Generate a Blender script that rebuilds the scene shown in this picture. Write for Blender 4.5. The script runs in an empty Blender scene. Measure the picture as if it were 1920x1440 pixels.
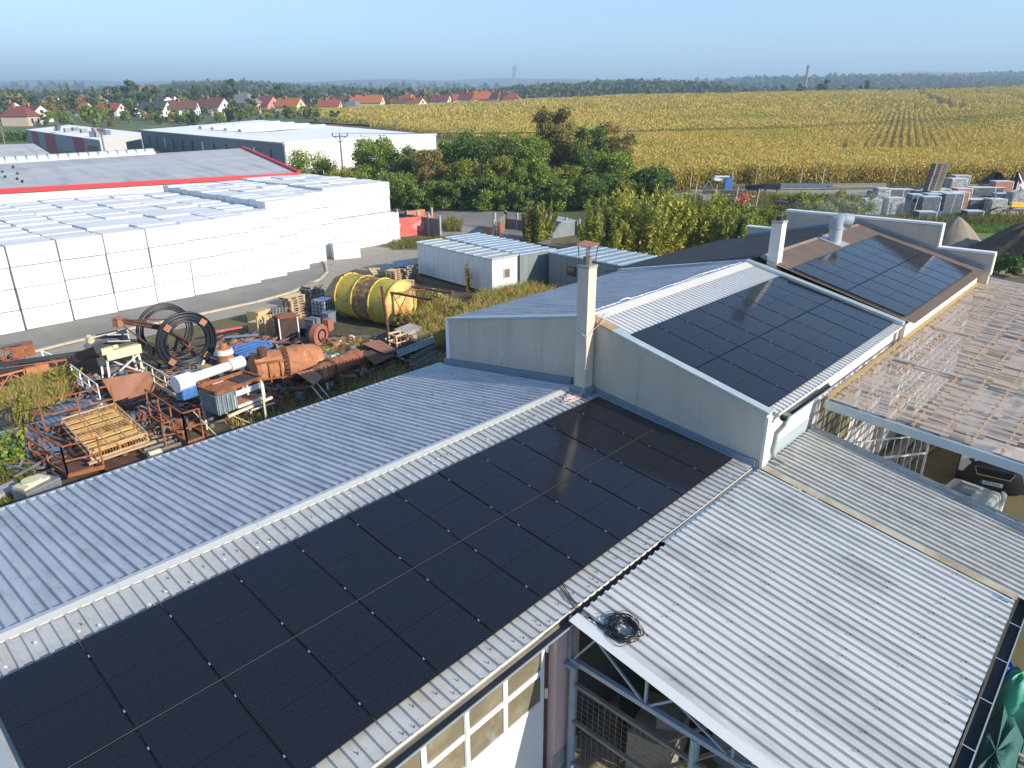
import bpy, math, random
import numpy as np
from mathutils import Vector, Matrix
random.seed(7); rng = np.random.default_rng(11)
SC = bpy.context.scene; COL = SC.collection
R = math.radians
# ------------------------------------------------------------------ camera
CAM = np.array([-1.7154, -8.2199, 11.2287]); F = 1318.96
PITCH = R(21.3437); ROLL = R(-0.1646); AZ = R(42.8268)
_f = np.array([math.cos(AZ)*math.cos(PITCH), math.sin(AZ)*math.cos(PITCH), -math.sin(PITCH)])
_r0 = np.array([math.sin(AZ), -math.cos(AZ), 0.]); _u0 = np.cross(_r0, _f)
_r = _r0*math.cos(ROLL)+_u0*math.sin(ROLL); _u = np.cross(_r, _f)
FH = np.array([math.cos(AZ), math.sin(AZ)]); RH = np.array([math.sin(AZ), -math.cos(AZ)])
cd = bpy.data.cameras.new('camera'); cam = bpy.data.objects.new('camera', cd); COL.objects.link(cam)
cd.sensor_width = 36; cd.lens = F/1920*36; cd.clip_end = 30000; cd.clip_start = 0.1
cam.matrix_world = Matrix(((_r[0], _u[0], -_f[0], CAM[0]), (_r[1], _u[1], -_f[1], CAM[1]), (_r[2], _u[2], -_f[2], CAM[2]), (0, 0, 0, 1)))
SC.camera = cam
def ray(x, y): return _f+_r*(x-960)/F-_u*(y-720)/F
def P(x, y, z=0.):                     # the point of the level z that the photograph shows at (x, y)
    d = ray(x, y); return Vector(CAM+d*((z-CAM[2])/d[2]))
def PX(x, y, X):
    d = ray(x, y); return Vector(CAM+d*((X-CAM[0])/d[0]))
def PY(x, y, Y):
    d = ray(x, y); return Vector(CAM+d*((Y-CAM[1])/d[1]))
def up(b, x, y):                       # height of photo point (x, y) above the plan position b
    d = ray(x, y); t = ((b[0]-CAM[0])*d[0]+(b[1]-CAM[1])*d[1])/(d[0]**2+d[1]**2); return CAM[2]+d[2]*t
CP, SP_ = math.cos(PITCH), math.sin(PITCH)
def DP(px, D, z=None):                 # plan position at depth D that stands under photo column px
    L = D*(px-960)/1416.
    for _ in range(3):
        q = CAM[:2]+FH*D+RH*L; zz = G(q[0], q[1]) if z is None else z; L = (px-960)*(D*CP+(CAM[2]-zz)*SP_)/F
    q = CAM[:2]+FH*D+RH*L; return Vector((q[0], q[1], z or 0.))
def zrow(px, y, D):                    # height seen at photo point (px, y) at depth D
    d = ray(px, y); return float(CAM[2]+d[2]*D/(d[:2] @ FH))
# ------------------------------------------------------------------ terrain
ST = np.array([0, 40, 60, 76, 100, 130, 200, 250, 330, 420, 520, 700, 1100, 1500, 2200, 3500, 5000, 8000, 20000.])
TP = np.array([-1500, 0, 450, 620, 700, 760, 900, 1050, 1200, 1340, 1450, 1600, 1700, 1920, 3600.])
_a = [0,0,0,0,0,0,3,5,8.5,9.5,11,14,24,35,62,121,193,120,0]
TZ = np.array([_a, _a,
 [0,0,0,0,0,0,2.5,5,8.5,10,12,16,40,37,62,121,190,120,0],
 [0,0,0,0,0,.4,3.5,6,9,10.5,12.5,16,30,32,60,120,190,120,0],
 [0,0,0,.1,.5,1.3,4.2,6.6,9.5,11,12.8,15,26,31,60,122,192,120,0],
 [0,0,0,.3,1,2,4.8,7,10,11.6,13.2,15,18,30,60,125,195,120,0],
 [0,0,0,.5,1.2,2.5,5.6,7.9,10.8,13,13.8,14,18,30,60,125,195,120,0],
 [0,0,.3,.8,1.8,3.2,6.6,8.8,12.6,14.8,14.5,18,30,36,60,125,190,120,0],
 [0,0,.8,1.8,2.8,4,7.3,9.8,13.8,16.4,15,19,36,40,60,120,190,120,0],
 [0,.1,1.2,2.4,3.2,4.4,7.2,10,14,16.8,15,18,33,44,60,120,190,120,0],
 [0,.2,1.4,2.8,3.4,4.4,7,9.8,14.2,17.6,15,17,30,50,65,120,180,120,0],
 [0,.3,1.6,3,3.4,4.2,6.7,9.6,14.1,18.3,15,17,30,54,70,140,212,120,0],
 [0,.3,1.6,3,3.4,4.2,6.6,9.5,14,18.6,15,17,30,56,75,150,222,120,0],
 [0,.3,1.6,3,3.4,4.3,7,10.5,15.5,20,16,18,32,58,78,150,215,120,0],
 [0,.3,1.6,3,3.4,4.3,7,10.5,15.5,20,16,18,32,58,78,150,205,120,0]], float)
def gz(x, y):
    x = np.asarray(x, float); y = np.asarray(y, float)
    dx = x-CAM[0]; dy = y-CAM[1]; D = dx*FH[0]+dy*FH[1]; L = dx*RH[0]+dy*RH[1]
    r = np.hypot(dx, dy); D2 = np.maximum(D, r*.42)
    px = 960+1416*L/np.maximum(D2, 1e-3); px = np.where(D < r*.05, np.where(L > 0, 3600, -1500), px)
    px = np.clip(px, -1500, 3600)
    k = np.clip(np.searchsorted(TP, px)-1, 0, len(TP)-2); t = (px-TP[k])/(TP[k+1]-TP[k]); t = t*t*(3-2*t)
    s = np.clip(np.searchsorted(ST, D2)-1, 0, len(ST)-2); w = np.clip((D2-ST[s])/(ST[s+1]-ST[s]), 0, 1)
    w = np.where(s == len(ST)-2, w, w)
    a = TZ[k, s]*(1-t)+TZ[k+1, s]*t; b = TZ[k, s+1]*(1-t)+TZ[k+1, s+1]*t
    z = a*(1-w)+b*w
    und = np.clip((r-700)/1500, 0, 1)*(8*np.sin(x/310+y/470)+6*np.sin(x/170-y/230+1.3))
    return z+und
def G(x, y): return float(gz(x, y))
def PT(px, y, dmin=30, dmax=1500):     # where the view through (px, y) meets the terrain
    d = ray(px, y); k = d[:2] @ FH
    for D in np.geomspace(dmin, dmax, 700):
        q = CAM+d*(D/k); z = G(q[0], q[1])
        if z >= q[2]: return Vector((q[0], q[1], z)), D
    return Vector((q[0], q[1], G(q[0], q[1]))), dmax
# ------------------------------------------------------------------ materials
MATS = {}
def mat(name, base, rough=.7, metal=0., layers=(), bump=0., bscale=30., island=0., objrand=0., coat=0., spec=.5, wave=None, trans=0., alpha=1.):
    """layers: (colour, scale or (sx,sy,sz), lo, hi, strength)"""
    if name in MATS: return MATS[name]
    m = bpy.data.materials.new(name); m.use_nodes = True; N = m.node_tree; n = N.nodes; l = N.links
    bs = n['Principled BSDF']; bs.inputs['Roughness'].default_value = rough; bs.inputs['Metallic'].default_value = metal
    bs.inputs['Coat Weight'].default_value = coat; bs.inputs['Specular IOR Level'].default_value = spec
    if coat: bs.inputs['Coat Roughness'].default_value = .06
    bs.inputs['Alpha'].default_value = alpha
    tc = n.new('ShaderNodeTexCoord')
    def noise(sc, det=5, dist=0.):
        mp = n.new('ShaderNodeMapping'); l.new(tc.outputs['Object'], mp.inputs[0])
        mp.inputs['Scale'].default_value = (sc, sc, sc) if not isinstance(sc, tuple) else sc
        t = n.new('ShaderNodeTexNoise'); t.inputs['Scale'].default_value = 1; t.inputs['Detail'].default_value = det; t.inputs['Roughness'].default_value = .62
        t.inputs['Distortion'].default_value = dist
        l.new(mp.outputs[0], t.inputs['Vector']); return t.outputs['Fac']
    rgb = n.new('ShaderNodeRGB'); rgb.outputs[0].default_value = (*base, 1); cur = rgb.outputs[0]
    for (c, sc, lo, hi, st) in layers:
        f = noise(sc); mr = n.new('ShaderNodeMapRange'); mr.inputs[1].default_value = lo; mr.inputs[2].default_value = hi; mr.inputs[4].default_value = st
        l.new(f, mr.inputs[0]); mx = n.new('ShaderNodeMix'); mx.data_type = 'RGBA'; l.new(mr.outputs[0], mx.inputs[0]); l.new(cur, mx.inputs[6]); mx.inputs[7].default_value = (*c, 1); cur = mx.outputs[2]
    def vary(sock, amt, cur):
        hs = n.new('ShaderNodeHueSaturation'); a = n.new('ShaderNodeMapRange'); a.inputs[3].default_value = 1-amt; a.inputs[4].default_value = 1+amt; l.new(sock, a.inputs[0]); l.new(a.outputs[0], hs.inputs['Value'])
        b = n.new('ShaderNodeMath'); b.operation = 'MULTIPLY'; l.new(sock, b.inputs[0]); b.inputs[1].default_value = 7.31; fr = n.new('ShaderNodeMath'); fr.operation = 'FRACT'; l.new(b.outputs[0], fr.inputs[0])
        h = n.new('ShaderNodeMapRange'); h.inputs[3].default_value = .5-amt*.07; h.inputs[4].default_value = .5+amt*.07; l.new(fr.outputs[0], h.inputs[0]); l.new(h.outputs[0], hs.inputs['Hue'])
        l.new(cur, hs.inputs['Color']); return hs.outputs[0]
    if island:
        g = n.new('ShaderNodeNewGeometry'); cur = vary(g.outputs['Random Per Island'], island, cur)
    if objrand:
        o = n.new('ShaderNodeObjectInfo'); cur = vary(o.outputs['Random'], objrand, cur)
    l.new(cur, bs.inputs['Base Color'])
    if bump:
        bp = n.new('ShaderNodeBump'); bp.inputs['Strength'].default_value = bump; bp.inputs['Distance'].default_value = .02; l.new(noise(bscale), bp.inputs['Height']); l.new(bp.outputs[0], bs.inputs['Normal'])
    if trans:
        tr = n.new('ShaderNodeBsdfTranslucent'); l.new(cur, tr.inputs[0]); ms = n.new('ShaderNodeMixShader'); ms.inputs[0].default_value = trans
        l.new(bs.outputs[0], ms.inputs[1]); l.new(tr.outputs[0], ms.inputs[2]); l.new(ms.outputs[0], n['Material Output'].inputs[0])
    MATS[name] = m; return m
zinc = mat('zinc_sheet', (.48,.485,.47), .48, .15, [((.42,.37,.27),(3,1.2,3),.5,.7,.65), ((.31,.325,.335),(.5,3,3),.45,.75,.7), ((.52,.52,.50),2.2,.5,.75,.6), ((.36,.35,.33),9,.62,.75,.5), ((.25,.2,.15),28,.72,.8,.6)])
zincb = mat('zinc_sheet_lichen', (.50,.52,.545), .5, .1, [((.35,.375,.40),(3,.7,3),.42,.66,.85), ((.47,.50,.52),3,.5,.72,.6), ((.22,.20,.16),5,.58,.7,.6), ((.22,.19,.14),30,.7,.76,.7)])
zincd = mat('zinc_sheet_canopy', (.54,.545,.525), .48, .12, [((.64,.64,.615),(6,.4,2),.45,.68,.75), ((.33,.34,.33),(1.2,.5,1),.48,.7,.7), ((.33,.28,.19),(2.5,.5,2),.63,.8,.5), ((.2,.17,.13),34,.715,.75,.8)], bump=.05, bscale=12)
zincdirty = mat('zinc_sheet_dirty', (.48,.475,.44), .5, .12, [((.30,.27,.21),(3,.6,3),.46,.72,.75), ((.62,.62,.6),4,.5,.7,.6), ((.2,.16,.1),25,.68,.76,.7)])
flash = mat('zinc_flashing', (.43,.47,.49), .38, .35, [((.40,.44,.48),2,.4,.7,.7), ((.6,.55,.42),3.3,.6,.75,.5)])
flashb = mat('blue_grey_flashing', (.18,.24,.30), .5, .2, [((.25,.3,.34),3,.4,.7,.6)])
coping = mat('coping_sheet', (.40,.49,.53), .42, .2, [((.62,.6,.5),1.3,.5,.7,.7), ((.40,.48,.52),5,.5,.7,.5)])
copingo = mat('coping_rusted', (.42,.27,.13), .6, .1, [((.55,.45,.3),2.5,.45,.7,.7)])
render_w = mat('grey_render', (.52,.465,.385), .92, 0, [((.60,.55,.47),1.1,.4,.7,.6), ((.41,.36,.28),(2.5,2.5,.5),.52,.72,.6), ((.30,.24,.17),(5,5,.9),.60,.74,.6), ((.36,.32,.27),55,.5,.7,.5)], bump=.5, bscale=45)
render_l = mat('cream_render', (.56,.51,.42), .9, 0, [((.46,.41,.32),1.5,.45,.7,.6), ((.45,.38,.28),(4,4,.7),.6,.75,.5)], bump=.3, bscale=40)
white_w = mat('white_wall_paint', (.66,.65,.62), .8, 0, [((.56,.54,.5),1.2,.5,.75,.5)])
pink = mat('pink_plaster', (.62,.45,.42), .9, 0, [((.58,.45,.42),2,.45,.7,.7), ((.45,.42,.40),3,.62,.7,.8)], bump=.4, bscale=30)
concrete = mat('concrete', (.36,.34,.31), .9, 0, [((.27,.25,.22),2,.45,.7,.7), ((.45,.43,.4),6,.55,.75,.5)], bump=.3, bscale=25)
concrete_d = mat('concrete_dark', (.2,.19,.17), .9, 0, [((.12,.11,.1),2,.4,.7,.8), ((.28,.26,.24),5,.55,.75,.6)], bump=.3, bscale=25)
rust = mat('rust', (.30,.105,.04), .88, 0, [((.13,.05,.03),2.2,.45,.65,.85), ((.46,.19,.07),5,.52,.7,.8), ((.08,.04,.03),14,.6,.72,.7)], bump=.4, bscale=40)
rustd = mat('rust_dark', (.10,.045,.03), .9, 0, [((.22,.085,.045),3,.48,.68,.8), ((.05,.03,.025),7,.5,.7,.7)], bump=.4, bscale=40)
rusto = mat('rust_orange', (.44,.18,.08), .85, 0, [((.60,.36,.2),1.6,.5,.68,.85), ((.26,.08,.03),3.2,.5,.66,.85), ((.62,.55,.45),5.5,.62,.74,.7), ((.12,.05,.03),12,.62,.74,.7)], bump=.3, bscale=35)
rustp = mat('rust_plate', (.33,.15,.09), .8, 0, [((.42,.22,.15),1.2,.45,.7,.7), ((.24,.1,.06),3.5,.52,.7,.7)], bump=.2, bscale=30)
redox = mat('red_oxide', (.34,.125,.08), .75, 0, [((.22,.085,.06),3,.5,.7,.7), ((.6,.27,.16),6,.56,.72,.6)], bump=.2)
yrust = mat('yellow_rust_mesh', (.58,.33,.08), .8, 0, [((.36,.13,.04),4,.48,.65,.85)])
yplank = mat('yellow_planks', (.72,.52,.2), .8, 0, [((.42,.2,.07),(1.5,9,4),.5,.68,.8), ((.8,.68,.4),5,.55,.7,.5)])
ypaint = mat('yellow_tank_paint', (.56,.42,.05), .62, 0, [((.33,.31,.06),1.3,.42,.62,.8), ((.24,.1,.04),(2.2,2.2,3),.6,.68,.9), ((.12,.06,.04),5,.65,.7,.9)], bump=.1, bscale=20)
ypaintr = mat('yellow_tank_rusty_band', (.24,.12,.06), .8, 0, [((.5,.38,.07),2.6,.52,.6,.9), ((.1,.05,.04),4,.5,.66,.8)], bump=.2, bscale=20)
yhead = mat('yellow_tank_end', (.66,.46,.13), .7, 0, [((.52,.22,.06),1.6,.47,.62,.9), ((.74,.62,.3),4,.5,.7,.6)])
wpaint = mat('white_worn_paint', (.66,.68,.68), .6, 0, [((.45,.42,.36),4,.58,.72,.7), ((.25,.13,.07),9,.68,.75,.7)])
cream = mat('cream_worn_paint', (.62,.56,.38), .7, 0, [((.4,.33,.2),5,.52,.7,.7)])
blup = mat('blue_paint', (.04,.14,.40), .55, 0, [((.12,.25,.5),3,.5,.7,.7), ((.2,.1,.06),6,.66,.74,.7)])
blug = mat('blue_grey_paint', (.13,.17,.19), .6, 0, [((.2,.3,.34),3,.48,.7,.7), ((.2,.1,.06),7,.66,.74,.8)])
blues = mat('blue_sheet', (.10,.19,.42), .5, .1, [((.2,.3,.5),3,.5,.7,.6)])
steel = mat('dull_steel', (.22,.235,.25), .5, .4, [((.14,.12,.1),4,.5,.7,.7)])
steelb = mat('blue_grey_steel', (.21,.26,.33), .5, .3, [((.13,.12,.12),5,.58,.72,.6)])
dark = mat('dark_metal', (.03,.032,.036), .55, .2)
black = mat('black_plastic', (.012,.013,.018), .35)
tread = mat('black_hose', (.015,.018,.026), .38, 0, [((.05,.055,.07),3,.6,.75,.5)])
wood = mat('pallet_wood', (.48,.36,.22), .85, 0, [((.33,.24,.15),(3,12,12),.45,.7,.7), ((.58,.46,.3),4,.55,.7,.5)], island=.22)
woodg = mat('grey_wood', (.27,.24,.2), .88, 0, [((.18,.155,.13),(3,10,10),.45,.7,.7)], island=.25)
kraft = mat('chipboard', (.60,.43,.2), .85, 0, [((.5,.34,.16),3,.5,.7,.6), ((.35,.3,.22),6,.62,.74,.6)])
eps = mat('white_foam', (.66,.67,.67), .85, 0, [((.60,.61,.62),1.4,.5,.75,.6), ((.54,.53,.5),(4,4,.8),.6,.75,.4)], objrand=.06)
white = mat('white_plastic', (.78,.79,.79), .45)
glass = mat('dirty_glass', (.17,.15,.10), .18, 0, [((.3,.27,.19),(1.4,1.4,2.5),.45,.7,.7), ((.42,.42,.38),(3,3,1),.58,.75,.6)], spec=.6)
glassd = mat('dark_glass', (.03,.04,.05), .08, 0, spec=.6)
asphalt = mat('asphalt', (.20,.19,.17), .93, 0, [((.26,.245,.215),.35,.42,.66,.8), ((.15,.142,.13),(1.2,.25,1),.52,.72,.6), ((.24,.22,.18),3,.6,.75,.4)], bump=.3, bscale=60)
pave = mat('worn_concrete_ground', (.32,.285,.23), .93, 0, [((.33,.305,.26),.4,.42,.66,.7), ((.17,.15,.12),1.7,.52,.72,.6), ((.13,.15,.06),2.6,.64,.74,.5)], bump=.3, bscale=40)
dirt = mat('yard_dirt', (.10,.075,.045), .95, 0, [((.055,.045,.025),.8,.42,.62,.85), ((.21,.15,.08),2.2,.52,.7,.7), ((.06,.085,.02),1.3,.52,.68,.8), ((.2,.09,.05),3.5,.6,.72,.6)], bump=.8, bscale=9)
sandy = mat('sandy_yard', (.33,.25,.155), .95, 0, [((.24,.17,.1),.7,.42,.66,.7), ((.42,.34,.23),1.8,.52,.72,.6), ((.15,.11,.07),4,.62,.74,.5)], bump=.5, bscale=12)
kerbm = mat('kerb_stone', (.47,.41,.29), .9, 0, [((.36,.31,.22),4,.45,.7,.6)])
redp = mat('red_gate_paint', (.55,.10,.08), .7, 0, [((.62,.22,.18),2.2,.5,.7,.8), ((.66,.42,.36),6,.6,.74,.5)])
redt = mat('red_trim', (.55,.03,.035), .5)
roofg = mat('grey_membrane_roof', (.40,.405,.41), .75, 0, [((.48,.485,.49),(.06,.5,.5),.42,.66,.9), ((.30,.305,.31),(.9,.12,1),.5,.66,.8)])
greyw = mat('shade_toned_wall', (.15,.18,.21), .6, .1)  # dark blue-grey colour stands for shade on one side of the white hall
# ------------------------------------------------------------------ builders
def wm(o):
    M = Matrix.LocRotScale(o.location, o.rotation_euler, o.scale)
    return (wm(o.parent) @ M) if o.parent else M
def tag(o, label=None, cat=None, group=None, kind=None):
    if label: o['label'] = label
    if cat: o['category'] = cat
    if group: o['group'] = group
    if kind: o['kind'] = kind
    return o
def thing(name, label, cat, loc=(0, 0, 0), group=None, rot=(0, 0, 0)):
    o = bpy.data.objects.new(name, None); COL.objects.link(o); o.empty_display_size = .3
    o.location = loc; o.rotation_euler = rot
    return tag(o, label, cat, group)
def dup(o, loc=None, rotz=None, label=None, group=None, parent=None, scale=None):
    c = o.copy(); COL.objects.link(c)
    if parent: c.parent = parent
    if loc is not None: c.location = loc
    if rotz is not None: c.rotation_euler = (0, 0, rotz)
    if scale is not None: c.scale = scale if isinstance(scale, (tuple, list)) else (scale,)*3
    if label: c['label'] = label
    if group: c['group'] = group
    for ch in [k for k in ALLC.get(o.name, [])]:
        d = dup(ch, parent=c)
        ALLC.setdefault(c.name, []).append(d)
    return c
ALLC = {}
class MB:
    def __init__(s): s.v = []; s.f = []
    def add(s, vs, fs):
        b = len(s.v); s.v += [tuple(v) for v in vs]; s.f += [tuple(b+i for i in f) for f in fs]; return s
    def box(s, x0, x1, y0, y1, z0, z1):
        return s.add([(x0,y0,z0),(x1,y0,z0),(x1,y1,z0),(x0,y1,z0),(x0,y0,z1),(x1,y0,z1),(x1,y1,z1),(x0,y1,z1)], [(0,3,2,1),(4,5,6,7),(0,1,5,4),(1,2,6,5),(2,3,7,6),(3,0,4,7)])
    def obox(s, c, size, rz=0., rx=0., ry=0.):
        M = Matrix.Translation(c) @ Matrix.Rotation(rz,4,'Z') @ Matrix.Rotation(ry,4,'Y') @ Matrix.Rotation(rx,4,'X')
        t = MB().box(-size[0]/2,size[0]/2,-size[1]/2,size[1]/2,-size[2]/2,size[2]/2)
        return s.add([M @ Vector(v) for v in t.v], t.f)
    def beam(s, p, q, w, h=None, upv=(0,0,1)):
        p = Vector(p); q = Vector(q); h = h or w; d = (q-p).normalized(); u = Vector(upv)
        if abs(d.dot(u)) > .98: u = Vector((1, 0, 0))
        r = d.cross(u).normalized(); u = r.cross(d)
        vs = [a+r*(i*w/2)+u*(j*h/2) for a in (p, q) for i, j in ((-1,-1),(1,-1),(1,1),(-1,1))]
        return s.add(vs, [(0,1,2,3),(7,6,5,4),(0,4,5,1),(1,5,6,2),(2,6,7,3),(3,7,4,0)])
    def angle(s, p, q, w, t=.008):
        p = Vector(p); q = Vector(q); d = (q-p).normalized(); u = Vector((0,0,1)) if abs(d.z) < .95 else Vector((1,0,0)); r = d.cross(u).normalized(); u = r.cross(d)
        s.beam(p+u*w/2, q+u*w/2, t, w, u); return s.beam(p+r*w/2, q+r*w/2, w, t, u)
    def cyl(s, p, q, r0, r1=None, n=16, caps=True, a0=0., a1=2*math.pi):
        p = Vector(p); q = Vector(q); r1 = r0 if r1 is None else r1; d = (q-p).normalized(); u = Vector((0,0,1)) if abs(d.z) < .95 else Vector((1,0,0)); x = d.cross(u).normalized(); y = x.cross(d)
        full = abs(a1-a0-2*math.pi) < 1e-6; m = n if full else n+1
        vs = []
        for c, rr in ((p, r0), (q, r1)):
            for i in range(m):
                a = a0+(a1-a0)*i/n; vs.append(c+(x*math.cos(a)+y*math.sin(a))*rr)
        k = m if full else m-1
        fs = [(i, m+i, m+(i+1) % m, (i+1) % m) for i in range(k)]
        if caps and full: fs += [tuple(range(m)), tuple(range(2*m-1, m-1, -1))]
        return s.add(vs, fs)
    def tube(s, pts, r, n=6, closed=False):
        pts = [Vector(p) for p in pts]; m = len(pts); vs = []; pu = None
        for i, p in enumerate(pts):
            a = pts[(i-1) % m] if (closed or i) else p; b = pts[(i+1) % m] if (closed or i < m-1) else p
            d = (b-a).normalized(); u = pu if pu is not None else (Vector((0,0,1)) if abs(d.z) < .9 else Vector((1,0,0)))
            x = d.cross(u); x = x.normalized() if x.length > 1e-4 else Vector((1,0,0)); y = x.cross(d).normalized(); pu = y
            rr = r[i] if isinstance(r, (list, tuple)) else r
            vs += [p+(x*math.cos(2*math.pi*k/n)+y*math.sin(2*math.pi*k/n))*rr for k in range(n)]
        fs = [(i*n+k, i*n+(k+1) % n, ((i+1) % m)*n+(k+1) % n, ((i+1) % m)*n+k) for i in range(m if closed else m-1) for k in range(n)]
        if not closed: fs += [tuple(range(n-1,-1,-1)), tuple((m-1)*n+k for k in range(n))]
        return s.add(vs, fs)
    def poly(s, pts, ext=None):
        m = len(pts); pts = [Vector(p) for p in pts]
        if ext is None: return s.add(pts, [tuple(range(m))])
        e = Vector(ext)
        return s.add(pts+[p+e for p in pts], [tuple(range(m-1,-1,-1)), tuple(range(m, 2*m))]+[(i, (i+1) % m, m+(i+1) % m, m+i) for i in range(m)])
    def lathe(s, prof, c=(0,0,0), axis=(0,0,1), n=24):
        a = Vector(axis).normalized(); u = Vector((0,0,1)) if abs(a.z) < .95 else Vector((1,0,0)); x = a.cross(u).normalized(); y = x.cross(a); c = Vector(c); m = len(prof)
        vs = [c+a*h+(x*math.cos(2*math.pi*k/n)+y*math.sin(2*math.pi*k/n))*r for r, h in prof for k in range(n)]
        fs = [(i*n+k, (i+1)*n+k, (i+1)*n+(k+1) % n, i*n+(k+1) % n) for i in range(m-1) for k in range(n)]
        return s.add(vs, fs)
    def corr(s, x0, x1, ya, za, yb, zb, pitch=.19, h=.035, th=.006, prof='trap', nseg=1, jit=0.):
        """sheet whose ribs run from (ya,za) to (yb,zb), repeated along x"""
        xs = []; x = x0
        if prof == 'trap': cyc = [(0, 0), (.56, 0), (.65, 1), (.91, 1), (1, 0)]
        else: cyc = [(i/8, .5-.5*math.cos(2*math.pi*i/8)) for i in range(9)]
        while x < x1-1e-6:
            for a, b in cyc[:-1]:
                if x+a*pitch < x1: xs.append((x+a*pitch, b*h))
            x += pitch
        xs.append((x1, 0)); m = len(xs); vs = []
        for k in range(nseg+1):
            t = k/nseg; y = ya+(yb-ya)*t; z = za+(zb-za)*t
            vs += [(x, y, z+b) for x, b in xs]
        fs = [(k*m+i, k*m+i+1, (k+1)*m+i+1, (k+1)*m+i) for k in range(nseg) for i in range(m-1)]
        return s.add(vs, fs)
    def xf(s, M):
        s.v = [tuple(M @ Vector(v)) for v in s.v]; return s
    def rot(s, c, rz):
        return s.xf(Matrix.Translation(c) @ Matrix.Rotation(rz, 4, 'Z') @ Matrix.Translation(-Vector(c)))
    def build(s, name, m, parent=None, smooth=0, loc=None, bevel=0., solid=0., fix=True):
        me = bpy.data.meshes.new(name); V = s.v
        if parent is not None:
            Mi = wm(parent).inverted(); V = [Mi @ Vector(v) for v in V]
        elif loc is not None:
            L = Vector(loc); V = [Vector(v)-L for v in V]
        me.from_pydata([tuple(v) for v in V], [], s.f); me.update()
        if fix:
            import bmesh
            bm = bmesh.new(); bm.from_mesh(me); bmesh.ops.recalc_face_normals(bm, faces=bm.faces); bm.to_mesh(me); bm.free()
        me.materials.append(m)
        if smooth:
            me.polygons.foreach_set('use_smooth', [True]*len(me.polygons)); me.set_sharp_from_angle(angle=R(smooth))
        o = bpy.data.objects.new(name, me); COL.objects.link(o)
        if parent is not None: o.parent = parent; ALLC.setdefault(parent.name, []).append(o)
        elif loc is not None: o.location = loc
        if bevel:
            b = o.modifiers.new('bevel', 'BEVEL'); b.width = bevel; b.segments = 2; b.limit_method = 'ANGLE'
        if solid:
            b = o.modifiers.new('solid', 'SOLIDIFY'); b.thickness = solid; b.offset = 0
        return o
def scatter_parts(name, mb, m, parent, pts, lim=100, smooth=0):
    """one small part repeated on its thing: the first lim as parts, the rest as one"""
    o = None; rest = MB()
    for i, p in enumerate(pts):
        if i >= lim: rest.add([Vector(v)+Vector(p) for v in mb.v], mb.f); continue
        if o is None: o = mb.build(name, m, None, smooth); c = o
        else: c = o.copy(); COL.objects.link(c)
        c.parent = parent; c.location = Vector(p)-parent.location
    if rest.v: tag(rest.build(name, m, parent, smooth), kind='stuff')
def npmesh(name, V, k, m, parent=None, loc=None):
    """V: (n*k,3) array of n separate k-gons"""
    V = np.asarray(V, np.float32); n = len(V)//k
    if loc is not None: V = V-np.asarray(loc, np.float32)
    if parent is not None:
        Mi = np.array(wm(parent).inverted()); V = (V @ Mi[:3,:3].T+Mi[:3,3]).astype(np.float32)
    me = bpy.data.meshes.new(name); me.vertices.add(n*k); me.vertices.foreach_set('co', V.ravel())
    me.loops.add(n*k); me.loops.foreach_set('vertex_index', np.arange(n*k, dtype=np.int32))
    me.polygons.add(n); me.polygons.foreach_set('loop_start', np.arange(0, n*k, k, dtype=np.int32))
    me.update(calc_edges=True); me.validate(); me.materials.append(m)
    o = bpy.data.objects.new(name, me); COL.objects.link(o)
    if parent is not None: o.parent = parent; ALLC.setdefault(parent.name, []).append(o)
    elif loc is not None: o.location = loc
    return o
def leafquads(C, size, aspect=1.6, upb=0.):
    """random leaf quads (rhombus) at centres C"""
    n = len(C); a = rng.normal(size=(n,3)); a[:,2] += upb*3; a /= np.linalg.norm(a, axis=1)[:,None]
    b = np.cross(a, rng.normal(size=(n,3))); b /= np.linalg.norm(b, axis=1)[:,None]+1e-9
    s = (size*rng.uniform(.6, 1.35, n))[:,None]
    a = a*s*aspect/2; b = b*s/2
    return np.stack([C-a, C+b*.9-a*.1, C+a, C-b*.9-a*.1], 1).reshape(-1, 3)
def crown_pts(n, h, w, base=.15, lobes=14, shape='round', tight=.8):
    """leaf positions for a crown of height h, width w standing on z=0"""
    L = []
    for i in range(lobes):
        a = rng.uniform(0, 2*math.pi); t = rng.uniform(0, 1)
        if shape == 'round': z = h*(base+(.92-base)*t**.8); rr = w/2*math.sqrt(max(0, 1-((z/h-.52)/.55)**2))*rng.uniform(.35, .82); lr = w*rng.uniform(.13, .25)
        elif shape == 'tall': z = h*(base+(.9-base)*t); rr = w/2*(1-.6*t)*rng.uniform(.2, .75); lr = w*rng.uniform(.14, .24)
        elif shape == 'cone': z = h*(base+(.95-base)*t); rr = w/2*(1-t)*rng.uniform(.3, .8); lr = w*(.05+.2*(1-t))*rng.uniform(.7, 1.1)
        else: z = h*(base+.75*t); rr = w/2*rng.uniform(.2, .85); lr = min(h,w)*rng.uniform(.13, .25)
        L.append((rr*math.cos(a), rr*math.sin(a), z, lr))
    L = np.array(L); k = rng.choice(len(L), n, p=L[:,3]**2/np.sum(L[:,3]**2))
    d = rng.normal(size=(n,3)); d /= np.linalg.norm(d, axis=1)[:,None]
    rad = (tight+(1-tight)*rng.normal(0, .5, n))*rng.uniform(.55, 1.08, n)
    C = L[k,:3]+d*(L[k,3]*rad)[:,None]*np.array([1,1,.85]); C[:,2] = np.maximum(C[:,2], .06*h)
    return C
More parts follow.
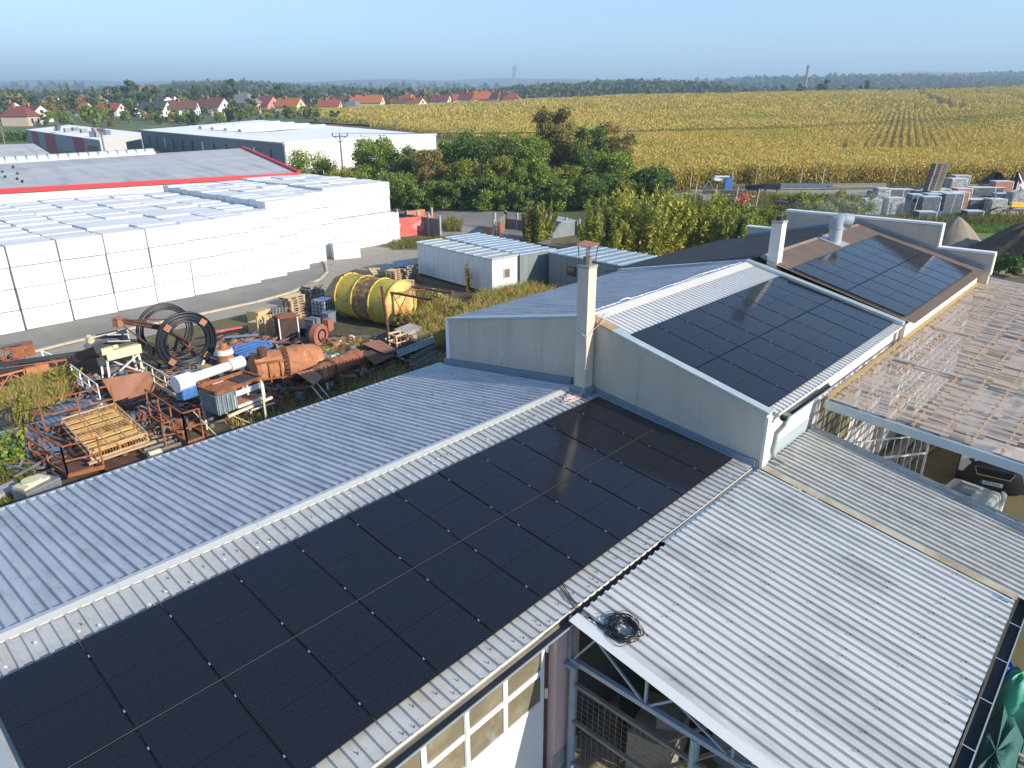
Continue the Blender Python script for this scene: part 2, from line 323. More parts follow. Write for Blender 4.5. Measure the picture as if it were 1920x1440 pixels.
def sweep_pts(n, h, w, stems=30):
    """feathery upright sprays"""
    C = []
    per = n//stems
    for i in range(stems):
        a = rng.uniform(0, 2*math.pi); r0 = w*.26*math.sqrt(rng.uniform()); r1 = r0+w*.33*rng.uniform(.3, 1); hh = h*rng.uniform(.7, 1.05)*(1-.3*(r1/(w*.55))**2)
        t = rng.uniform(.05, 1, per); jit = rng.normal(0, .055*w, (per, 3))*(1.15-t[:,None]); jit[:,2] *= .6
        rr = r0+(r1-r0)*t**1.2
        C.append(np.stack([rr*math.cos(a), rr*math.sin(a), hh*t], 1)+jit)
    return np.concatenate(C)
LEAF = dict(
 green=mat('leaves_green', (.20,.28,.045), .6, 0, [((.29,.33,.055),.5,.45,.7,.7)], island=.45, trans=.3, spec=.25),
 dark=mat('leaves_dark', (.12,.19,.04), .6, 0, [((.19,.25,.05),.6,.45,.7,.7)], island=.4, trans=.25, spec=.25),
 yell=mat('leaves_yellow_green', (.30,.31,.05), .6, 0, [((.19,.24,.04),.6,.45,.7,.8)], island=.4, trans=.35, spec=.25),
 olive=mat('leaves_olive_brown', (.27,.215,.065), .65, 0, [((.17,.18,.045),.6,.45,.7,.8)], island=.4, trans=.25, spec=.2),
 gold=mat('leaves_golden', (.32,.19,.025), .65, 0, [((.2,.15,.03),.8,.45,.7,.7)], island=.35, trans=.3, spec=.2),
 redb=mat('leaves_reddish', (.24,.15,.055), .65, 0, [((.16,.16,.045),.8,.45,.65,.9)], island=.4, trans=.25, spec=.2),
 grass=mat('grass_blades', (.17,.19,.045), .7, 0, [((.32,.24,.08),.6,.42,.66,.9), ((.07,.10,.02),1.4,.5,.7,.7)], island=.35, trans=.25, spec=.2),
 dry=mat('dry_grass_blades', (.46,.38,.12), .75, 0, [((.28,.29,.07),.7,.45,.65,.9)], island=.35, trans=.25, spec=.2),
 far=mat('far_leaves', (.08,.12,.04), .7, 0, [((.15,.135,.045),.02,.48,.6,.8), ((.04,.07,.022),.05,.5,.65,.8)], island=.35, trans=.2, spec=.1))
bark = mat('bark', (.12,.09,.06), .9, 0, [((.2,.16,.12),6,.5,.7,.6)], bump=.5)
def trunk(mb, h, r, c=(0,0,0), limbs=5, w=2.):
    x, y, z = c
    mb.tube([(x,y,z-.2),(x+.05*h*.1,y,z+h*.35),(x-.02*h,y+.02*h,z+h*.75)], [r, r*.75, r*.3], 8)
    for i in range(limbs):
        a = rng.uniform(0, 6.28); t = rng.uniform(.25, .6); q = Vector((x,y,z+h*t)); rr = w*rng.uniform(.25, .42)
        mb.tube([q, q+Vector((rr*.5*math.cos(a), rr*.5*math.sin(a), h*.14)), q+Vector((rr*math.cos(a), rr*math.sin(a), h*.34))], [r*.45, r*.3, r*.1], 5)
    return mb
def tree(name, label, cat, loc, h, w, leaf, n=2600, size=.24, shape='round', group=None, lobes=16, base=.12, aspect=1.6, upb=0., tight=.8, sweep=0, tr=None):
    t = thing(name, label, cat, loc, group)
    trunk(MB(), h, tr or max(.05, h*.022), loc, 6, w).build('trunk', bark, t, 60)
    C = sweep_pts(n, h, w, sweep) if sweep else crown_pts(n, h, w, base, lobes, shape, tight)
    npmesh('crown', leafquads(C, size, aspect, upb)+np.array(loc), 4, LEAF[leaf] if isinstance(leaf, str) else leaf, t)
    return t
def blades(n, area, h, wd, lean=.4):
    """grass blades; area: function giving n plan points -> (n,2)"""
    xy = area(n); z = gz(xy[:,0], xy[:,1]); b = np.column_stack([xy, z])
    a = rng.uniform(0, 2*math.pi, n); hh = h*rng.uniform(.4, 1.2, n)
    dx = np.stack([np.cos(a), np.sin(a), np.zeros(n)], 1)*(wd*rng.uniform(.6, 1.4, n))[:,None]
    l = rng.normal(0, lean, (n,2))*hh[:,None]; top = b+np.column_stack([l, hh])
    mid = b+np.column_stack([l*.35, hh*.55])
    return np.stack([b-dx, b+dx, mid+dx*.8, top, mid-dx*.8], 1).reshape(-1, 3)
def inpoly(poly):
    poly = np.array([(p[0], p[1]) for p in poly]); lo = poly.min(0); hi = poly.max(0)
    def test(q):
        c = np.zeros(len(q), bool); j = len(poly)-1
        for i in range(len(poly)):
            a = poly[i]; b = poly[j]; k = ((a[1] > q[:,1]) != (b[1] > q[:,1])) & (q[:,0] < (b[0]-a[0])*(q[:,1]-a[1])/(b[1]-a[1]+1e-12)+a[0]); c ^= k; j = i
        return c
    def area(n):
        out = []; k = 0
        while k < n:
            q = rng.uniform(lo, hi, (n, 2)); q = q[test(q)]; out.append(q); k += len(q)
        return np.concatenate(out)[:n]
    area.test = test
    return area
def sheet(name, pts, z, m, kind='structure', label=None, cat=None, cut=0):
    """flat ground sheet lying z above the terrain (flat part)"""
    mb = MB(); mb.poly([(p[0], p[1], z) for p in pts]); o = mb.build(name, m); return tag(o, label, cat, None, kind)
# ------------------------------------------------------------------ light, sky, air
SUNAZ = R(-77.5); SUNEL = R(24)
sv = Vector((math.cos(SUNAZ)*math.cos(SUNEL), math.sin(SUNAZ)*math.cos(SUNEL), math.sin(SUNEL)))
sd = bpy.data.lights.new('sun', 'SUN'); sd.energy = 5.0; sd.angle = R(.5); sd.color = (1, .90, .76)
so = bpy.data.objects.new('sun', sd); COL.objects.link(so); so.rotation_euler = sv.to_track_quat('Z', 'Y').to_euler()
W = bpy.data.worlds.new('World'); SC.world = W; W.use_nodes = True; wn = W.node_tree.nodes; wl = W.node_tree.links
sky = wn.new('ShaderNodeTexSky'); sky.sky_type = 'NISHITA'; sky.sun_disc = False; sky.sun_elevation = SUNEL
sky.sun_rotation = math.atan2(sv.x, sv.y); sky.altitude = 400; sky.air_density = 1.0; sky.dust_density = .3; sky.ozone_density = 3.4
wl.new(sky.outputs[0], wn['Background'].inputs[0]); wn['Background'].inputs[1].default_value = .15
SC.view_settings.view_transform = 'Standard'; SC.view_settings.look = 'None'; SC.view_settings.exposure = .72; SC.view_settings.gamma = 1
SC.cycles.volume_step_rate = 1; SC.cycles.max_bounces = 8; SC.cycles.transparent_max_bounces = 16; SC.cycles.volume_bounces = 0
SC.cycles.use_denoising = True
HAZE = 1
if HAZE:
    hm = bpy.data.materials.new('haze_air'); hm.use_nodes = True; hn = hm.node_tree.nodes; hn.remove(hn['Principled BSDF'])
    pv = hn.new('ShaderNodeVolumePrincipled'); pv.inputs['Color'].default_value = (.55, .77, 1, 1); pv.inputs['Density'].default_value = .00042; pv.inputs['Anisotropy'].default_value = .1
    hm.node_tree.links.new(pv.outputs[0], hn['Material Output'].inputs['Volume'])
    hb = MB().box(-8900, 8900, -8900, 8900, -40, 290).build('haze', hm); tag(hb, kind='stuff', label='pale blue air over the fields and hills', cat='haze')
# ------------------------------------------------------------------ terrain
def make_terrain():
    rr = np.concatenate([[0.], np.geomspace(3, 60, 26), np.geomspace(64, 460, 70), np.geomspace(475, 8600, 70)])
    na = 360; aa = np.linspace(0, 2*math.pi, na, endpoint=False)
    X = CAM[0]+rr[:,None]*np.cos(aa); Y = CAM[1]+rr[:,None]*np.sin(aa); Z = gz(X, Y)
    X[0] = CAM[0]; Y[0] = CAM[1]
    V = np.stack([X, Y, Z], -1).reshape(-1, 3); nr = len(rr)
    i, j = np.meshgrid(np.arange(nr-1), np.arange(na), indexing='ij'); j2 = (j+1) % na
    Fq = np.stack([i*na+j, (i+1)*na+j, (i+1)*na+j2, i*na+j2], -1).reshape(-1, 4)
    me = bpy.data.meshes.new('ground'); me.from_pydata(V.tolist(), [], Fq.tolist()); me.update(); me.polygons.foreach_set('use_smooth', [True]*len(me.polygons))
    o = bpy.data.objects.new('ground', me); COL.objects.link(o)
    g = mat('terrain', (.15,.125,.06), .95, 0, [((.09,.10,.03),.02,.42,.62,.9), ((.20,.16,.08),.05,.5,.66,.8), ((.07,.06,.03),.5,.5,.7,.5)], bump=.5, bscale=3)
    me.materials.append(g); tag(o, kind='structure')
make_terrain()
# fields seen as surfaces of their own (draped on the terrain)
def drape(name, poly_px, m, off, nu=40, nv=40, kind='structure', label=None, cat=None):
    """poly_px: 4 corners (px, D) draped with a grid"""
    a, b, c, d = poly_px; V = []; Fq = []
    for i in range(nv+1):
        for j in range(nu+1):
            s = i/nv; t = j/nu
            p0 = (a[0]+(b[0]-a[0])*t, a[1]+(b[1]-a[1])*t); p1 = (d[0]+(c[0]-d[0])*t, d[1]+(c[1]-d[1])*t)
            q = DP(p0[0]+(p1[0]-p0[0])*s, p0[1]+(p1[1]-p0[1])*s); V.append((q.x, q.y, G(q.x, q.y)+off))
    for i in range(nv):
        for j in range(nu): k = i*(nu+1)+j; Fq.append((k, k+1, k+nu+2, k+nu+1))
    mb = MB(); mb.v = V; mb.f = Fq
    return tag(mb.build(name, m, smooth=60), label, cat, None, kind)
cornsoil = mat('ripe_crop_floor', (.24,.165,.05), .95, 0, [((.30,.22,.07),.04,.42,.62,.8), ((.13,.12,.03),.06,.52,.66,.8), ((.09,.06,.02),1.1,.5,.66,.6)], bump=.8, bscale=2)
stub = mat('pale_stubble', (.34,.22,.095), .95, 0, [((.28,.17,.06),.05,.42,.62,.8), ((.18,.18,.06),.03,.5,.64,.8)], bump=.5, bscale=2)
gfield = mat('green_field', (.07,.16,.025), .9, 0, [((.05,.12,.02),.1,.45,.65,.7)], bump=.5, bscale=3)
drape('crop_field_floor', [(520,150),(3000,84),(3000,440),(470,330)], cornsoil, .06, 60, 60)
drape('green_strip', [(700,238),(1000,262),(1060,300),(560,278)], mat('green_strip', (.17,.18,.05), .9, 0, [((.26,.2,.07),.08,.45,.62,.9)]), .5, 20, 10)
drape('village_gardens', [(-260,225),(640,262),(600,330),(-260,335)], mat('village_grass', (.10,.14,.035), .95, 0, [((.2,.17,.07),.03,.5,.62,.8), ((.06,.09,.02),.12,.5,.65,.8)]), .12, 40, 12)
drape('green_meadow', [(-260,150),(72,150),(60,205),(-260,205)], gfield, .1, 20, 20)
drape('hill_meadow', [(440,800),(640,800),(640,1090),(450,1090)], mat('hill_meadow', (.16,.2,.07), .9, 0, [((.26,.22,.1),.02,.45,.6,.9)]), .4, 20, 20)
# ------------------------------------------------------------------ maize
cornmat = mat('ripe_maize_leaves', (.56,.43,.105), .7, 0, [((.34,.34,.06),.045,.47,.64,.7), ((.60,.48,.16),.16,.52,.7,.6)], island=.3, trans=.25, spec=.2)
ROWAZ = AZ-math.atan((1694-960)/1416.)
rd = np.array([math.cos(ROWAZ), math.sin(ROWAZ)]); rn = np.array([-rd[1], rd[0]])
def maize_proto(L, n, size, wid, zlo=.35, H=2.35):
    C = np.stack([rng.uniform(-L/2, L/2, n), rng.normal(0, wid, n), zlo+(H-zlo)*rng.uniform(0, 1, n)**.75], 1)
    return leafquads(C, size, 3.2, .5)
def place_proto(protos, xy, yaw, zoff=0., sc=1.):
    out = []; k = rng.integers(0, len(protos), len(xy)); z = gz(xy[:,0], xy[:,1])+zoff
    for i, pr in enumerate(protos):
        m = k == i; q = xy[m]; c = np.cos(yaw[m]); s = np.sin(yaw[m]); s_ = rng.uniform(.86, 1.1, len(q))*sc
        X = pr[None,:,0]*c[:,None]-pr[None,:,1]*s[:,None]+q[:,0,None]; Y = pr[None,:,0]*s[:,None]+pr[None,:,1]*c[:,None]+q[:,1,None]; Z = pr[None,:,2]*s_[:,None]+z[m][:,None]
        out.append(np.stack([X, Y, Z], -1).reshape(-1, 3))
    return np.concatenate(out)
def px_D(xy):
    d = xy-CAM[:2]; D = d @ FH; return 960+1416*(d @ RH)/D, D
track = [PT(1722,178,60)[0], PT(1760,195,60)[0], PT(1795,212,60)[0], PT(1850,208,60)[0], PT(1960,199,60)[0]]
track2 = [PT(1800,176,60)[0], PT(1860,184,60)[0], PT(1940,196,60)[0]]
def near_line(xy, pl, w):
    m = np.zeros(len(xy), bool)
    for a, b in zip(pl[:-1], pl[1:]):
        a = np.array(a[:2]); b = np.array(b[:2]); d = b-a; t = np.clip(((xy-a) @ d)/(d @ d), 0, 1); m |= np.linalg.norm(xy-a-t[:,None]*d, axis=1) < w
    return m
def corn():
    V = []
    def rows(D0, D1, L, spacing, n, size, wid, pxlo, pxhi, rowgap=True):
        protos = [maize_proto(L, n, size, wid) for _ in range(7)]
        s = np.arange(-700, 700, spacing); t = np.arange(0, 900, L)
        S, T = np.meshgrid(s, t); xy = CAM[:2]+np.stack([S.ravel(), T.ravel()], 1) @ np.array([rn, rd])
        px, D = px_D(xy); m = (D > D0) & (D < D1) & (px > pxlo(D)) & (px < pxhi)
        xy = xy[m]; xy = xy[~near_line(xy, track, 2.6)]; xy = xy[~near_line(xy, track2, 2.2)]
        px, D = px_D(xy); g = (np.abs(px-1592-(D-105)*.15) < 6) & (D < 134); xy = xy[~g]
        yaw = np.full(len(xy), ROWAZ)+rng.normal(0, .01, len(xy))
        V.append(place_proto(protos, xy, yaw))
    edge = lambda D: np.interp(D, [82,100,130,160,200,260,330,420], [1215,1175,1130,905,780,640,560,480])
    # headland, sown across
    pr = [maize_proto(2.2, 190, .10, .55, .12) for _ in range(10)]
    q = np.stack([rng.uniform(20, 150, 60000), rng.uniform(-70, 70, 60000)], 1); q = CAM[:2]+q[:,:1]*FH+q[:,1:]*RH
    px, D = px_D(q); front = 83+(px-1215)*(-.002); m = (D > front) & (D < 106) & (px > edge(D)) & (px < 2150); q = q[m][:4200]
    px, D = px_D(q); q = q[~((np.abs(px-1592) < 8) & (D > 99))]
    V.append(place_proto(pr, q, rng.uniform(0, 6.28, len(q))))
    rows(106, 150, 2.5, 1.25, 130, .115, .13, edge, 2150)
    rows(150, 230, 4, 1.25, 96, .19, .15, edge, 2150)
    rows(230, 425, 9, 2.5, 120, .34, .42, edge, 2150)
    o = npmesh('maize_field', np.concatenate(V), 4, cornmat); tag(o, 'ripe yellow maize standing in rows up to the crest', 'maize', None, 'stuff')
corn()
# ------------------------------------------------------------------ far woods
def forest(name, label, regions, mtl, k=26):
    V = []
    for (p0, p1, D0, D1, n, h0, h1) in regions:
        px = rng.uniform(p0, p1, n); D = rng.uniform(D0, D1, n); q = CAM[:2]+FH*D[:,None]+RH*(D*(px-960)/1416.)[:,None]; z = gz(q[:,0], q[:,1])
        h = rng.uniform(h0, h1, n); w = h*rng.uniform(.45, .8, n)
        d = rng.normal(size=(n, k, 3)); d /= np.linalg.norm(d, axis=2)[:,:,None]; d *= rng.uniform(.6, 1.05, (n, k, 1))
        C = np.stack([q[:,0,None]+d[:,:,0]*w[:,None]/2, q[:,1,None]+d[:,:,1]*w[:,None]/2, z[:,None]+h[:,None]*(.52+.5*d[:,:,2])], -1).reshape(-1, 3)
        s = np.repeat(h*.26, k); lq = leafquads(np.zeros((len(C), 3)), 1., 1.4).reshape(-1, 4, 3)*s[:,None,None]+C[:,None,:]
        V.append(lq.reshape(-1, 3))
    tag(npmesh(name, np.concatenate(V), 4, mtl), label, 'woodland', None, 'stuff')
forest('far_woodland', 'dark green woods covering the far hillsides', [(-100,300,560,1100,330,9,15),(290,640,1000,1200,420,9,15),(280,660,620,950,260,8,13),(640,1000,640,1000,420,9,14),(880,1345,800,1130,1150,10,17),(900,1400,560,800,160,8,13),(1340,2000,1150,1600,900,11,17),(1340,2000,700,1100,420,8,13),(-100,1000,1200,2000,700,12,20),(1300,2000,1600,2400,700,12,20)], LEAF['far'])
cstrip = mat('dirty_white_strip', (.58,.55,.48), .7, 0, [((.45,.38,.27),2.5,.5,.7,.7)])
# ------------------------------------------------------------------ the three joined workshops
ORD = ['first','second','third','fourth','fifth','sixth','seventh','eighth','ninth','tenth','eleventh','twelfth','thirteenth']
TA = math.tan(R(7.135))
zA = lambda y: 3.69+y*TA if y <= 2.87 else 3.69+2.87*TA-(y-2.87)*TA
A = thing('workshop_building', 'long low front workshop with grey ribbed roof, glazed sliding doors and ridge sheet', 'building', (5, 0, 0))
w = MB()
w.box(-1.3, 1.1, -2.2, -1.95, 0, 3.2).box(5.62, 6.3, -2.2, -1.95, 0, 3.2); w.box(1.1, 5.62, -2.2, -1.95, 3.08, 3.24)
w.box(-1.3, 12.8, 7.9, 8.15, 0, 3.15); w.poly([(-1.3,-2.2,0),(-1.3,8.15,0),(-1.3,8.15,3.0),(-1.3,2.87,3.85),(-1.3,-2.2,3.2)], (.25,0,0))
w.build('wall', white_w, A); MB().box(6.3, 12.8, -2.2, -1.95, 0, 3.2).build('bay_wall', mat('shaded_bay_wall', (.07,.065,.06), .9, 0, [((.12,.1,.09),1.5,.5,.7,.6)]), A)  # bay wall coloured dark to stand for shade inside the open bay
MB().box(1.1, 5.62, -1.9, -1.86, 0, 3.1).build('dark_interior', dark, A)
pl = MB().box(5.62, 6.25, -2.42, -2.203, 0, 3.24); pl.build('pillar', pink, A, bevel=.01)
MB().box(5.60, 6.27, -2.44, -2.40, 0, .42).build('plinth', concrete, A)
r1 = MB().corr(-1.25, 12.86, 2.85, zA(2.85), -2.40, zA(-2.40), .1925, .042).build('roof', zinc, A, solid=.004); r1['label'] = 'sunny front slope of ribbed sheet'
r2 = MB().corr(-1.55, 12.86, 8.55, zA(8.55), 2.89, zA(2.89), .1925, .045, nseg=6).build('roof', zincb, A, solid=.004); r2['label'] = 'back slope of bluish lichened sheet'
# ridge sheet, in lengths with small overlaps
rc = MB()
for i in range(6):
    a = -1.6+i*2.42; b = min(a+2.45, 12.45); dz = .002*(i % 2)
    rc.poly([(a,2.73,zA(2.73)+.049+dz),(b,2.73,zA(2.73)+.049+dz),(b,2.87,zA(2.87)+.062+dz),(a,2.87,zA(2.87)+.062+dz)]); rc.poly([(a,2.87,zA(2.87)+.062+dz),(b,2.87,zA(2.87)+.062+dz),(b,3.00,zA(3.00)+.052+dz),(a,3.00,zA(3.00)+.052+dz)])
    rc.beam((b,2.73,zA(2.73)+.053),(b,2.87,zA(2.87)+.067),.012,.01).beam((b,2.87,zA(2.87)+.067),(b,3.00,zA(3.00)+.056),.012,.01)
rc.beam((-1.6,2.73,zA(2.73)+.036),(12.45,2.73,zA(2.73)+.036),.004,.022)
rc.build('ridge_cap', mat('ridge_sheet', (.60,.59,.54), .5, .15, [((.7,.68,.62),1.2,.5,.7,.6), ((.45,.47,.48),3,.55,.72,.5)]), A)
vg = MB().poly([(-1.95,-2.4,zA(-2.4)+.05),(-1.24,-2.4,zA(-2.4)+.05),(-1.24,2.85,zA(2.85)+.05),(-1.95,2.85,zA(2.85)+.05)], (0,0,.012)); vg.box(-1.95,-1.93,-2.4,2.85,3.2,3.42); vg.build('verge_flashing', flash, A)
# screws on both bare margins of the front slope
sc = []
for i in range(72):
    x = -1.15+i*.1925+.145
    for y in (-2.16, -2.28, 2.42):
        if rng.random() < .42: q = (x+rng.normal(0,.015)-.09*(rng.random()<.5), y+rng.normal(0,.04)); sc.append((q[0],q[1],zA(q[1])+.004))
scatter_parts('roof_screw', MB().cyl((0,0,0),(0,0,.041),.008,n=6), rustd, A, [sc[i] for i in rng.permutation(len(sc))])
fl = []      # small lead clips left along the ridge-side margin
for i in range(28):
    x = -1.0+i*.47+rng.normal(0,.1); y = 2.27+rng.normal(0,.09); fl.append((x,y,zA(y)+.045))
scatter_parts('roof_clip', MB().obox((0,0,0),(.03,.05,.012),.3), white, A, fl)
ev = MB()      # back eave trim with the closing profile
ev.box(-1.6, 12.86, 8.53, 8.60, zA(8.5)-.05, zA(8.5)+.02); ev.build('eave_trim', flash, A)
# gutters
gt = MB().cyl((-1.6,-2.50,3.33),(12.9,-2.50,3.30),.095,n=10,caps=False,a0=math.pi,a1=2*math.pi); gt.build('gutter', mat('gutter_dark', (.10,.095,.085), .6, .3, [((.25,.2,.13),2,.5,.7,.7)]), A, 40, solid=.004)
gr = MB().beam((-1.6,-2.603,3.335),(12.9,-2.603,3.305),.02,.022); gr.build('gutter_rim', flash, A)
gs = MB().beam((-1.6,-2.405,3.372),(12.9,-2.405,3.372),.012,.05); gs.build('gutter_strip', cstrip, A)
gc = MB().cyl((8.75,-2.50,3.33),(12.9,-2.50,3.31),.085,n=10,caps=False,a0=0,a1=math.pi); gc.build('gutter_cover', mat('bright_pipe', (.55,.58,.62), .25, .7), A, 40)
# sliding door, four leaves
wp = mat('white_door_paint', (.74,.75,.74), .55, 0, [((.62,.62,.6),2,.5,.75,.4)])
d = MB(); D0 = -2.235
d.box(1.1, 5.5, D0, D0+.05, 0.0, 1.66)
xs = [1.1, 2.02, 2.86, 3.70, 4.56, 5.5]
for i, x in enumerate(xs): d.box(x-(.05 if i else 0), x+.05, D0-.012, D0+.052, .0, 3.08)
for z in (1.66, 2.33, 3.0): d.box(1.1, 5.5, D0-.008, D0+.05, z-.045, z+.06)
d.box(3.66, 3.74, D0-.03, D0, 0, 3.05); d.box(5.42, 5.5, D0-.03, D0, 0, 3.05)
door = d.build('sliding_door', wp, A, bevel=.004)
for i in range(5):
    for z in (1.7, 2.37):
        g = MB().box(xs[i]+.05, xs[i+1]-.05, D0+.012, D0+.022, z+.01, z+.585).build('pane', glass, door)
MB().box(5.5, 5.6, -2.26, -2.204, 0, 3.1).build('door_post', rustd, A); MB().box(5.515, 5.56, -2.30, -2.262, 1.75, 1.95).box(5.515, 5.56, -2.30, -2.262, 2.75, 2.95).build('hinge', white, door)
# chimney of the front workshop
ch = MB().box(12.50, 12.85, 2.30, 2.65, 3.5, 7.46).build('chimney', render_l, A, bevel=.008); ch['label'] = 'tall square rendered chimney with a tin hat'
MB().box(12.485, 12.865, 2.285, 2.665, 7.463, 7.53).build('chimney_slab', concrete, ch); MB().cyl((12.67,2.48,7.5),(12.67,2.48,7.74),.11,n=12).build('flue_pot', concrete_d, ch, 40)
cp = MB(); cp.obox((12.67,2.48,8.05),(.44,.44,.018),0.15,R(5),R(-6))
cp.build('chimney_hat', rustp, ch)
cl = MB()
for i, j in ((-1,-1),(1,-1),(1,1),(-1,1)): cl.tube([(12.67+i*.14,2.48+j*.14,7.52),(12.67+i*.18,2.48+j*.18,8.04)], .012, 5)
cl.tube([(12.67,2.48,7.7),(12.68,2.48,8.04)], .012, 5); cl.build('hat_rod', rustd, ch)
MB().box(12.43, 12.9, 2.22, 2.73, 3.9, 4.22).build('chimney_flashing', flashb, A)
# --------------------------------------------- panels
pmats = dict(frame=mat('panel_frame', (.012,.012,.014), .4, .3),)
def panelglass():
    m = bpy.data.materials.new('panel_glass'); m.use_nodes = True; n = m.node_tree.nodes; l = m.node_tree.links; b = n['Principled BSDF']
    tc = n.new('ShaderNodeTexCoord'); sp = n.new('ShaderNodeSeparateXYZ'); l.new(tc.outputs['Object'], sp.inputs[0])
    def saw(sock, freq, wdt):
        a = n.new('ShaderNodeMath'); a.operation = 'MULTIPLY'; l.new(sock, a.inputs[0]); a.inputs[1].default_value = freq
        f = n.new('ShaderNodeMath'); f.operation = 'FRACT'; l.new(a.outputs[0], f.inputs[0]); c = n.new('ShaderNodeMath'); c.operation = 'LESS_THAN'; l.new(f.outputs[0], c.inputs[0]); c.inputs[1].default_value = wdt; return c.outputs[0]
    bus = saw(sp.outputs[1], 1/.0327, .3); cell = saw(sp.outputs[1], 1/.0895, .03); cx = saw(sp.outputs[0], 1/.1855, .012)
    mx = n.new('ShaderNodeMix'); mx.data_type = 'RGBA'; l.new(bus, mx.inputs[0]); mx.inputs[6].default_value = (.006,.0065,.011,1); mx.inputs[7].default_value = (.023,.0245,.034,1)
    ad = n.new('ShaderNodeMath'); ad.operation = 'MAXIMUM'; l.new(cell, ad.inputs[0]); l.new(cx, ad.inputs[1])
    m2 = n.new('ShaderNodeMix'); m2.data_type = 'RGBA'; l.new(ad.outputs[0], m2.inputs[0]); l.new(mx.outputs[2], m2.inputs[6]); m2.inputs[7].default_value = (.005,.005,.006,1)
    ns = n.new('ShaderNodeTexNoise'); ns.inputs['Scale'].default_value = 1.7; oi = n.new('ShaderNodeObjectInfo'); va = n.new('ShaderNodeVectorMath'); l.new(tc.outputs['Object'], va.inputs[0]); l.new(oi.outputs['Location'], va.inputs[1]); l.new(va.outputs[0], ns.inputs['Vector'])
    mr = n.new('ShaderNodeMapRange'); mr.inputs[3].default_value = .09; mr.inputs[4].default_value = .16; l.new(ns.outputs[0], mr.inputs[0]); l.new(mr.outputs[0], b.inputs['Roughness'])
    l.new(m2.outputs[2], b.inputs['Base Color']); b.inputs['Specular IOR Level'].default_value = .5; b.inputs['IOR'].default_value = 1.5
    return m
pglass = panelglass()
PWD, PLN, PV = 1.134, 1.963, 1.983
def make_panel():
    t = thing('solar_panel', 'x', 'solar panel')
    f = MB(); e = .012
    f.box(0,PWD,0,e,-.032,0).box(0,PWD,PLN-e,PLN,-.032,0).box(0,e,e,PLN-e,-.032,0).box(PWD-e,PWD,e,PLN-e,-.032,0); f.box(e,PWD-e,PLN/2-.006,PLN/2+.006,-.004,-.0015)
    f.build('frame', pmats['frame'], t)
    MB().box(e,PWD-e,e,PLN-e,-.008,-.003).build('glass', pglass, t)
    for y in (.36, PLN-.36):
        MB().box(PWD+.001,PWD+.019,y-.02,y+.02,-.012,.003).cyl((PWD+.010,y,.004),(PWD+.010,y,.012),.0075,n=6).build('clamp', mat('alu_clamp', (.42,.43,.45), .45, .5), t)
    return t
proto_panel = make_panel(); first_panel = [True]
def array(x0, y0, z0, sl, cols, rows, names, where, group, offs=None):
    for j in range(rows):
        for i in range(cols):
            b = j*PV; x = x0+i*1.154; y = y0+b*math.cos(sl); z = z0+b*math.sin(sl)
            lab = 'black solar panel, %s from the %s end, %s row, %s' % (ORD[cols-1-i], names[0], names[1][j], where)
            if first_panel[0]: o = proto_panel; o.location = (x, y, z); o['label'] = lab; o['group'] = group; first_panel[0] = False
            else: o = dup(proto_panel, (x, y, z), None, lab, group)
            o.rotation_euler = (sl+rng.normal(0,.0016), rng.normal(0,.0016), 0)
SA = R(7.135)
array(-1.154, -PV*math.cos(SA), 3.80-PV*math.sin(SA), SA, 12, 2, ('chimney', ['gutter-side','ridge-side']), 'on the nearest roof', 'solar panels on the nearest roof')
SB = R(13.53); array(13.125, -2.49, 4.883, SB, 8, 2, ('far', ['lower','upper']), 'on the middle roof', 'solar panels on the middle roof')
SCR = R(14.9); array(22.83, -2.68, 5.027, SCR, 8, 2, ('far', ['lower','upper']), 'on the brown far roof', 'solar panels on the brown far roof')
for (x0, x1, nm) in ((-1.1, 12.6, 'nearest'),):      # mounting rails under the panels
    for y in (-1.6, -.36, .36, 1.6):
        tag(MB().beam((x0,y,zA(y)+.057),(x1,y,zA(y)+.057),.03,.035,(0,-.12,1)).build('mounting_rail', pmats['frame']), 'black mounting rail under the %s row of panels on the nearest roof, %s' % (('gutter-side','ridge-side')[y > 0], ('outer','inner')[abs(y) < 1]), 'rail', 'mounting rails of the nearest panels')
tag(MB().beam((-1.15,-.010,3.805),(12.68,-.010,3.805),.008,.010,(0,-.12,1)).build('seam_rail', mat('dull_alu',(.09,.09,.09),.5,.4)), 'thin light rail in the seam between the two rows of panels on the nearest roof', 'rail')
# --------------------------------------------- middle workshop
TB = math.tan(SB); TBb = math.tan(R(11.6))
zB = lambda y: 4.78+(y+2.49)*TB if y <= 2.67 else 4.78+5.16*TB-(y-2.67)*TBb
B = thing('workshop_building', 'middle workshop behind the chimney, rendered gable wall and white ribbed roof under blue panels', 'building', (17.5, 0, 0))
def gable(x, t, m, parent, up_=0.):
    g = MB(); g.poly([(x,-2.55,0),(x,-2.55,zB(-2.55)+up_),(x,2.67,zB(2.67)+up_),(x,8.1,zB(8.1)+up_),(x,8.1,0)], (t,0,0)); return g.build('gable_wall', m, parent)
gable(12.90, .30, render_w, B, .02)
MB().box(13.2, 22.5, -2.52, -2.3, 0, 4.72).build('wall', white_w, B); MB().box(13.2, 22.5, 7.75, 7.95, 0, 4.7).build('wall', white_w, B)
zB2 = zB(-2.5)
MB().poly([(12.86,-2.6,zB(-2.6)+.03),(13.22,-2.6,zB(-2.6)+.03),(13.22,1.75,zB(1.75)+.03),(12.86,1.75,zB(1.75)+.03)], (0,0,.05)).build('coping', coping, B)
MB().poly([(12.86,1.75,zB(1.75)+.03),(13.22,1.75,zB(1.75)+.03),(13.22,2.67,zB(2.67)+.03),(12.86,2.67,zB(2.67)+.03)], (0,0,.05)).build('coping', copingo, B)
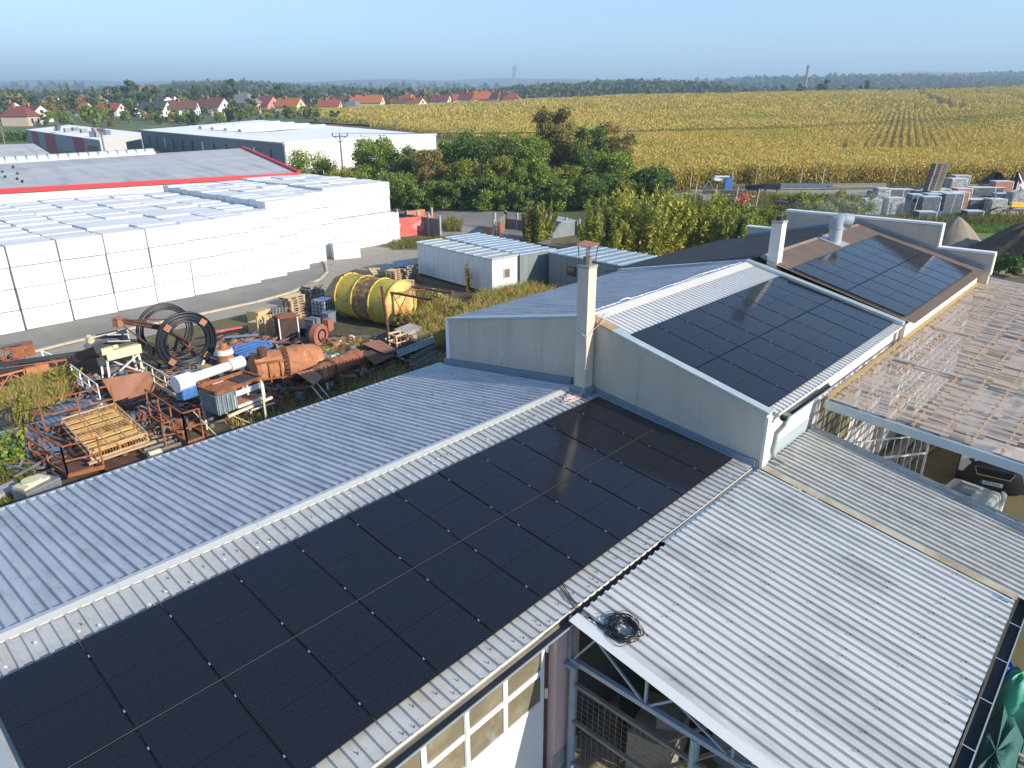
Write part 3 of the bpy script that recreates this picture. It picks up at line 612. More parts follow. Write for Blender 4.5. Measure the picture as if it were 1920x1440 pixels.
MB().poly([(12.86,2.67,zB(2.67)+.03),(13.22,2.67,zB(2.67)+.03),(13.22,8.15,zB(8.15)+.03),(12.86,8.15,zB(8.15)+.03)], (0,0,.05)).build('coping', coping, B)
MB().box(12.84, 12.897, -2.5, 2.1, 3.3, 3.56).poly([(12.80,-2.45,3.42),(12.897,-2.45,3.42),(12.897,2.2,4.0),(12.80,2.2,4.0)], (0,0,.16)).poly([(12.80,3.0,zA(3.0)+.02),(12.897,3.0,zA(3.0)+.02),(12.897,8.3,zA(8.3)+.02),(12.80,8.3,zA(8.3)+.02)], (0,0,.2)).build('foot_flashing', flashb, B)
MB().poly([(12.62,-2.40,zA(-2.4)+.045),(12.80,-2.40,zA(-2.4)+.06),(12.80,2.15,zA(2.15)+.06),(12.62,2.15,zA(2.15)+.045)], (0,0,.006)).build('foot_tray', mat('zinc_tray', (.46,.47,.47), .5, .3, [((.25,.22,.18),2.5,.45,.68,.8)]), B)
MB().box(12.88, 13.06, 8.1, 8.24, 3.0, 4.95).build('corner_trim', white, B); MB().box(12.885,13.22,-2.60,-2.53,3.42,4.70).build('corner_trim', white_w, B)
MB().corr(13.2, 22.5, 2.6, zB(2.6), -2.72, zB(-2.72), .1925, .042).build('roof', mat('white_roof_sheet', (.66,.65,.62), .5, .1, [((.55,.53,.48),3,.5,.7,.6)]), B, solid=.004)
MB().corr(13.2, 22.4, 8.15, zB(8.15), 2.74, zB(2.74), .26, .075, nseg=4).build('roof', zincb, B, solid=.004)
rcb = MB().poly([(13.2,2.36,zB(2.36)+.05),(22.6,2.36,zB(2.36)+.05),(22.6,2.67,zB(2.67)+.075),(13.2,2.67,zB(2.67)+.075)]); rcb.poly([(13.2,2.67,zB(2.67)+.075),(22.6,2.67,zB(2.67)+.075),(22.6,2.98,zB(2.98)+.05),(13.2,2.98,zB(2.98)+.05)]); rcb.build('ridge_cap', mat('ridge_sheet_cream', (.66,.63,.55), .5, .1, [((.74,.72,.66),1.4,.5,.7,.6)]), B)
wi = MB()
for k in range(3):
    pts = []
    for i in range(60):
        t = i/59; pts.append((13.2+9.2*t, 2.84+.07*math.sin(9*t+k)+.03*k, zB(2.9)+.075+.02*math.sin(23*t+2*k)+(.05 if 10 < i < 14 else 0)))
    wi.tube(pts, .008, 4)
wi.tube([(13.3+.25*math.cos(a),2.55+.3*math.sin(a*1.6),zB(2.5)+.1+.06*math.sin(3*a)) for a in np.linspace(0,5,30)], .008, 4)
tag(wi.build('lightning_wire', white, None), 'pale wires lying along the ridge of the middle roof', 'wire')
# far edge capping of the middle roof
kb = MB().poly([(22.45,-2.72,zB(-2.72)+.06),(22.75,-2.72,zB(-2.72)+.06),(22.75,2.7,zB(2.7)+.06),(22.45,2.7,zB(2.7)+.06)], (0,0,.10)); kb.poly([(22.45,2.7,zB(2.7)+.06),(22.75,2.7,zB(2.7)+.06),(22.75,8.2,zB(8.2)+.06),(22.45,8.2,zB(8.2)+.06)], (0,0,.08)); kb.build('edge_capping', coping, B)
MB().box(22.5, 22.7, -2.6, 8.0, 0, 4.72).poly([(22.5,-2.6,4.7),(22.5,2.67,zB(2.67)),(22.5,8.0,zB(8.0))], (.2,0,0)).build('gable_wall', render_w, B)
gb = MB().cyl((13.15,-2.82,4.70),(16.2,-2.82,4.66),.09,n=10,caps=False,a0=math.pi,a1=2*math.pi); gb.build('gutter', dark, B, 40, solid=.004)
MB().beam((13.15,-2.715,4.735),(22.5,-2.715,4.735),.012,.06).build('gutter_strip', cstrip, B); MB().beam((13.15,-2.92,4.70),(16.2,-2.92,4.66),.02,.02).build('gutter_rim', flash, B)
dp = MB().tube([(13.35,-2.82,4.62),(13.35,-2.80,4.45),(13.32,-2.66,4.2),(13.3,-2.64,3.75),(13.3,-2.68,3.6),(13.35,-2.95,3.5)], .055, 10).cyl((13.35,-2.82,4.55),(13.35,-2.82,4.72),.06,.11,12); dp.build('downpipe', mat('mossy_pipe', (.27,.30,.25), .6, .2, [((.42,.42,.38),3,.45,.65,.8), ((.2,.17,.09),4,.55,.7,.7)]), B, 40)
# windows of the yard wall under the glazed canopy
oliv = mat('olive_panel', (.25,.22,.11), .5, 0, [((.34,.31,.2),3,.45,.7,.7)])
for (x0, x1, m_, nm) in ((16.4,16.9,oliv,'window'),(17.05,18.3,glass,'window'),(18.5,19.3,oliv,'window'),(20.1,20.9,oliv,'window')):
    wf = MB().box(x0-.06,x1+.06,-2.56,-2.523,1.9,4.1).build(nm, white, B); MB().box(x0,x1,-2.575,-2.562,1.96,4.04).build('pane', m_, wf)
MB().box(13.2, 16.0, -2.545, -2.523, 3.38, 3.75).build('foot_flashing', coping, B)
# --------------------------------------------- far workshop
TC = math.tan(SCR); TCb = math.tan(R(13))
zC = lambda y: 4.915+(y+2.68)*TC if y <= 2.35 else 4.915+5.03*TC-(y-2.35)*TCb
Cb = thing('workshop_building', 'far workshop with brown profiled roof, bluish panels and stepped end parapet', 'building', (28, 0, 0))
MB().box(22.75, 33.1, -2.75, -2.5, 0, 4.78).build('wall', white_w, Cb); MB().box(22.75, 33.1, 8.7, 8.95, 0, 4.4).build('wall', white_w, Cb)
brn = mat('brown_roof_sheet', (.36,.255,.175), .6, .05, [((.43,.32,.23),1.5,.45,.7,.6), ((.28,.2,.14),4,.52,.7,.5)]); brd = mat('dark_roof_sheet', (.10,.088,.085), .6, .1, [((.14,.12,.11),1.5,.45,.7,.6)])
MB().corr(22.76, 33.2, 2.30, zC(2.30), -2.98, zC(-2.98), .17, .05).build('roof', brn, Cb, solid=.004)
rl = MB()
for y in (-2.3, 2.05, 1.2, .6): rl.beam((22.8,y,zC(y)+.033),(33.1,y,zC(y)+.033),.02,.006)
rl.build('sheet_lap', brd, Cb)
MB().corr(22.76, 33.2, 9.2, zC(9.2), 2.36, zC(2.36), .24, .07, nseg=3).build('roof', brd, Cb, solid=.004)
MB().poly([(22.76,2.2,zC(2.2)+.04),(33.1,2.2,zC(2.2)+.04),(33.1,2.35,zC(2.35)+.05),(22.76,2.35,zC(2.35)+.05)]).poly([(22.76,2.35,zC(2.35)+.05),(33.1,2.35,zC(2.35)+.05),(33.1,2.55,zC(2.55)+.04),(22.76,2.55,zC(2.55)+.04)]).build('ridge_cap', brn, Cb)
pr = MB(); pr.poly([(33.2,-3.1,0),(33.2,-3.1,5.62),(33.2,-1.0,5.55),(33.2,-1.0,6.50),(33.2,5.75,6.56),(33.2,5.75,5.58),(33.2,7.7,5.58),(33.2,7.7,0)], (.3,0,0)); pr.build('end_parapet', render_w, Cb)
MB().box(33.15,33.56,-3.15,-.98,5.56,5.64).box(33.15,33.56,-1.05,5.8,6.53,6.62).box(33.15,33.56,5.8,7.75,5.58,5.65).build('coping', white, Cb)
MB().box(33.16,33.54,-1.06,-.995,5.64,6.53).box(33.16,33.54,-3.16,-3.105,4.7,5.56).build('step_trim', mat('warm_white', (.75,.70,.6), .7), Cb)
MB().poly([(33.06,-2.95,zC(-2.95)+.06),(33.197,-2.95,zC(-2.95)+.06),(33.197,2.35,zC(2.35)+.06),(33.06,2.35,zC(2.35)+.06)], (0,0,.14)).poly([(33.06,2.35,zC(2.35)+.06),(33.197,2.35,zC(2.35)+.06),(33.197,7.7,zC(7.7)+.06),(33.06,7.7,zC(7.7)+.06)], (0,0,.14)).build('foot_flashing', flashb, Cb)
c2 = MB().box(22.80, 23.20, 1.70, 2.08, 4.9, 7.50).build('chimney', mat('pale_stained_render', (.62,.60,.55), .9, 0, [((.5,.38,.2),(5,5,.6),.58,.7,.7), ((.5,.48,.44),2,.5,.7,.6)], bump=.3), Cb, bevel=.008)
MB().box(22.78,23.22,1.68,2.10,7.503,7.58).build('chimney_slab', concrete, c2); MB().cyl((23.0,1.89,7.58),(23.0,1.89,7.72),.13,n=12).build('flue_pot', dark, c2, 40)
MB().obox((22.98,1.92,8.22),(.5,.45,.03),.3,R(5)).build('chimney_hat', dark, c2); MB().tube([(22.85,1.8,7.6),(22.8,1.8,8.25)],.012,5).tube([(23.2,2.05,7.6),(23.2,2.1,8.25)],.012,5).build('hat_rod', rustd, c2)
vp = thing('roof_vent', 'light grey vent pipe with bent cowl standing on the brown roof', 'vent', (28.55, 2.0, 6.1))
zv = zC(1.75); MB().obox((28.45,1.75,zv+.07),(.95,.95,.03),0,SCR).build('base_plate', flash, vp)
vm = mat('vent_sheet', (.36,.41,.44), .5, .1, [((.28,.33,.36),2,.5,.7,.6)])
MB().cyl((28.45,1.75,zv),(28.45,1.75,zv+.62),.26,n=20).cyl((28.45,1.75,zv+.60),(28.45,1.75,zv+.66),.30,n=20).build('pipe', vm, vp, 40)
MB().tube([(28.45,1.75,zv+.62),(28.44,1.76,zv+.76),(28.44,1.76,zv+.86),(28.52,1.68,zv+.92),(28.62,1.57,zv+.93)], [.26,.28,.29,.28,.27], 18).cyl((28.58,1.61,zv+.93),(28.80,1.37,zv+.86),.28,.31,18).build('cowl', vm, vp, 40)
wr = MB(); wr.tube([(22.7,2.7,6.1),(22.3,2.3,6.12),(21.9,2.45,6.1)], .01, 5)
# --------------------------------------------- ribbed canopy over the front bay
TD = .18; zD = lambda y: 3.40+(y+2.5)*TD
K = thing('metal_canopy', 'ribbed grey sheet canopy sloping away below the nearest gutter, on a steel truss', 'canopy', (9, -5, 0))
MB().corr(5.80, 12.86, -2.56, zD(-2.56), -7.78, zD(-7.78), .2, .050, nseg=6).build('roof', zincd, K, solid=.004)
MB().corr(13.02, 16.0, -2.60, zD(-2.6)+.03, -7.95, zD(-7.95)+.03, .19, .05, nseg=6).build('roof', zincdirty, K, solid=.004)['label'] = 'dirtier far section of the canopy roof'
MB().poly([(12.84,-2.56,zD(-2.56)+.05),(13.04,-2.56,zD(-2.56)+.06),(13.04,-7.8,zD(-7.8)+.06),(12.84,-7.8,zD(-7.8)+.05)], (0,0,.006)).build('joint_strip', mat('brown_stained_joint', (.45,.40,.3), .6, .1, [((.2,.13,.07),(.8,.8,.8),.45,.65,.9)]), K)
MB().poly([(5.74,-2.56,zD(-2.56)+.035),(5.93,-2.56,zD(-2.56)+.045),(5.93,-7.78,zD(-7.78)+.045),(5.74,-7.78,zD(-7.78)+.035)], (0,0,.006)).build('edge_strip', mat('pale_edge_strip', (.62,.63,.62), .45, .15), K)
ks = []
for i in range(85):
    x = 5.95+.2*int(rng.uniform(0, 34))+.15; y = rng.choice([-2.75,-3.55,-4.35,-5.15,-5.95,-6.75,-7.55])+rng.normal(0,.03); ks.append((x,y,zD(y)+.03))
scatter_parts('roof_screw', MB().cyl((0,0,0),(0,0,.026),.008,n=6), rustd, K, ks)
bs = mat('blue_grey_steelwork', (.27,.36,.45), .5, .1, [((.2,.22,.24),4,.52,.7,.6), ((.2,.1,.06),8,.67,.74,.6)])
def truss(x, col=True):
    t = MB(); z0 = 2.47
    t.beam((x,-2.5,z0),(x,-7.7,z0),.09,.09); t.beam((x,-2.5,zD(-2.5)-.07),(x,-7.7,zD(-7.7)-.07),.07,.07); t.beam((x,-2.47,z0),(x,-2.47,zD(-2.5)-.06),.07)
    ys = [-2.5,-3.98,-5.45,-6.9]
    for a in ys[1:]: t.beam((x,a,z0),(x,a,zD(a)-.1),.045)
    for a, b in zip(ys[:-1], ys[1:]): t.beam((x,(a+b)/2+.25,zD((a+b)/2)-.1),(x,b,z0),.035); t.beam((x,a-.03,z0),(x,(a+b)/2+.25,zD((a+b)/2)-.1),.035)
    t.build('truss', bs, K)
truss(5.93); truss(9.4); truss(12.7)
po = MB().cyl((5.93,-2.56,0),(5.93,-2.56,2.38),.075,n=14).box(5.8,6.05,-2.68,-2.44,2.38,2.43); po.build('post', bs, K, 40)
MB().cyl((5.93,-4.87,0),(5.93,-4.87,2.43),.075,n=14).build('post', bs, K, 40)
for x in (9.4, 12.7, 15.9):
    MB().cyl((x,-7.6,0),(x,-7.6,2.42),.075,n=12).build('post', bs, K, 40)
for y in (-2.75,-3.6,-4.4,-5.2,-6.0,-6.8,-7.6): MB().beam((5.85,y,zD(y)-.045),(15.95,y,zD(y)-.045),.06,.07).build('purlin', steelb, K)
gk = MB().cyl((5.75,-7.90,2.42),(16.0,-7.90,2.38),.10,n=10,caps=False,a0=math.pi,a1=2*math.pi); gk.build('gutter', dark, K, 40, solid=.004); MB().beam((5.75,-8.005,2.42),(16,-8.005,2.38),.02,.025).build('gutter_rim', flash, K)
for i in range(9): MB().beam((6.1+i*1.2,-7.82,2.45),(6.1+i*1.2,-8.0,2.43),.02,.006).build('gutter_bracket', flash, K)
# mesh cage under the canopy
cg = thing('mesh_fence', 'dark wire mesh fence with timber rails under the near edge of the ribbed canopy', 'fence', (5.9, -4.2, 0))
MB().beam((5.9,-2.62,2.02),(5.9,-6.8,1.98),.07,.06).beam((5.9,-2.6,1.18),(5.9,-6.8,1.14),.07,.06).beam((5.9,-2.6,.2),(5.9,-6.8,.2),.06).build('rail', concrete_d, cg)
ms = MB()
for i in range(36): y = -2.65-i*.117; ms.beam((5.93,y,.2),(5.93,y,2.0),.005)
for i in range(16): z = .25+i*.117; ms.beam((5.935,-2.62,z),(5.935,-6.8,z),.005)
ms.build('wire_mesh', steel, cg)
# clutter in the bay behind it
tag(MB().obox((7.2,-3.6,.45),(1.1,.8,.9),.2).obox((7.3,-3.7,1.0),(.5,.4,.25),.5).build('crate', woodg), 'grey wooden crate in the shade under the ribbed canopy', 'crate')
tag(MB().obox((8.4,-5.0,.6),(1.5,.9,1.2),-.3).obox((8.4,-5,1.28),(1.2,.6,.16),-.1).build('tool_cabinet', steelb), 'blue grey cabinet in the dark bay under the ribbed canopy', 'cabinet')
tag(MB().beam((6.6,-3.2,.1),(6.9,-4.6,1.7),.09,.03).beam((6.5,-3.6,.1),(7.1,-5.2,1.6),.09,.03).beam((6.7,-3.9,.05),(6.9,-5.4,1.5),.07,.03).build('leaning_boards', woodg), 'loose grey boards leaning behind the wire mesh', 'boards')
# cable: three leads from under the panels and the tangled coil
cb = MB()
for k in range(3):
    o = .035*k; cb.tube([(6.35-o,-1.9,zA(-1.9)+.06),(6.2-o,-2.25,zA(-2.25)+.06),(6.1-o,-2.5,3.43),(6.08-o,-2.7,zD(-2.7)+.06),(6.02+o,-3.0,zD(-3.0)+.055),(6.12+o*2,-3.2,zD(-3.2)+.06)], .009, 6)
cc = np.array([6.26,-3.28])
for k in range(34):
    r0 = rng.uniform(.16,.30); cx, cy = cc+rng.normal(0,.028,2); ph = rng.uniform(0,6.28); e = rng.uniform(.82,1.05); n0 = 40; turn = rng.uniform(5.2, 7.5); pts = []
    for i in range(n0):
        a = ph+turn*i/(n0-1); rr = r0*(1+.07*math.sin(3*a+k)+.05*math.sin(5*a-k)); x = cx+rr*math.cos(a); y = cy+e*rr*math.sin(a); pts.append((x, y, zD(y)+.05+.0025*k+.02*abs(math.sin(2.3*a+k))))
    cb.tube(pts, .0055, 5)
tag(cb.build('cable_coil', black, loc=(6.26,-3.28,3.26), smooth=60), 'tangled black cable coil lying on the corner of the ribbed canopy', 'cable')
rp = MB()
for k in range(4):
    pts = []
    for i in range(40):
        a = i/39*rng.uniform(7,9)+k; rr = .12+.18*abs(math.sin(a*.7+k)); pts.append((12.0+.16*k*.5+rr*math.cos(a)*1.3, 2.32+.5*rr*math.sin(a)+.05*k, zA(2.3)+.06+.03*abs(math.sin(3*a))))
    rp.tube(pts, .009, 5)
rp.tube([(12.25,2.3,zA(2.3)+.08),(12.47,2.30,4.23),(12.48,2.27,5.0),(12.47,2.28,5.65),(12.48,2.66,5.9)], .009, 5).tube([(12.48,2.28,5.7),(12.48,2.67,5.72),(12.87,2.67,5.72),(12.87,2.28,5.7)], .01, 5, True).tube([(12.49,2.28,5.62),(12.47,2.26,5.2),(12.49,2.27,4.95)], .016, 5)
rp.tube([(12.48,2.28,5.65),(12.7,2.27,5.8),(12.95,2.1,6.05),(13.6,2.4,6.1)], .009, 5)
tag(rp.build('rope', mat('pale_rope', (.62,.5,.42), .8), loc=(12.2,2.3,4)), 'pale loose rope heaped at the chimney foot and tied round it', 'rope')
# --------------------------------------------- translucent canopy over the yard
TE = .075; zE = lambda y: 4.30+(y+2.75)*TE
Ec = thing('translucent_canopy', 'clear corrugated plastic canopy on orange battens over the right hand yard', 'canopy', (25, -7, 0))
pm = bpy.data.materials.new('corrugated_plastic'); pm.use_nodes = True; n_ = pm.node_tree.nodes; l_ = pm.node_tree.links; b_ = n_['Principled BSDF']
tc_ = n_.new('ShaderNodeTexCoord'); sx_ = n_.new('ShaderNodeSeparateXYZ'); l_.new(tc_.outputs['Object'], sx_.inputs[0])
def mth(op, a, b=None):
    q_ = n_.new('ShaderNodeMath'); q_.operation = op
    if isinstance(a, float): q_.inputs[0].default_value = a
    else: l_.new(a, q_.inputs[0])
    if b is not None:
        if isinstance(b, float): q_.inputs[1].default_value = b
        else: l_.new(b, q_.inputs[1])
    return q_.outputs[0]
bay = mth('FLOOR', mth('DIVIDE', mth('ADD', sx_.outputs[1], 9.77), .62)); wn_ = n_.new('ShaderNodeTexWhiteNoise'); wn_.noise_dimensions = '1D'; l_.new(bay, wn_.inputs['W'])
cb_ = n_.new('ShaderNodeCombineXYZ'); l_.new(mth('MULTIPLY', sx_.outputs[0], 5.6), cb_.inputs[0]); l_.new(mth('MULTIPLY', wn_.outputs['Value'], 40.), cb_.inputs[1]); l_.new(mth('MULTIPLY', sx_.outputs[1], .35), cb_.inputs[2])
ns_ = n_.new('ShaderNodeTexNoise'); ns_.inputs['Scale'].default_value = 1; ns_.inputs['Detail'].default_value = 3; l_.new(cb_.outputs[0], ns_.inputs['Vector'])
mr_ = n_.new('ShaderNodeMapRange'); mr_.inputs[1].default_value = .40; mr_.inputs[2].default_value = .56; mr_.inputs[3].default_value = .12; mr_.inputs[4].default_value = .88; l_.new(ns_.outputs['Fac'], mr_.inputs[0]); l_.new(mr_.outputs[0], b_.inputs['Alpha'])  # bright and dark bands of refraction and reflection painted into the alpha
mx_ = n_.new('ShaderNodeMix'); mx_.data_type = 'RGBA'; ns2 = n_.new('ShaderNodeTexNoise'); ns2.inputs['Scale'].default_value = .5; l_.new(tc_.outputs['Object'], ns2.inputs['Vector']); l_.new(ns2.outputs['Fac'], mx_.inputs[0]); mx_.inputs[6].default_value = (.54,.46,.38,1); mx_.inputs[7].default_value = (.64,.50,.39,1); l_.new(mx_.outputs[2], b_.inputs['Base Color']); b_.inputs['Roughness'].default_value = .25
MB().corr(16.05, 34.6, -2.76, zE(-2.76), -11.5, zE(-11.5), .13, .035, prof='sin', nseg=3).build('roof', pm, Ec, 60)
ob = mat('orange_batten', (.48,.27,.12), .75, 0, [((.6,.42,.26),(6,1,1),.45,.66,.8), ((.3,.17,.09),(9,2,2),.56,.7,.7)])
y = -2.95; k = 0
while y > -11.5:
    bt = MB().beam((16.1,y,zE(y)-.05),(34.5,y,zE(y)-.05),.055,.07)
    for i in range(46): x = 16.3+i*.4; bt.cyl((x,y,zE(y)+.0),(x,y,zE(y)+.045),.022,n=6)
    bt.build('batten', ob, Ec); y -= .62
MB().poly([(15.98,-2.8,zE(-2.8)-.06),(15.98,-11.5,zE(-11.5)-.06),(15.98,-11.5,zE(-11.5)-.28),(15.98,-2.8,zE(-2.8)-.28)], (.10,0,0)).build('edge_beam', coping, Ec)
MB().beam((16.05,-2.83,zE(-2.83)+.045),(34.6,-2.83,zE(-2.83)+.045),.12,.012).build('wall_strip', mat('ochre_strip', (.50,.33,.12), .7, 0, [((.36,.3,.2),2,.5,.7,.7)]), Ec)
for x in (16.2, 20.8, 25.4, 30.0, 34.4): MB().beam((x,-2.8,zE(-2.8)-.16),(x,-11.4,zE(-11.4)-.16),.1,.14).build('rafter', bs, Ec)
for x in (16.2, 25.4, 34.4): MB().box(x-.06,x+.06,-8.06,-7.94,0,zE(-8)-.2).build('post', bs, Ec)
MB().beam((34.68,-2.8,zE(-2.8)-.02),(34.68,-11.5,zE(-11.5)-.02),.14,.1).build('far_edge', flash, Ec)
# ------------------------------------------------------------------ ground sheets
sheet('concrete_apron', [(-14,29),(60,33),(62,75),(-14,75)], .012, pave)
sheet('asphalt_road', [P(-260,735,0),P(0,680),P(240,620),P(480,569),P(600,526),P(616,510),P(608,492),P(588,482),P(640,440),(40,60),(20,72),(-14,72),(-14,36)], .018, asphalt)
sheet('yard_soil', [(-14,8.2),(34,8.2),(42,20),(30,24.5),(29.4,31.5),P(745,512),P(665,505),P(628,520),P(600,560),P(520,598),P(430,618),P(330,640),P(250,662),P(130,690),P(0,712),P(-120,735),(-14,26)], .016, dirt)
sheet('front_yard', [(-2,-30),(60,-30),(60,-2.2),(-2,-2.2)], .006, sandy)
drape('access_road', [(640,112),(1060,72),(1030,60),(700,84)], asphalt, .06, 30, 12); drape('entrance_road', [(826,84),(985,70),(960,52),(826,62)], pave, .035, 14, 14)
kb = MB(); kp = [P(-200,722),P(0,678),P(120,647),P(240,619),P(360,594),P(480,568),P(545,550),P(600,525),P(614,511),P(611,496),P(600,487),P(590,482)]
for a, b in zip(kp[:-1], kp[1:]):
    n_ = max(1, int((b-a).length/1.0))
    for i in range(n_): kb.beam(a+(b-a)*(i/n_+.008/n_)+Vector((0,0,.05)), a+(b-a)*((i+1)/n_-.008/n_)+Vector((0,0,.05)), .16, .14)
tag(kb.build('kerb', kerbm), 'low stone kerb curving along the near side of the asphalt yard', 'kerb', None, 'structure')
# ------------------------------------------------------------------ white foam block stack
blk = MB().box(-1.155,1.155,0,1.18,0,1.0)
def block_proto(): return blk.build('foam_block', eps, bevel=.015)
bp0 = block_proto(); used = [0]; gB = 'white foam blocks of the long stack'
def block(x, y, z, h, lab, rz=0., grp=gB):
    o = bp0 if used[0] == 0 else dup(bp0); used[0] += 1
    o.location = (x, y, z); o.rotation_euler = (0, 0, rz); o.scale = (1, 1, h); tag(o, lab, 'foam block', grp); return o
def front_y(x): return np.interp(x, [-20,6,17,20,23.5,25.5,28,31,37], [36.3,36.4,37.1,37.5,38.5,39.6,41.0,42.6,43.2])
rest = []; cols = [-9.6+2.42*i for i in range(20)]
for ci, x in enumerate(cols):
    sec = 0 if x < 23 else (1 if x < 30.2 else 2); hl = (1.15, 1.26, 1.30)[sec]
    for k in range(4):
        if sec == 0 and x > 16 and k > 1: yb = front_y(x)+(.25*(k-1)+ .5*(x > 21))
        elif sec == 2: yb = front_y(x)+(0 if k < 2 else 1.15)
        elif sec == 1: yb = front_y(x)+.42*k
        else: yb = front_y(x)+rng.normal(0,.025)
        nm = ('bottom','second','third','top')[k]
        if k < 3: block(x+1.21+rng.normal(0,.015), yb+rng.normal(0,.03), k*hl+.03, hl-.04, 'white foam block in the front face of the long stack, %s layer' % nm, rng.normal(0,.004), gB+', %s layer' % nm)
        else:
            n_ = int((58.5-yb)/1.25)
            for r_ in range(n_):
                y_ = yb+r_*1.25; big = x < -2.6 or (r_ > 9 and (ci % 2))
                z_ = 3*hl+.03; h_ = hl-.04+rng.normal(0,.035)*(r_ > 0)
                if x < -7 or used[0] > 292: rest.append((x+1.21, y_, z_, h_))
                else: block(x+1.21+rng.normal(0,.02)*(r_ > 0), y_+rng.normal(0,.03), z_, h_, 'white foam block in the top layer of the long stack', rng.normal(0,.006), gB+', top layer')
rm = MB()
for (x, y, z, h) in rest: rm.box(x-1.19,x+1.19,y,y+1.22,z,z+h)
# hidden core keeps light out of the joints
rm.box(-9.5, 22.8, 38.6, 57.5, .0, 3.3).box(23.2,30.0,44,57.5,0,3.6).box(30.4,37,46,57,0,3.7)
tag(rm.build('foam_block_rest', eps), 'farther white foam blocks of the long stack', 'foam blocks', None, 'stuff')
o = dup(bp0); o.location = (30.75,39.9,.02); o.rotation_euler = (0,0,R(-24)); o.scale = (.92,.95,1.26); tag(o, 'single white foam block standing apart before the stack', 'foam block'); del o['group']
# ------------------------------------------------------------------ yard machinery
def thg(name, label, cat, at_, group=None): return thing(name, label, cat, (at_[0], at_[1], 0), group)
# reel stand with two hose coils
c0 = P(353,696); ax = Vector((math.cos(R(88)), math.sin(R(88)), 0)); ccen = Vector((c0.x+.2, c0.y+.1, 1.38))
rs = thg('reel_stand', 'rusty reel stand with arms and square plates holding black hose coils', 'reel stand', c0)
side = Vector((ax.y,-ax.x,0))
b = MB(); tip = P(80,660)+sv*0
tp = P(222,600,2.75); hub = ccen+ax*1.3+Vector((0,0,.25))
b.tube([tp, hub+Vector((-.3,.3,.1))], [.13,.13], 8); b.build('arm', rustd, rs, 40)
st = MB()
for c_ in (ccen, ccen+ax*2.0):
    for k in range(4):
        a = .6+k*math.pi/2; st.beam(c_-ax*.05, c_-ax*.05+(side*math.cos(a)+Vector((0,0,1))*math.sin(a))*1.15, .03)
st.beam(ccen-ax*.4, ccen+ax*2.3, .12); st.tube([tp, ccen+ax*.2+Vector((0,0,1.0))], .03, 5).tube([tp+Vector((0,0,-.1)), hub+Vector((-.4,-.6,-1.6))], .035, 5).beam(hub+Vector((-.5,0,.1)), hub+Vector((-.9,-.9,-1.9)), .08).beam(hub+Vector((-.4,0,0)), hub+Vector((-.2,.8,-1.95)), .08)
st.beam(ccen+ax*1.0+Vector((0,0,0)), ccen+ax*1.0+Vector((-1.0,-.5,-1.75)), .09).beam(ccen+ax*1.0, ccen+ax*1.0+Vector((1.1,.3,-1.75)), .09)
st.build('strut', rustd, rs)
for c_, sgn in ((ccen,-1),(ccen+ax*2.0,1)):
    for k in range(4):
        a = .6+k*math.pi/2+.15; q = c_+ax*.16*sgn+(side*math.cos(a)+Vector((0,0,1))*math.sin(a))*1.12
        pl = MB(); M = Matrix.Translation(q) @ ax.to_track_quat('Z','Y').to_matrix().to_4x4() @ Matrix.Rotation(a,4,'Z'); t_ = MB().box(-.15,.15,-.14,.14,-.012,.012); pl.add([M @ Vector(v) for v in t_.v], t_.f); pl.build('end_plate', rustp, rs)
MB().obox(tp+Vector((0,0,.1)),(.42,.3,.05),.5).obox(tp+Vector((-.05,0,-.12)),(.3,.3,.3),.5).build('end_plate', rustp, rs)
def hose(c_, r0, n, lab, spread, thin=.042):
    h = MB()
    for k in range(n):
        rr = r0+(k % 6)*.078+rng.normal(0,.008); off = ax*((k//6)*.085-.05)+Vector((rng.normal(0,.02),0,rng.normal(0,spread)))
        pts = [c_+off+(side*math.cos(a)+Vector((0,0,1))*math.sin(a))*rr*(1+.015*math.sin(2*a+k)) for a in np.linspace(0,2*math.pi,48,endpoint=False)]
        h.tube(pts, thin, 8, True)
    o = h.build('hose_coil', tread, None, 60, loc=c_); tag(o, lab, 'hose coil'); return o
hose(ccen+ax*.02, .94, 17, 'large black hose coil on the near side of the reel stand', .02)
hose(ccen+ax*2.05+Vector((-.15,0,.12)), .98, 5, 'thinner black hose coil behind, on the far side of the reel stand', .03, .035)
# lattice conveyors at the left edge
def conveyor(p, q, z0, z1, w_, lab, matl, belt, n=9):
    p = Vector(p); q = Vector(q); t = thg('lattice_conveyor', lab, 'conveyor', (p+q)/2); d = (q-p); s = Vector((-d.y,d.x,0)).normalized()*w_/2; f = MB(); hgt = .55
    for sg in (-1,1):
        a0 = p+s*sg+Vector((0,0,z0)); a1 = q+s*sg+Vector((0,0,z1)); H_ = Vector((0,0,hgt)); f.beam(a0,a1,.07).beam(a0+H_,a1+H_,.08)
        for i in range(n):
            u = a0+(a1-a0)*(i/n); v = a0+(a1-a0)*((i+1)/n); f.beam(u,u+H_,.05).beam(u if i % 2 else u+H_, v+H_ if i % 2 else v, .04)
    for i in range(n+1):
        u = p+d*(i/n)+Vector((0,0,z0+(z1-z0)*i/n)); f.beam(u-s,u+s,.05)
    f.build('frame', matl, t)
    bm_ = MB(); bm_.beam(p+Vector((0,0,z0+hgt+.09)), q+Vector((0,0,z1+hgt+.09)), w_*.8, .03, (0,0,1)); bm_.build('belt', belt, t)
    e = MB(); e.obox(q+Vector((0,0,z1+.35)),(.9,w_+.2,.5),math.atan2(d.y,d.x)); e.build('end_box', matl, t); return t
conveyor(P(-120,735), P(186,694), .15, .3, .8, 'long red rust lattice conveyor with a dark belt lying by the kerb', redox, dark, 12)
conveyor(P(-140,765), P(70,712), .1, .15, .7, 'second lattice conveyor, pale rusted, lying in front of the red one', rusto, dark, 8)
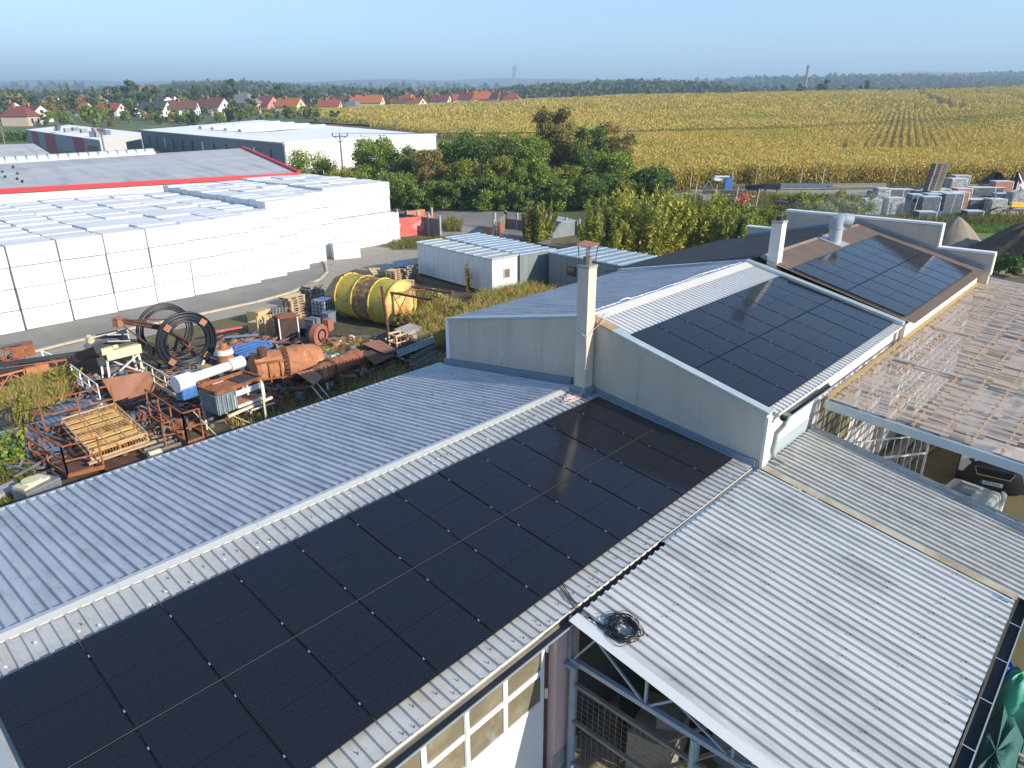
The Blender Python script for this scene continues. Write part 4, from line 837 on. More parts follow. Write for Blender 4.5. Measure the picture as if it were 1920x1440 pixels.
conveyor(P(-160,730), P(52,692), .5, .62, .6, 'short rusted conveyor section with a dark belt resting at the left end', rust, black, 6)
t = MB(); a = P(94,700); t.beam(a,a+Vector((-.1,.1,1.1)),.07).beam(a+Vector((-.1,.1,1.1)),a+Vector((1.0,.2,.25)),.03); tag(t.build('pipe_post', wpaint), 'short white leaning pipe stand beside the red conveyor', 'post')
# screening machine, white and yellow
s0 = P(232,706); sm = thg('screening_machine', 'cream and grey screening machine with a ribbed tray on white legs', 'machine', s0)
f = MB()
for dx, dy in ((-.7,-.35),(.75,-.35),(-.7,.5),(.75,.5)): f.beam((s0.x+dx,s0.y+dy,0),(s0.x+dx*.9,s0.y+dy,1.05),.09)
f.beam((s0.x-.7,s0.y-.35,.1),(s0.x+.7,s0.y-.35,1.0),.06).beam((s0.x+.7,s0.y-.35,.1),(s0.x-.6,s0.y+.5,1.0),.05); f.build('leg', wpaint, sm)
MB().obox((s0.x+.1,s0.y-.3,1.22),(1.5,.3,.42),.05).obox((s0.x-.55,s0.y-.25,1.45),(.5,.4,.3),.05).build('drive_box', cream, sm, bevel=.02)
tr = MB()
for k, (ox, oz) in enumerate(((-.55,.0),(.05,.14))): tr.obox((s0.x+.05+ox*.3,s0.y+.55+ox*.9,1.62+oz),(.95,1.3,.05),.05,R(-18),R(12)).obox((s0.x+.5+ox*.3,s0.y+.55+ox*.9,1.72+oz),(.05,1.3,.2),.05,R(-18))
for k in range(3): tr.obox((s0.x-.02+.0*k,s0.y+.15+.42*k,1.66+.1*k),(.95,.03,.06),.05)
tr.build('screen_tray', steel, sm); MB().obox((s0.x-.9,s0.y+.35,1.35),(.7,1.5,.35),.3,R(-20)).obox((s0.x-1.15,s0.y+.1,.9),(.35,1.6,.4),.3,R(-15)).build('side_chute', dark, sm)
MB().cyl((s0.x-.8,s0.y+.6,1.75),(s0.x-.8,s0.y+.9,1.85),.14,n=12).cyl((s0.x-.3,s0.y-.4,1.55),(s0.x-.1,s0.y-.4,1.55),.1,n=10).build('motor', cream, sm, 40)
# leaning rust plate
q0, q1, q2, q3 = P(222,768,.05), P(300,742,.05), P(280,697,1.35), P(192,712,1.25)
tag(MB().poly([q0,q1,q2,q3],(0,0,.03)).build('rust_plate', rustp, bevel=.006), 'big smooth rust brown sheet leaning in the middle of the scrap', 'metal sheet')
tag(MB().poly([P(165,722,.3),P(192,716,.3),P(193,712,.7),P(160,714,.7)],(0,0,.03)).build('rust_plate', rust), 'small rusty plate left of the big brown sheet', 'metal sheet')
# railed walkway frames
def railing(pts, z0, h, nmid, m, lab, posts=4, cat='railing', deck=None):
    t = thg('rusty_railing', lab, cat, pts[0]); b = MB()
    for p, q in zip(pts[:-1], pts[1:]):
        p = Vector((p[0],p[1],z0)); q = Vector((q[0],q[1],z0))
        for k in range(nmid+1): zz = Vector((0,0,h*(k+1)/(nmid+1))); b.beam(p+zz,q+zz,.045)
        b.beam(p+Vector((0,0,.02)),q+Vector((0,0,.02)),.06,.14)
        n_ = max(1,int((q-p).length/1.05))
        for i in range(n_+1): u = p+(q-p)*(i/n_); b.beam(u,u+Vector((0,0,h)),.05)
    b.build('rail', m, t)
    if deck: MB().poly([(v[0],v[1],z0) for v in deck],(0,0,-.06)).build('deck', rustd, t)
    return t
railing([P(58,848,.3),P(128,893,.3),P(195,876,.3)], .3, 1.05, 1, rust, 'rusty guard rail around the dark walkway at the lower left of the scrap yard')
railing([P(85,806,.3),P(218,772,.3)], .3, 1.1, 1, rust, 'rusty guard rail running behind the yellow slatted cage')
railing([P(283,783,.4),P(352,832,.4),P(382,822,.4)], .4, 1.15, 1, rust, 'rusty guard rail beside the blue and white hopper')
railing([P(312,840,.2),P(347,832,.2)], .2, .95, 1, rust, 'short rusty gate frame at the end of the roller conveyor')
railing([P(268,706,.5),P(338,748,.5)], .5, .75, 1, cream, 'cream painted guard rail running down from the screening machine')
railing([P(140,716,.2),P(190,756,.2)], .2, .8, 1, wpaint, 'white pipe guard rail leaning by the big brown sheet')
# yellow slatted cage
e0, e1, e2, e3 = P(118,800,.5), P(218,770,.5), P(278,826,.5), P(172,862,.5)
cgy = thg('slatted_cage', 'flat rusty wire cage filled with sunlit yellow planks', 'cage', e0)
f = MB()
for z in (0,.3):
    for a, c in ((e0,e1),(e1,e2),(e2,e3),(e3,e0)): f.beam(a+Vector((0,0,z)),c+Vector((0,0,z)),.05)
for v in (e0,e1,e2,e3,(e0+e1)/2,(e2+e3)/2,(e1+e2)/2,(e0+e3)/2): f.beam(v,v+Vector((0,0,.3)),.04)
for k in (1/3,2/3): f.beam(e0+(e1-e0)*k+Vector((0,0,.31)),e3+(e2-e3)*k+Vector((0,0,.31)),.03)
f.build('frame', mat('pale_rust_frame', (.55,.36,.2), .8, 0, [((.35,.15,.06),4,.5,.68,.8)]), cgy)
g = MB()
for i in range(26): k = (i+.5)/26; g.beam(e0+(e3-e0)*k+Vector((0,0,.3)),e1+(e2-e1)*k+Vector((0,0,.3)),.012)
for i in range(20): k = (i+.5)/20; a = e3+(e2-e3)*k; g.beam(a,a+Vector((0,0,.3)),.01)
g.build('wire_grid', yrust, cgy)
s_ = MB()
for i in range(7):
    if i == 3: s_.beam(e0+(e3-e0)*.49+(e1-e0)*.0+Vector((0,0,.1)),e0+(e3-e0)*.49+(e1-e0)*.35+Vector((0,0,.1)),.2,.05); continue
    k = (i+.5)/7; s_.beam(e0+(e3-e0)*k+(e1-e0)*.03+Vector((0,0,.16)),e1+(e2-e1)*k-(e1-e0)*.03+Vector((0,0,.16+.01*(i % 2))),.26,.04)
s_.build('plank', yplank, cgy); MB().beam(e3+Vector((-.15,-.12,-.05)),e2+Vector((.2,-.12,-.05)),.14,.06).build('front_board', wood, cgy)
tag(MB().poly([P(186,872,.15),P(288,836,.15),P(300,850,.15),P(208,894,.15)],(0,0,.04)).build('floor_grating', rustd), 'dark steel grating lying in front of the yellow cage', 'grating')
# dark walkway deck with blue boards
tag(MB().poly([P(62,842,.22),P(118,800,.22),P(190,868,.22),P(132,892,.22)],(0,0,.06)).build('deck_frame', rustd), 'dark rusty walkway deck left of the yellow cage', 'deck')
for i, (a, b2, lab) in enumerate((((75,838),(98,828),'blue board lying on the dark walkway, nearest the rail'),((90,850),(115,842),'blue board lying on the dark walkway, farther along'))):
    a = P(*a,.3); b2 = P(*b2,.3); tag(MB().beam(a,b2,.55,.03).build('blue_board', blues), lab, 'board')
def corrsheet(a, b2, wd, z, m, lab, n=3, tilt=0.):
    t = MB(); a = Vector(a); b2 = Vector(b2); L = (b2-a).length; az_ = math.atan2(b2.y-a.y,b2.x-a.x)
    for k in range(n):
        s = MB().corr(-wd/2,wd/2,0,0,L,tilt,.18,.035,nseg=1); M = Matrix.Translation((a.x+rng.normal(0,.06),a.y+rng.normal(0,.06),z+.045*k)) @ Matrix.Rotation(az_-math.pi/2+rng.normal(0,.03),4,'Z'); t.add([M @ Vector(v) for v in s.v], s.f)
    return tag(t.build('corrugated_sheet', m, None, loc=(a.x,a.y,0), solid=.004), lab, 'metal sheets')
corrsheet(P(16,842,.1),P(72,880,.1),1.0,.12,blues,'blue ribbed sheet lying in the shade at the lower left',2)
corrsheet(P(40,800,.1),P(92,836,.1),1.5,.1,steelb,'grey blue ribbed sheets lying behind the dark walkway',3)
corrsheet(P(104,762,.1),P(150,800,.1),1.9,.12,steelb,'grey ribbed sheets lying behind the yellow cage',4)
corrsheet(P(165,745,.1),P(215,800,.1),.8,.1,zincb,'narrow pale ribbed sheets beside the big brown sheet',2)
tag(MB().poly([P(-30,782,.5),P(22,764,.8),P(28,796,.3),P(-20,812,.2)],(0,0,.05)).build('dark_board', dark), 'dark flat board leaning at the left edge of the weeds', 'board')
tag(MB().cyl(P(62,752,.25),P(62,752,.25)+Vector((0,0,.07)),.42,.36,14).obox(P(36,764,.3),(.8,.7,.05),.4,.1).build('scrap_disc', rusto), 'orange rusty lids lying in the weeds', 'lid')
# flat machine with a white lid, and grey slab
m0 = P(70,914,.5); mt = thg('flat_machine', 'dark flat machine with an off white oval lid in the shade', 'machine', m0)
MB().obox((m0.x,m0.y,.35),(1.1,.7,.6),R(20)).build('body', steel, mt, bevel=.03); MB().obox((m0.x-.1,m0.y+.05,.70),(.85,.5,.08),R(24)).cyl((m0.x-.1,m0.y+.05,.73),(m0.x-.1,m0.y+.05,.8),.3,.26,18).build('lid', cream, mt, 40)
MB().cyl((m0.x-.6,m0.y-.48,.3),(m0.x-.55,m0.y-.40,.3),.13,n=12).cyl((m0.x+.55,m0.y-.12,.3),(m0.x+.6,m0.y-.02,.3),.13,n=12).build('wheel', black, mt, 40)
tag(MB().obox(P(12,938)+Vector((0,0,.2)),(.9,.6,.4),.3).build('concrete_slab', concrete), 'grey concrete slab at the shaded left edge', 'slab')
# roller conveyor
a, c = P(240,795,.25), P(320,850,.25); rcv = thg('roller_conveyor', 'greenish roller conveyor lying right of the yellow cage', 'conveyor', a)
f = MB(); d = (c-a); s = Vector((-d.y,d.x,0)).normalized()
mossm = mat('mossy_steel', (.16,.155,.09), .75, .1, [((.28,.25,.13),4,.5,.68,.8), ((.06,.05,.03),6,.5,.7,.7)])
for k in (-.62,-.22,.22,.62): f.beam(a+s*k,c+s*k,.07,.13)
for i in range(4): f.beam(a+d*(i/3.3)-s*.62,a+d*(i/3.3)+s*.62,.14,.05)
f.build('frame', mossm, rcv); r_ = MB()
for i in range(9): u = a+d*((i+.6)/9.5)+Vector((0,0,.08)); r_.cyl(u-s*.58,u+s*.58,.06,n=8)
r_.build('roller', concrete_d, rcv, 40); MB().cyl(c-s*.7+Vector((0,0,.15)),c-s*.3+Vector((0,0,.15)),.16,n=10).build('motor', cream, rcv, 40)
# hopper with white drum, on a steel leg
h0 = P(395,800); hp = thg('batch_hopper', 'blue and white hopper with a white cylinder and open rusty box on a leg', 'hopper', h0)
bx = P(431,716,1.78); ang = R(8); hc = Vector((bx.x,bx.y,0)); Lx, Ly = 1.95, 1.15
def hv(x, y, z): return hc+Vector((x*math.cos(ang)-y*math.sin(ang), x*math.sin(ang)+y*math.cos(ang), z))
MB().obox(hv(-.62,-.2,1.3),(.85,.85,.72),ang).build('body', blug, hp, bevel=.02)
for k in range(5): MB().obox(hv(-.98+.18*k,-.645,1.3),(.04,.05,.7),ang).build('rib', mat('pale_blue_grey',(.24,.29,.31),.6,0,[((.14,.1,.07),5,.58,.7,.7)]), hp)
w4 = MB()
for dx, dy, sx, sy in ((0,-Ly/2,Lx,.07),(0,Ly/2,Lx,.07),(-Lx/2,0,.07,Ly),(Lx/2,0,.07,Ly)): w4.obox(hv(dx,dy,1.76),(sx,sy,.13),ang)
w4.build('top_frame', rust, hp); MB().obox(hv(-.3,0,1.66),(1.2,1.0,.05),ang).build('tray', rust, hp); MB().obox(hv(.58,.1,1.69),(.7,.8,.05),ang).build('grid', dark, hp)
for k in range(6): MB().obox(hv(.3+.11*k,.1,1.725),(.025,.8,.02),ang).build('grid_bar', steel, hp)
MB().obox(hv(.35,-.60,1.5),(1.25,.05,.2),ang).build('white_beam', wpaint, hp); MB().obox(hv(.35,-.60,.98),(1.25,.06,.1),ang).build('white_beam', wpaint, hp)
for x in (-.27,.95): MB().obox(hv(x,-.6,1.24),(.08,.06,.5),ang).build('white_post', wpaint, hp)
MB().obox(hv(.35,-.3,1.02),(1.2,.5,.04),ang).build('shelf', rusto, hp); MB().obox(hv(.3,-.62,.82),(2.1,.08,.1),ang+.1).build('base_beam', cream, hp)
dc = P(388,700,2.1); MB().cyl(dc+Vector((-.9,-.1,-.02)),dc+Vector((.95,.19,.0)),.20,.17,18).cyl(dc+Vector((.95,.19,0)),dc+Vector((1.55,.3,0)),.24,.24,18).build('drum', wpaint, hp, 40)
MB().cyl(dc+Vector((-1.25,-.17,-.05)),dc+Vector((-.65,-.06,-.05)),.31,n=20).build('drum_head', white, hp, 40); MB().obox(dc+Vector((-.9,-.15,-.42)),(.6,.5,.45),ang).build('blue_motor', blup, hp, bevel=.06)
MB().cyl((h0.x,h0.y-.1,0),(h0.x,h0.y-.1,.95),.11,n=12).cyl((h0.x,h0.y-.1,.8),(h0.x,h0.y-.1,1.0),.24,.28,12).build('leg', steel, hp, 40); MB().beam((hc.x+.95,hc.y-.5,0),(hc.x+.95,hc.y-.5,1.7),.07).beam((hc.x+.9,hc.y+.6,0),(hc.x+.9,hc.y+.6,1.7),.07).beam((hc.x-.95,hc.y+.45,0),(hc.x-.95,hc.y+.45,1.7),.07).tube([(h0.x,h0.y-.1,.9),(h0.x+1.2,h0.y-1.2,.02)],.02,5).tube([(h0.x-.6,h0.y-.1,.9),(h0.x-.3,h0.y-1.4,.02)],.02,5).build('brace', cream, hp)
# rusty mixer drum
d0, d1 = P(470,690,1.15), P(602,672,1.05); mx = thg('mixer_drum', 'big orange rusted mixer drum with a toothed ring', 'drum', (d0+d1)/2)
dv = (d1-d0); L = dv.length; dn = dv.normalized()
MB().lathe([(.02,-.05),(.40,0),(.62,.12),(.64,.42*L),(.64,.42*L)], d0, dn, 28).build('feed_end', rusto, mx, 40)
MB().lathe([(.50,.44*L),(.70,.50*L),(.74,.66*L),(.745,.70*L),(.72,.705*L),(.70,.9*L),(.52,L),(.02,L)], d0, dn, 28).build('shell', rusto, mx, 40)
g_ = MB()
for k in range(26):
    a = 2*math.pi*k/26; x_ = dn.cross(Vector((0,0,1))).normalized(); y_ = x_.cross(dn); o_ = (x_*math.cos(a)+y_*math.sin(a)); g_.beam(d0+dn*.425*L+o_*.66,d0+dn*.50*L+o_*.70,.07,.03,o_)
g_.build('toothed_ring', rustd, mx)
fr = MB()
for px_, z_ in ((485,1.1),(520,1.15),(540,1.0)): q = P(px_,735,0); 
for k in (.02,.18,.34): q = d0+dn*k*L; fr.beam(q+Vector((-.1,-.62,.35)),Vector((q.x-.1,q.y-.75,0)),.06).beam(q+Vector((-.1,-.62,.35)),q+Vector((.5,-.62,.2)),.05).beam(q+Vector((0,.6,0)),Vector((q.x,q.y+.7,0)),.07)
fr.beam(d0+Vector((-.1,-.66,.38)),d0+dn*.4*L+Vector((-.1,-.66,.38)),.06).beam(d0+Vector((-.1,-.7,-.35)),d0+dn*.4*L+Vector((-.1,-.7,-.35)),.06); fr.build('stand', rust, mx)
for k in (.1,.28): q = d0+dn*k*L; MB().obox(q+Vector((0,-.60,.0)),(.34,.06,.75),math.atan2(dn.y,dn.x)).build('lug_plate', rusto, mx)
MB().cyl(P(492,668,1.75),P(492,668,1.75)+Vector((0,0,.38)),.19,n=14).build('drive_cap', rustd, mx, 40)
# rusty duct tube
u0, u1 = P(590,705,.95), P(668,668,.75); du = thg('rusty_duct', 'rust brown duct pipe with a dark flared hood on two thin legs', 'duct', (u0+u1)/2); dd = (u1-u0).normalized(); L2 = (u1-u0).length
MB().lathe([(.30,0),(.38,.03),(.40,.5*L2),(.38,.52*L2),(.38,L2),(.34,L2),(.33,L2-.2),(.02,L2-.25)], u0, dd, 24).build('pipe', mat('duct_rust', (.26,.09,.045), .75, 0, [((.42,.30,.12),1.8,.52,.66,.85), ((.12,.04,.03),3,.5,.68,.8)], bump=.2), du, 40)
MB().lathe([(.40,.30*L2),(.46,.30*L2),(.46,.34*L2),(.40,.34*L2)], u0, dd, 24).build('flange', rustd, du, 40)
hq = u0-dd*1.15+Vector((0,0,.05)); tb = MB(); sx_ = dd.cross(Vector((0,0,1))).normalized()
tb.poly([u0+Vector((0,0,.32)),u0+sx_*.4,hq+sx_*.75+Vector((0,0,.0)),hq+Vector((0,0,.42))]).poly([u0+Vector((0,0,.32)),u0-sx_*.4,hq-sx_*.6+Vector((0,0,.0)),hq+Vector((0,0,.42))]).poly([u0-Vector((0,0,.3)),u0+sx_*.4,hq+sx_*.75,hq-Vector((0,0,.3))])
tb.build('hood', rustp, du, solid=.02); MB().tube([u0-dd*.1+Vector((0,-.2,-.2)),u0-dd*.0+Vector((.25,-.6,-.95))],.03,6).tube([u0-dd*.5+Vector((0,-.2,-.2)),u0-dd*.4+Vector((.25,-.6,-.95))],.03,6).build('leg', wpaint, du)
# blue steel scrap
sp0 = P(452,655); g1 = 'painted beams of the mostly blue scrap heap'
for i in range(16):
    a = P(405+rng.uniform(0,20),640+rng.uniform(-8,36)+0*i); L_ = rng.uniform(1.6,2.8); an = R(20+rng.normal(0,9)); z_ = .08+.07*(i//3)
    c_ = Vector((sp0.x-.6+rng.uniform(-.9,1.0),sp0.y-.4+rng.uniform(-.7,1.0),z_)); v = Vector((math.cos(an),math.sin(an),rng.normal(0,.03)))*L_/2
    tag(MB().beam(c_-v,c_+v,rng.uniform(.10,.2),.07).build('steel_beam', blup if i % 3 else (blug, redox, steelb)[i % 9//3]), 'painted steel beam in the mostly blue heap behind the rusted pot', 'beam', g1)
for px_, py_, m_, lab, an, L_ in ((425,618,redp,'red painted beam on the back of the blue scrap heap',R(-10),1.9),(420,632,rustd,'dark rusty beam across the blue scrap heap',R(5),1.6),(450,630,steelb,'grey steel beam at the back of the blue heap',R(-30),1.8),(412,648,rusto,'orange rusted plate in the blue scrap heap',R(10),.7),(438,640,rusto,'small orange rusted scrap between blue beams',R(40),.5)):
    c_ = P(px_,py_,.5); v = Vector((math.cos(an),math.sin(an),0))*L_/2; tag(MB().beam(c_-v,c_+v,.16,.08).build('steel_beam', m_), lab, 'beam')
fr4 = MB(); f0 = P(470,655,.45)
for k in range(9): fr4.beam(f0+Vector((-.9,-.75+.19*k,.05*(k%2))),f0+Vector((1.0,-.3+.19*k,.0)),.07,.06)
tag(fr4.build('blue_grating', blup), 'stacked blue slatted frame lying on top of the heap', 'frame')
p0 = P(425,690); pt = thg('rusted_pot', 'round rusty pot with a white worn collar and cap', 'pot', p0); MB().cyl((p0.x,p0.y,0),(p0.x,p0.y,.72),.36,.36,20).build('body', rusto, pt, 40); MB().cyl((p0.x,p0.y,.72),(p0.x,p0.y,.95),.42,.37,20).build('collar', wpaint, pt, 40); MB().cyl((p0.x,p0.y,.95),(p0.x,p0.y,1.2),.17,.15,14).cyl((p0.x,p0.y,.95),(p0.x,p0.y,.99),.33,n=16).build('cap', rusto, pt, 40)
corrsheet(P(320,700,.1),P(405,676,.1),1.1,.1,mat('mossy_sheet',(.2,.17,.06),.85,0,[((.3,.26,.08),3,.45,.68,.8),((.1,.08,.04),5,.5,.7,.7)]),'mossy yellow green sheets under the hose reel',2)
# chipboard box, pallets, cabinet, drums
def pallet(mb, c, rz=0., L=1.2, Wd=.8, tilt=0.):
    t = MB()
    for i in range(5): y = -Wd/2+.06+i*(Wd-.12)/4; t.box(-L/2,L/2,y-.05,y+.05,.122,.144)
    for x in (-L/2+.07,0,L/2-.07):
        t.box(x-.07,x+.07,-Wd/2,Wd/2,.10,.121)
        for y in (-Wd/2+.06,0,Wd/2-.06): t.box(x-.07,x+.07,y-.05,y+.05,.022,.099)
    for y in (-Wd/2+.06,0,Wd/2-.06): t.box(-L/2,L/2,y-.05,y+.05,0,.021)
    M = Matrix.Translation(c) @ Matrix.Rotation(rz,4,'Z') @ Matrix.Rotation(tilt,4,'X'); mb.add([M @ Vector(v) for v in t.v], t.f); return mb
PAL = {}
def pallet_obj(m):
    if m.name not in PAL: PAL[m.name] = pallet(MB(),(0,0,0)).build('pallet', m); return PAL[m.name], True
    return dup(PAL[m.name]), False
def pallet_stack(base, n, rz, m, where, messy=.03, z0=0.):
    for k in range(n):
        o, _ = pallet_obj(m); o.location = (base[0]+rng.normal(0,messy),base[1]+rng.normal(0,messy),base[2]+z0+.147*k); o.rotation_euler = (rng.normal(0,messy*.25),rng.normal(0,messy*.25),rz+rng.normal(0,messy*1.5)); tag(o, 'wooden pallet in the stack '+where, 'pallet', 'pallets in the stack '+where)
bxk = P(492,606); kx = thg('chipboard_box', 'yellowish chipboard box with grey lid slats beside the kerb', 'box', bxk); MB().obox((bxk.x+.05,bxk.y+.3,.36),(1.0,.9,.72),R(15)).build('body', kraft, kx, bevel=.01); MB().obox((bxk.x+.05,bxk.y+.55,.735),(.95,.16,.03),R(15)).obox((bxk.x+.05,bxk.y+.2,.735),(.95,.16,.03),R(17)).build('lid_slat', woodg, kx)
for i, (px_, py_, rz, lab) in enumerate(((500,634,.3,'pale pallet standing on edge left of the rust cabinet'),(514,636,.25,'pale pallet standing on edge against the rust cabinet'))):
    o, _ = pallet_obj(mat('fresh_wood',(.62,.45,.24),.8,0,[((.5,.33,.15),(3,10,10),.45,.7,.6)])); q = P(px_,py_); o.location = (q.x,q.y,.62); o.rotation_euler = (0,R(80),rz+R(60)); tag(o, lab, 'pallet')
o = MB().obox(P(488,622)+Vector((0,.1,.3)),(.9,.6,.6),.25).build('open_crate', kraft, bevel=.01); tag(o, 'low chipboard crate in front of the yellowish box', 'crate')
cbn = P(548,640); ct = thg('rust_cabinet', 'tall dark cabinet with rusty top and white corner strips', 'cabinet', cbn); MB().obox((cbn.x,cbn.y+.35,.66),(.95,.95,1.3),R(-18)).build('body', mat('dark_rusty_sheet',(.05,.03,.026),.6,.1,[((.13,.06,.04),2,.5,.7,.8)]), ct); MB().obox((cbn.x,cbn.y+.35,1.33),(.97,.97,.03),R(-18)).build('top', rust, ct)
for dx, dy in ((-.47,-.47),(.47,-.47)): MB().obox((cbn.x+dx*math.cos(R(-18))-dy*math.sin(R(-18)),cbn.y+.35+dx*math.sin(R(-18))+dy*math.cos(R(-18)),.66),(.06,.06,1.3),R(-18)).build('corner_strip', wpaint, ct)
pallet_stack(P(553,596),9,.25,wood,'of nine near the kerb, left of the white tank',.05)
pallet_stack(P(590,578),10,.35,woodg,'beside the yellow tank, a tall untidy grey one',.07)
pallet_stack(P(528,606),5,.9,woodg,'of low dark pallets behind the rust cabinet',.08)
ib = P(608,596); it = thg('liquid_tank', 'white caged liquid container on a dark pallet by the yellow tank', 'container', ib); MB().obox((ib.x+.15,ib.y+.2,.62),(1.0,.95,.9),.3).build('bottle', mat('milky_plastic',(.42,.46,.52),.4), it, bevel=.05)
M = Matrix.Translation((ib.x+.15,ib.y+.2,0)) @ Matrix.Rotation(.3,4,'Z'); c4 = MB()
for k in range(5): z = .2+.22*k; c4.beam((-.53,-.5,z),(.53,-.5,z),.025).beam((-.53,.5,z),(.53,.5,z),.025).beam((-.53,-.5,z),(-.53,.5,z),.025).beam((.53,-.5,z),(.53,.5,z),.025)
for k in range(6): x = -.53+.212*k; c4.beam((x,-.5,.15),(x,-.5,1.08),.025).beam((x,.5,.15),(x,.5,1.08),.025)
for k in range(5): y = -.5+.25*k; c4.beam((-.53,y,.15),(-.53,y,1.08),.025).beam((.53,y,.15),(.53,y,1.08),.025)
cm = MB(); cm.add([M @ Vector(v) for v in c4.v], c4.f); cm.build('cage', dark, it); MB().obox((ib.x+.15,ib.y+.2,.08),(1.15,1.0,.14),.3).build('skid', dark, it)
# orange fan
f0 = P(603,652); ft = thg('blower_fan', 'orange red snail shaped blower with a black round inlet', 'blower', f0); fc = Vector((f0.x,f0.y+.1,.66)); fx = Vector((math.cos(R(-70)),math.sin(R(-70)),0))
side2 = Vector((-fx.y,fx.x,0)); prof = [fc+(side2*math.cos(a)+Vector((0,0,1))*math.sin(a))*(.50+.022*(a+1.5)) for a in np.linspace(-1.2,4.2,34)]
prof += [fc+side2*(.72)+Vector((0,0,-.2))]
MB().poly([p-fx*.16 for p in prof],fx*.32).build('casing', redox, ft, 30)
MB().lathe([(.30,.162),(.33,.19),(.24,.19),(.22,.0)], fc, fx, 24).build('inlet', black, ft, 40); MB().cyl(fc+fx*.1,fc+fx*.15,.2,n=20).build('impeller', steel, ft); MB().obox(fc+side2*.78+Vector((0,0,.32)),(.35,.42,.6),R(-70)).build('outlet', redox, ft); MB().obox(fc+Vector((0,0,-.58)),(.6,.5,.12),R(-70)).build('foot', rust, ft)
for px_, py_, s_3, m_, lab in ((592,622,(.6,.6,.7),blug,'small blue grey bin behind the orange blower'),(622,606,(.7,.5,.6),steelb,'grey steel tub below the white caged container'),(636,598,(.9,.45,.5),steel,'grey steel trough in front of the yellow tank'),(577,630,(.5,.5,.45),black,'black plastic bin left of the blue grey bin')):
    q = P(px_,py_); b = MB(); b.obox((q.x,q.y+.2,s_3[2]/2),s_3,.3); b.obox((q.x,q.y+.2,s_3[2]),(s_3[0]+.05,s_3[1]+.05,.04),.3); tag(b.build('bin', m_, bevel=.015), lab, 'bin')
wb = MB()
for k in range(9): wb.lathe([(.01,-.1),(.13,-.04),(.14,.06),(.01,.13)], P(617+rng.uniform(0,14),668+rng.uniform(-5,4),.12+.05*(k%3)), (rng.normal(),rng.normal(),1.5), 9)
tag(wb.build('white_bags', white), 'crumpled white bags beside the orange blower', 'bags')
tag(MB().cyl(P(630,660,.0),P(630,660,.0)+Vector((0,0,.5)),.18,n=14).build('clay_pipe', rusto, None, 40), 'short orange pipe end standing by the white bags', 'pipe')
# dark steel plates and profiles heap
g2 = 'long dark steel profiles lying in front of the yellow tank'
for i in range(13):
    a = P(640+rng.uniform(-25,10)-i*1.0,690-rng.uniform(0,40),.08+.05*(i % 4)); v = Vector((1.5+rng.uniform(0,1.2),-1.2-rng.uniform(0,.9),0)); tag(MB().beam(a,a+v*1.25,.16,.09).build('steel_profile', rustd if i % 3 else dark), 'long dark rusty steel profile lying between the blower and the grey channel', 'profile', g2)
q = [P(678,645,.62),P(712,638,.62),P(742,656,.62),P(722,664,.62)]; tag(MB().poly(q,(0,0,.03)).build('rust_plate', rustp), 'red brown plate on top of the dark steel profiles', 'metal sheet')
for i in range(4): q = [P(672+2*i,652+4*i,.2+.1*i),P(716+2*i,640+3*i,.2+.1*i),P(742+i,660+2*i,.2+.1*i),P(700+i,676+3*i,.2+.1*i)]; tag(MB().poly(q,(0,0,.05)).build('dark_plate', rustd), 'dark rusted plate in the pile below the red brown plate', 'metal sheet', 'dark plates below the red brown plate')
a, c = P(742,668,.45), P(812,640,.45); chn = MB(); d = (c-a).normalized(); s = Vector((-d.y,d.x,0)); chn.poly([a-s*.22,c-s*.22,c+Vector((0,0,.28)),a+Vector((0,0,.28))],(0,0,.01)).poly([a+s*.22,a+Vector((0,0,.28)),c+Vector((0,0,.28)),c+s*.22],(0,0,.01)); tag(chn.build('folded_channel', blug), 'blue grey folded sheet channel lying on dark boards', 'channel')
for i in range(5): a = P(770+rng.uniform(-6,6),700-i*7,.1+.06*i); tag(MB().beam(a,a+Vector((2.2,.7,0)),.3,.08).build('old_board', mat('old_painted_board',(.09,.075,.06),.9,0,[((.25,.22,.17),3,.6,.72,.8),((.2,.07,.04),4,.6,.7,.8)])), 'old flaking board in the pile beside the gable wall', 'board', 'old boards in the pile beside the gable wall')
wc = P(748,655); w_ = MB()
for dx in (-.35,.35):
    for dy in (-.3,.3): w_.beam((wc.x+dx,wc.y+dy,0),(wc.x+dx,wc.y+dy,.85),.07)
for z in (.05,.45,.83): w_.beam((wc.x-.4,wc.y-.3,z),(wc.x+.4,wc.y-.3,z),.03,.09).beam((wc.x-.4,wc.y+.3,z),(wc.x+.4,wc.y+.3,z),.03,.09).beam((wc.x-.35,wc.y-.3,z),(wc.x-.35,wc.y+.3,z),.09,.03)
tag(w_.build('wooden_crate_frame', mat('fresh_wood',(.6,.45,.24))), 'open pale wooden crate frame by the steel post', 'crate')
tag(MB().obox(P(775,642)+Vector((0,.4,.45)),(1.3,.8,.5),.2,.1).obox(P(790,640)+Vector((0,.3,.25)),(1.1,.9,.4),-.2).build('stone_heap', concrete), 'broken grey concrete lumps in the weeds', 'rubble')
tag(MB().cyl(P(768,650,.32)+Vector((0,-.05,0)),P(768,650,.32)+Vector((.1,.12,0)),.33,n=18).build('tyre_scrap', black, None, 40), 'old black tyre leaning beside the crate frame', 'tyre')
pq = P(732,650); tag(MB().cyl((pq.x,pq.y,0),(pq.x-.1,pq.y+.25,3.1),.075,.07,12).build('steel_post', rustd, None, 40), 'tall dark rusty post standing in front of the yellow tank', 'post')
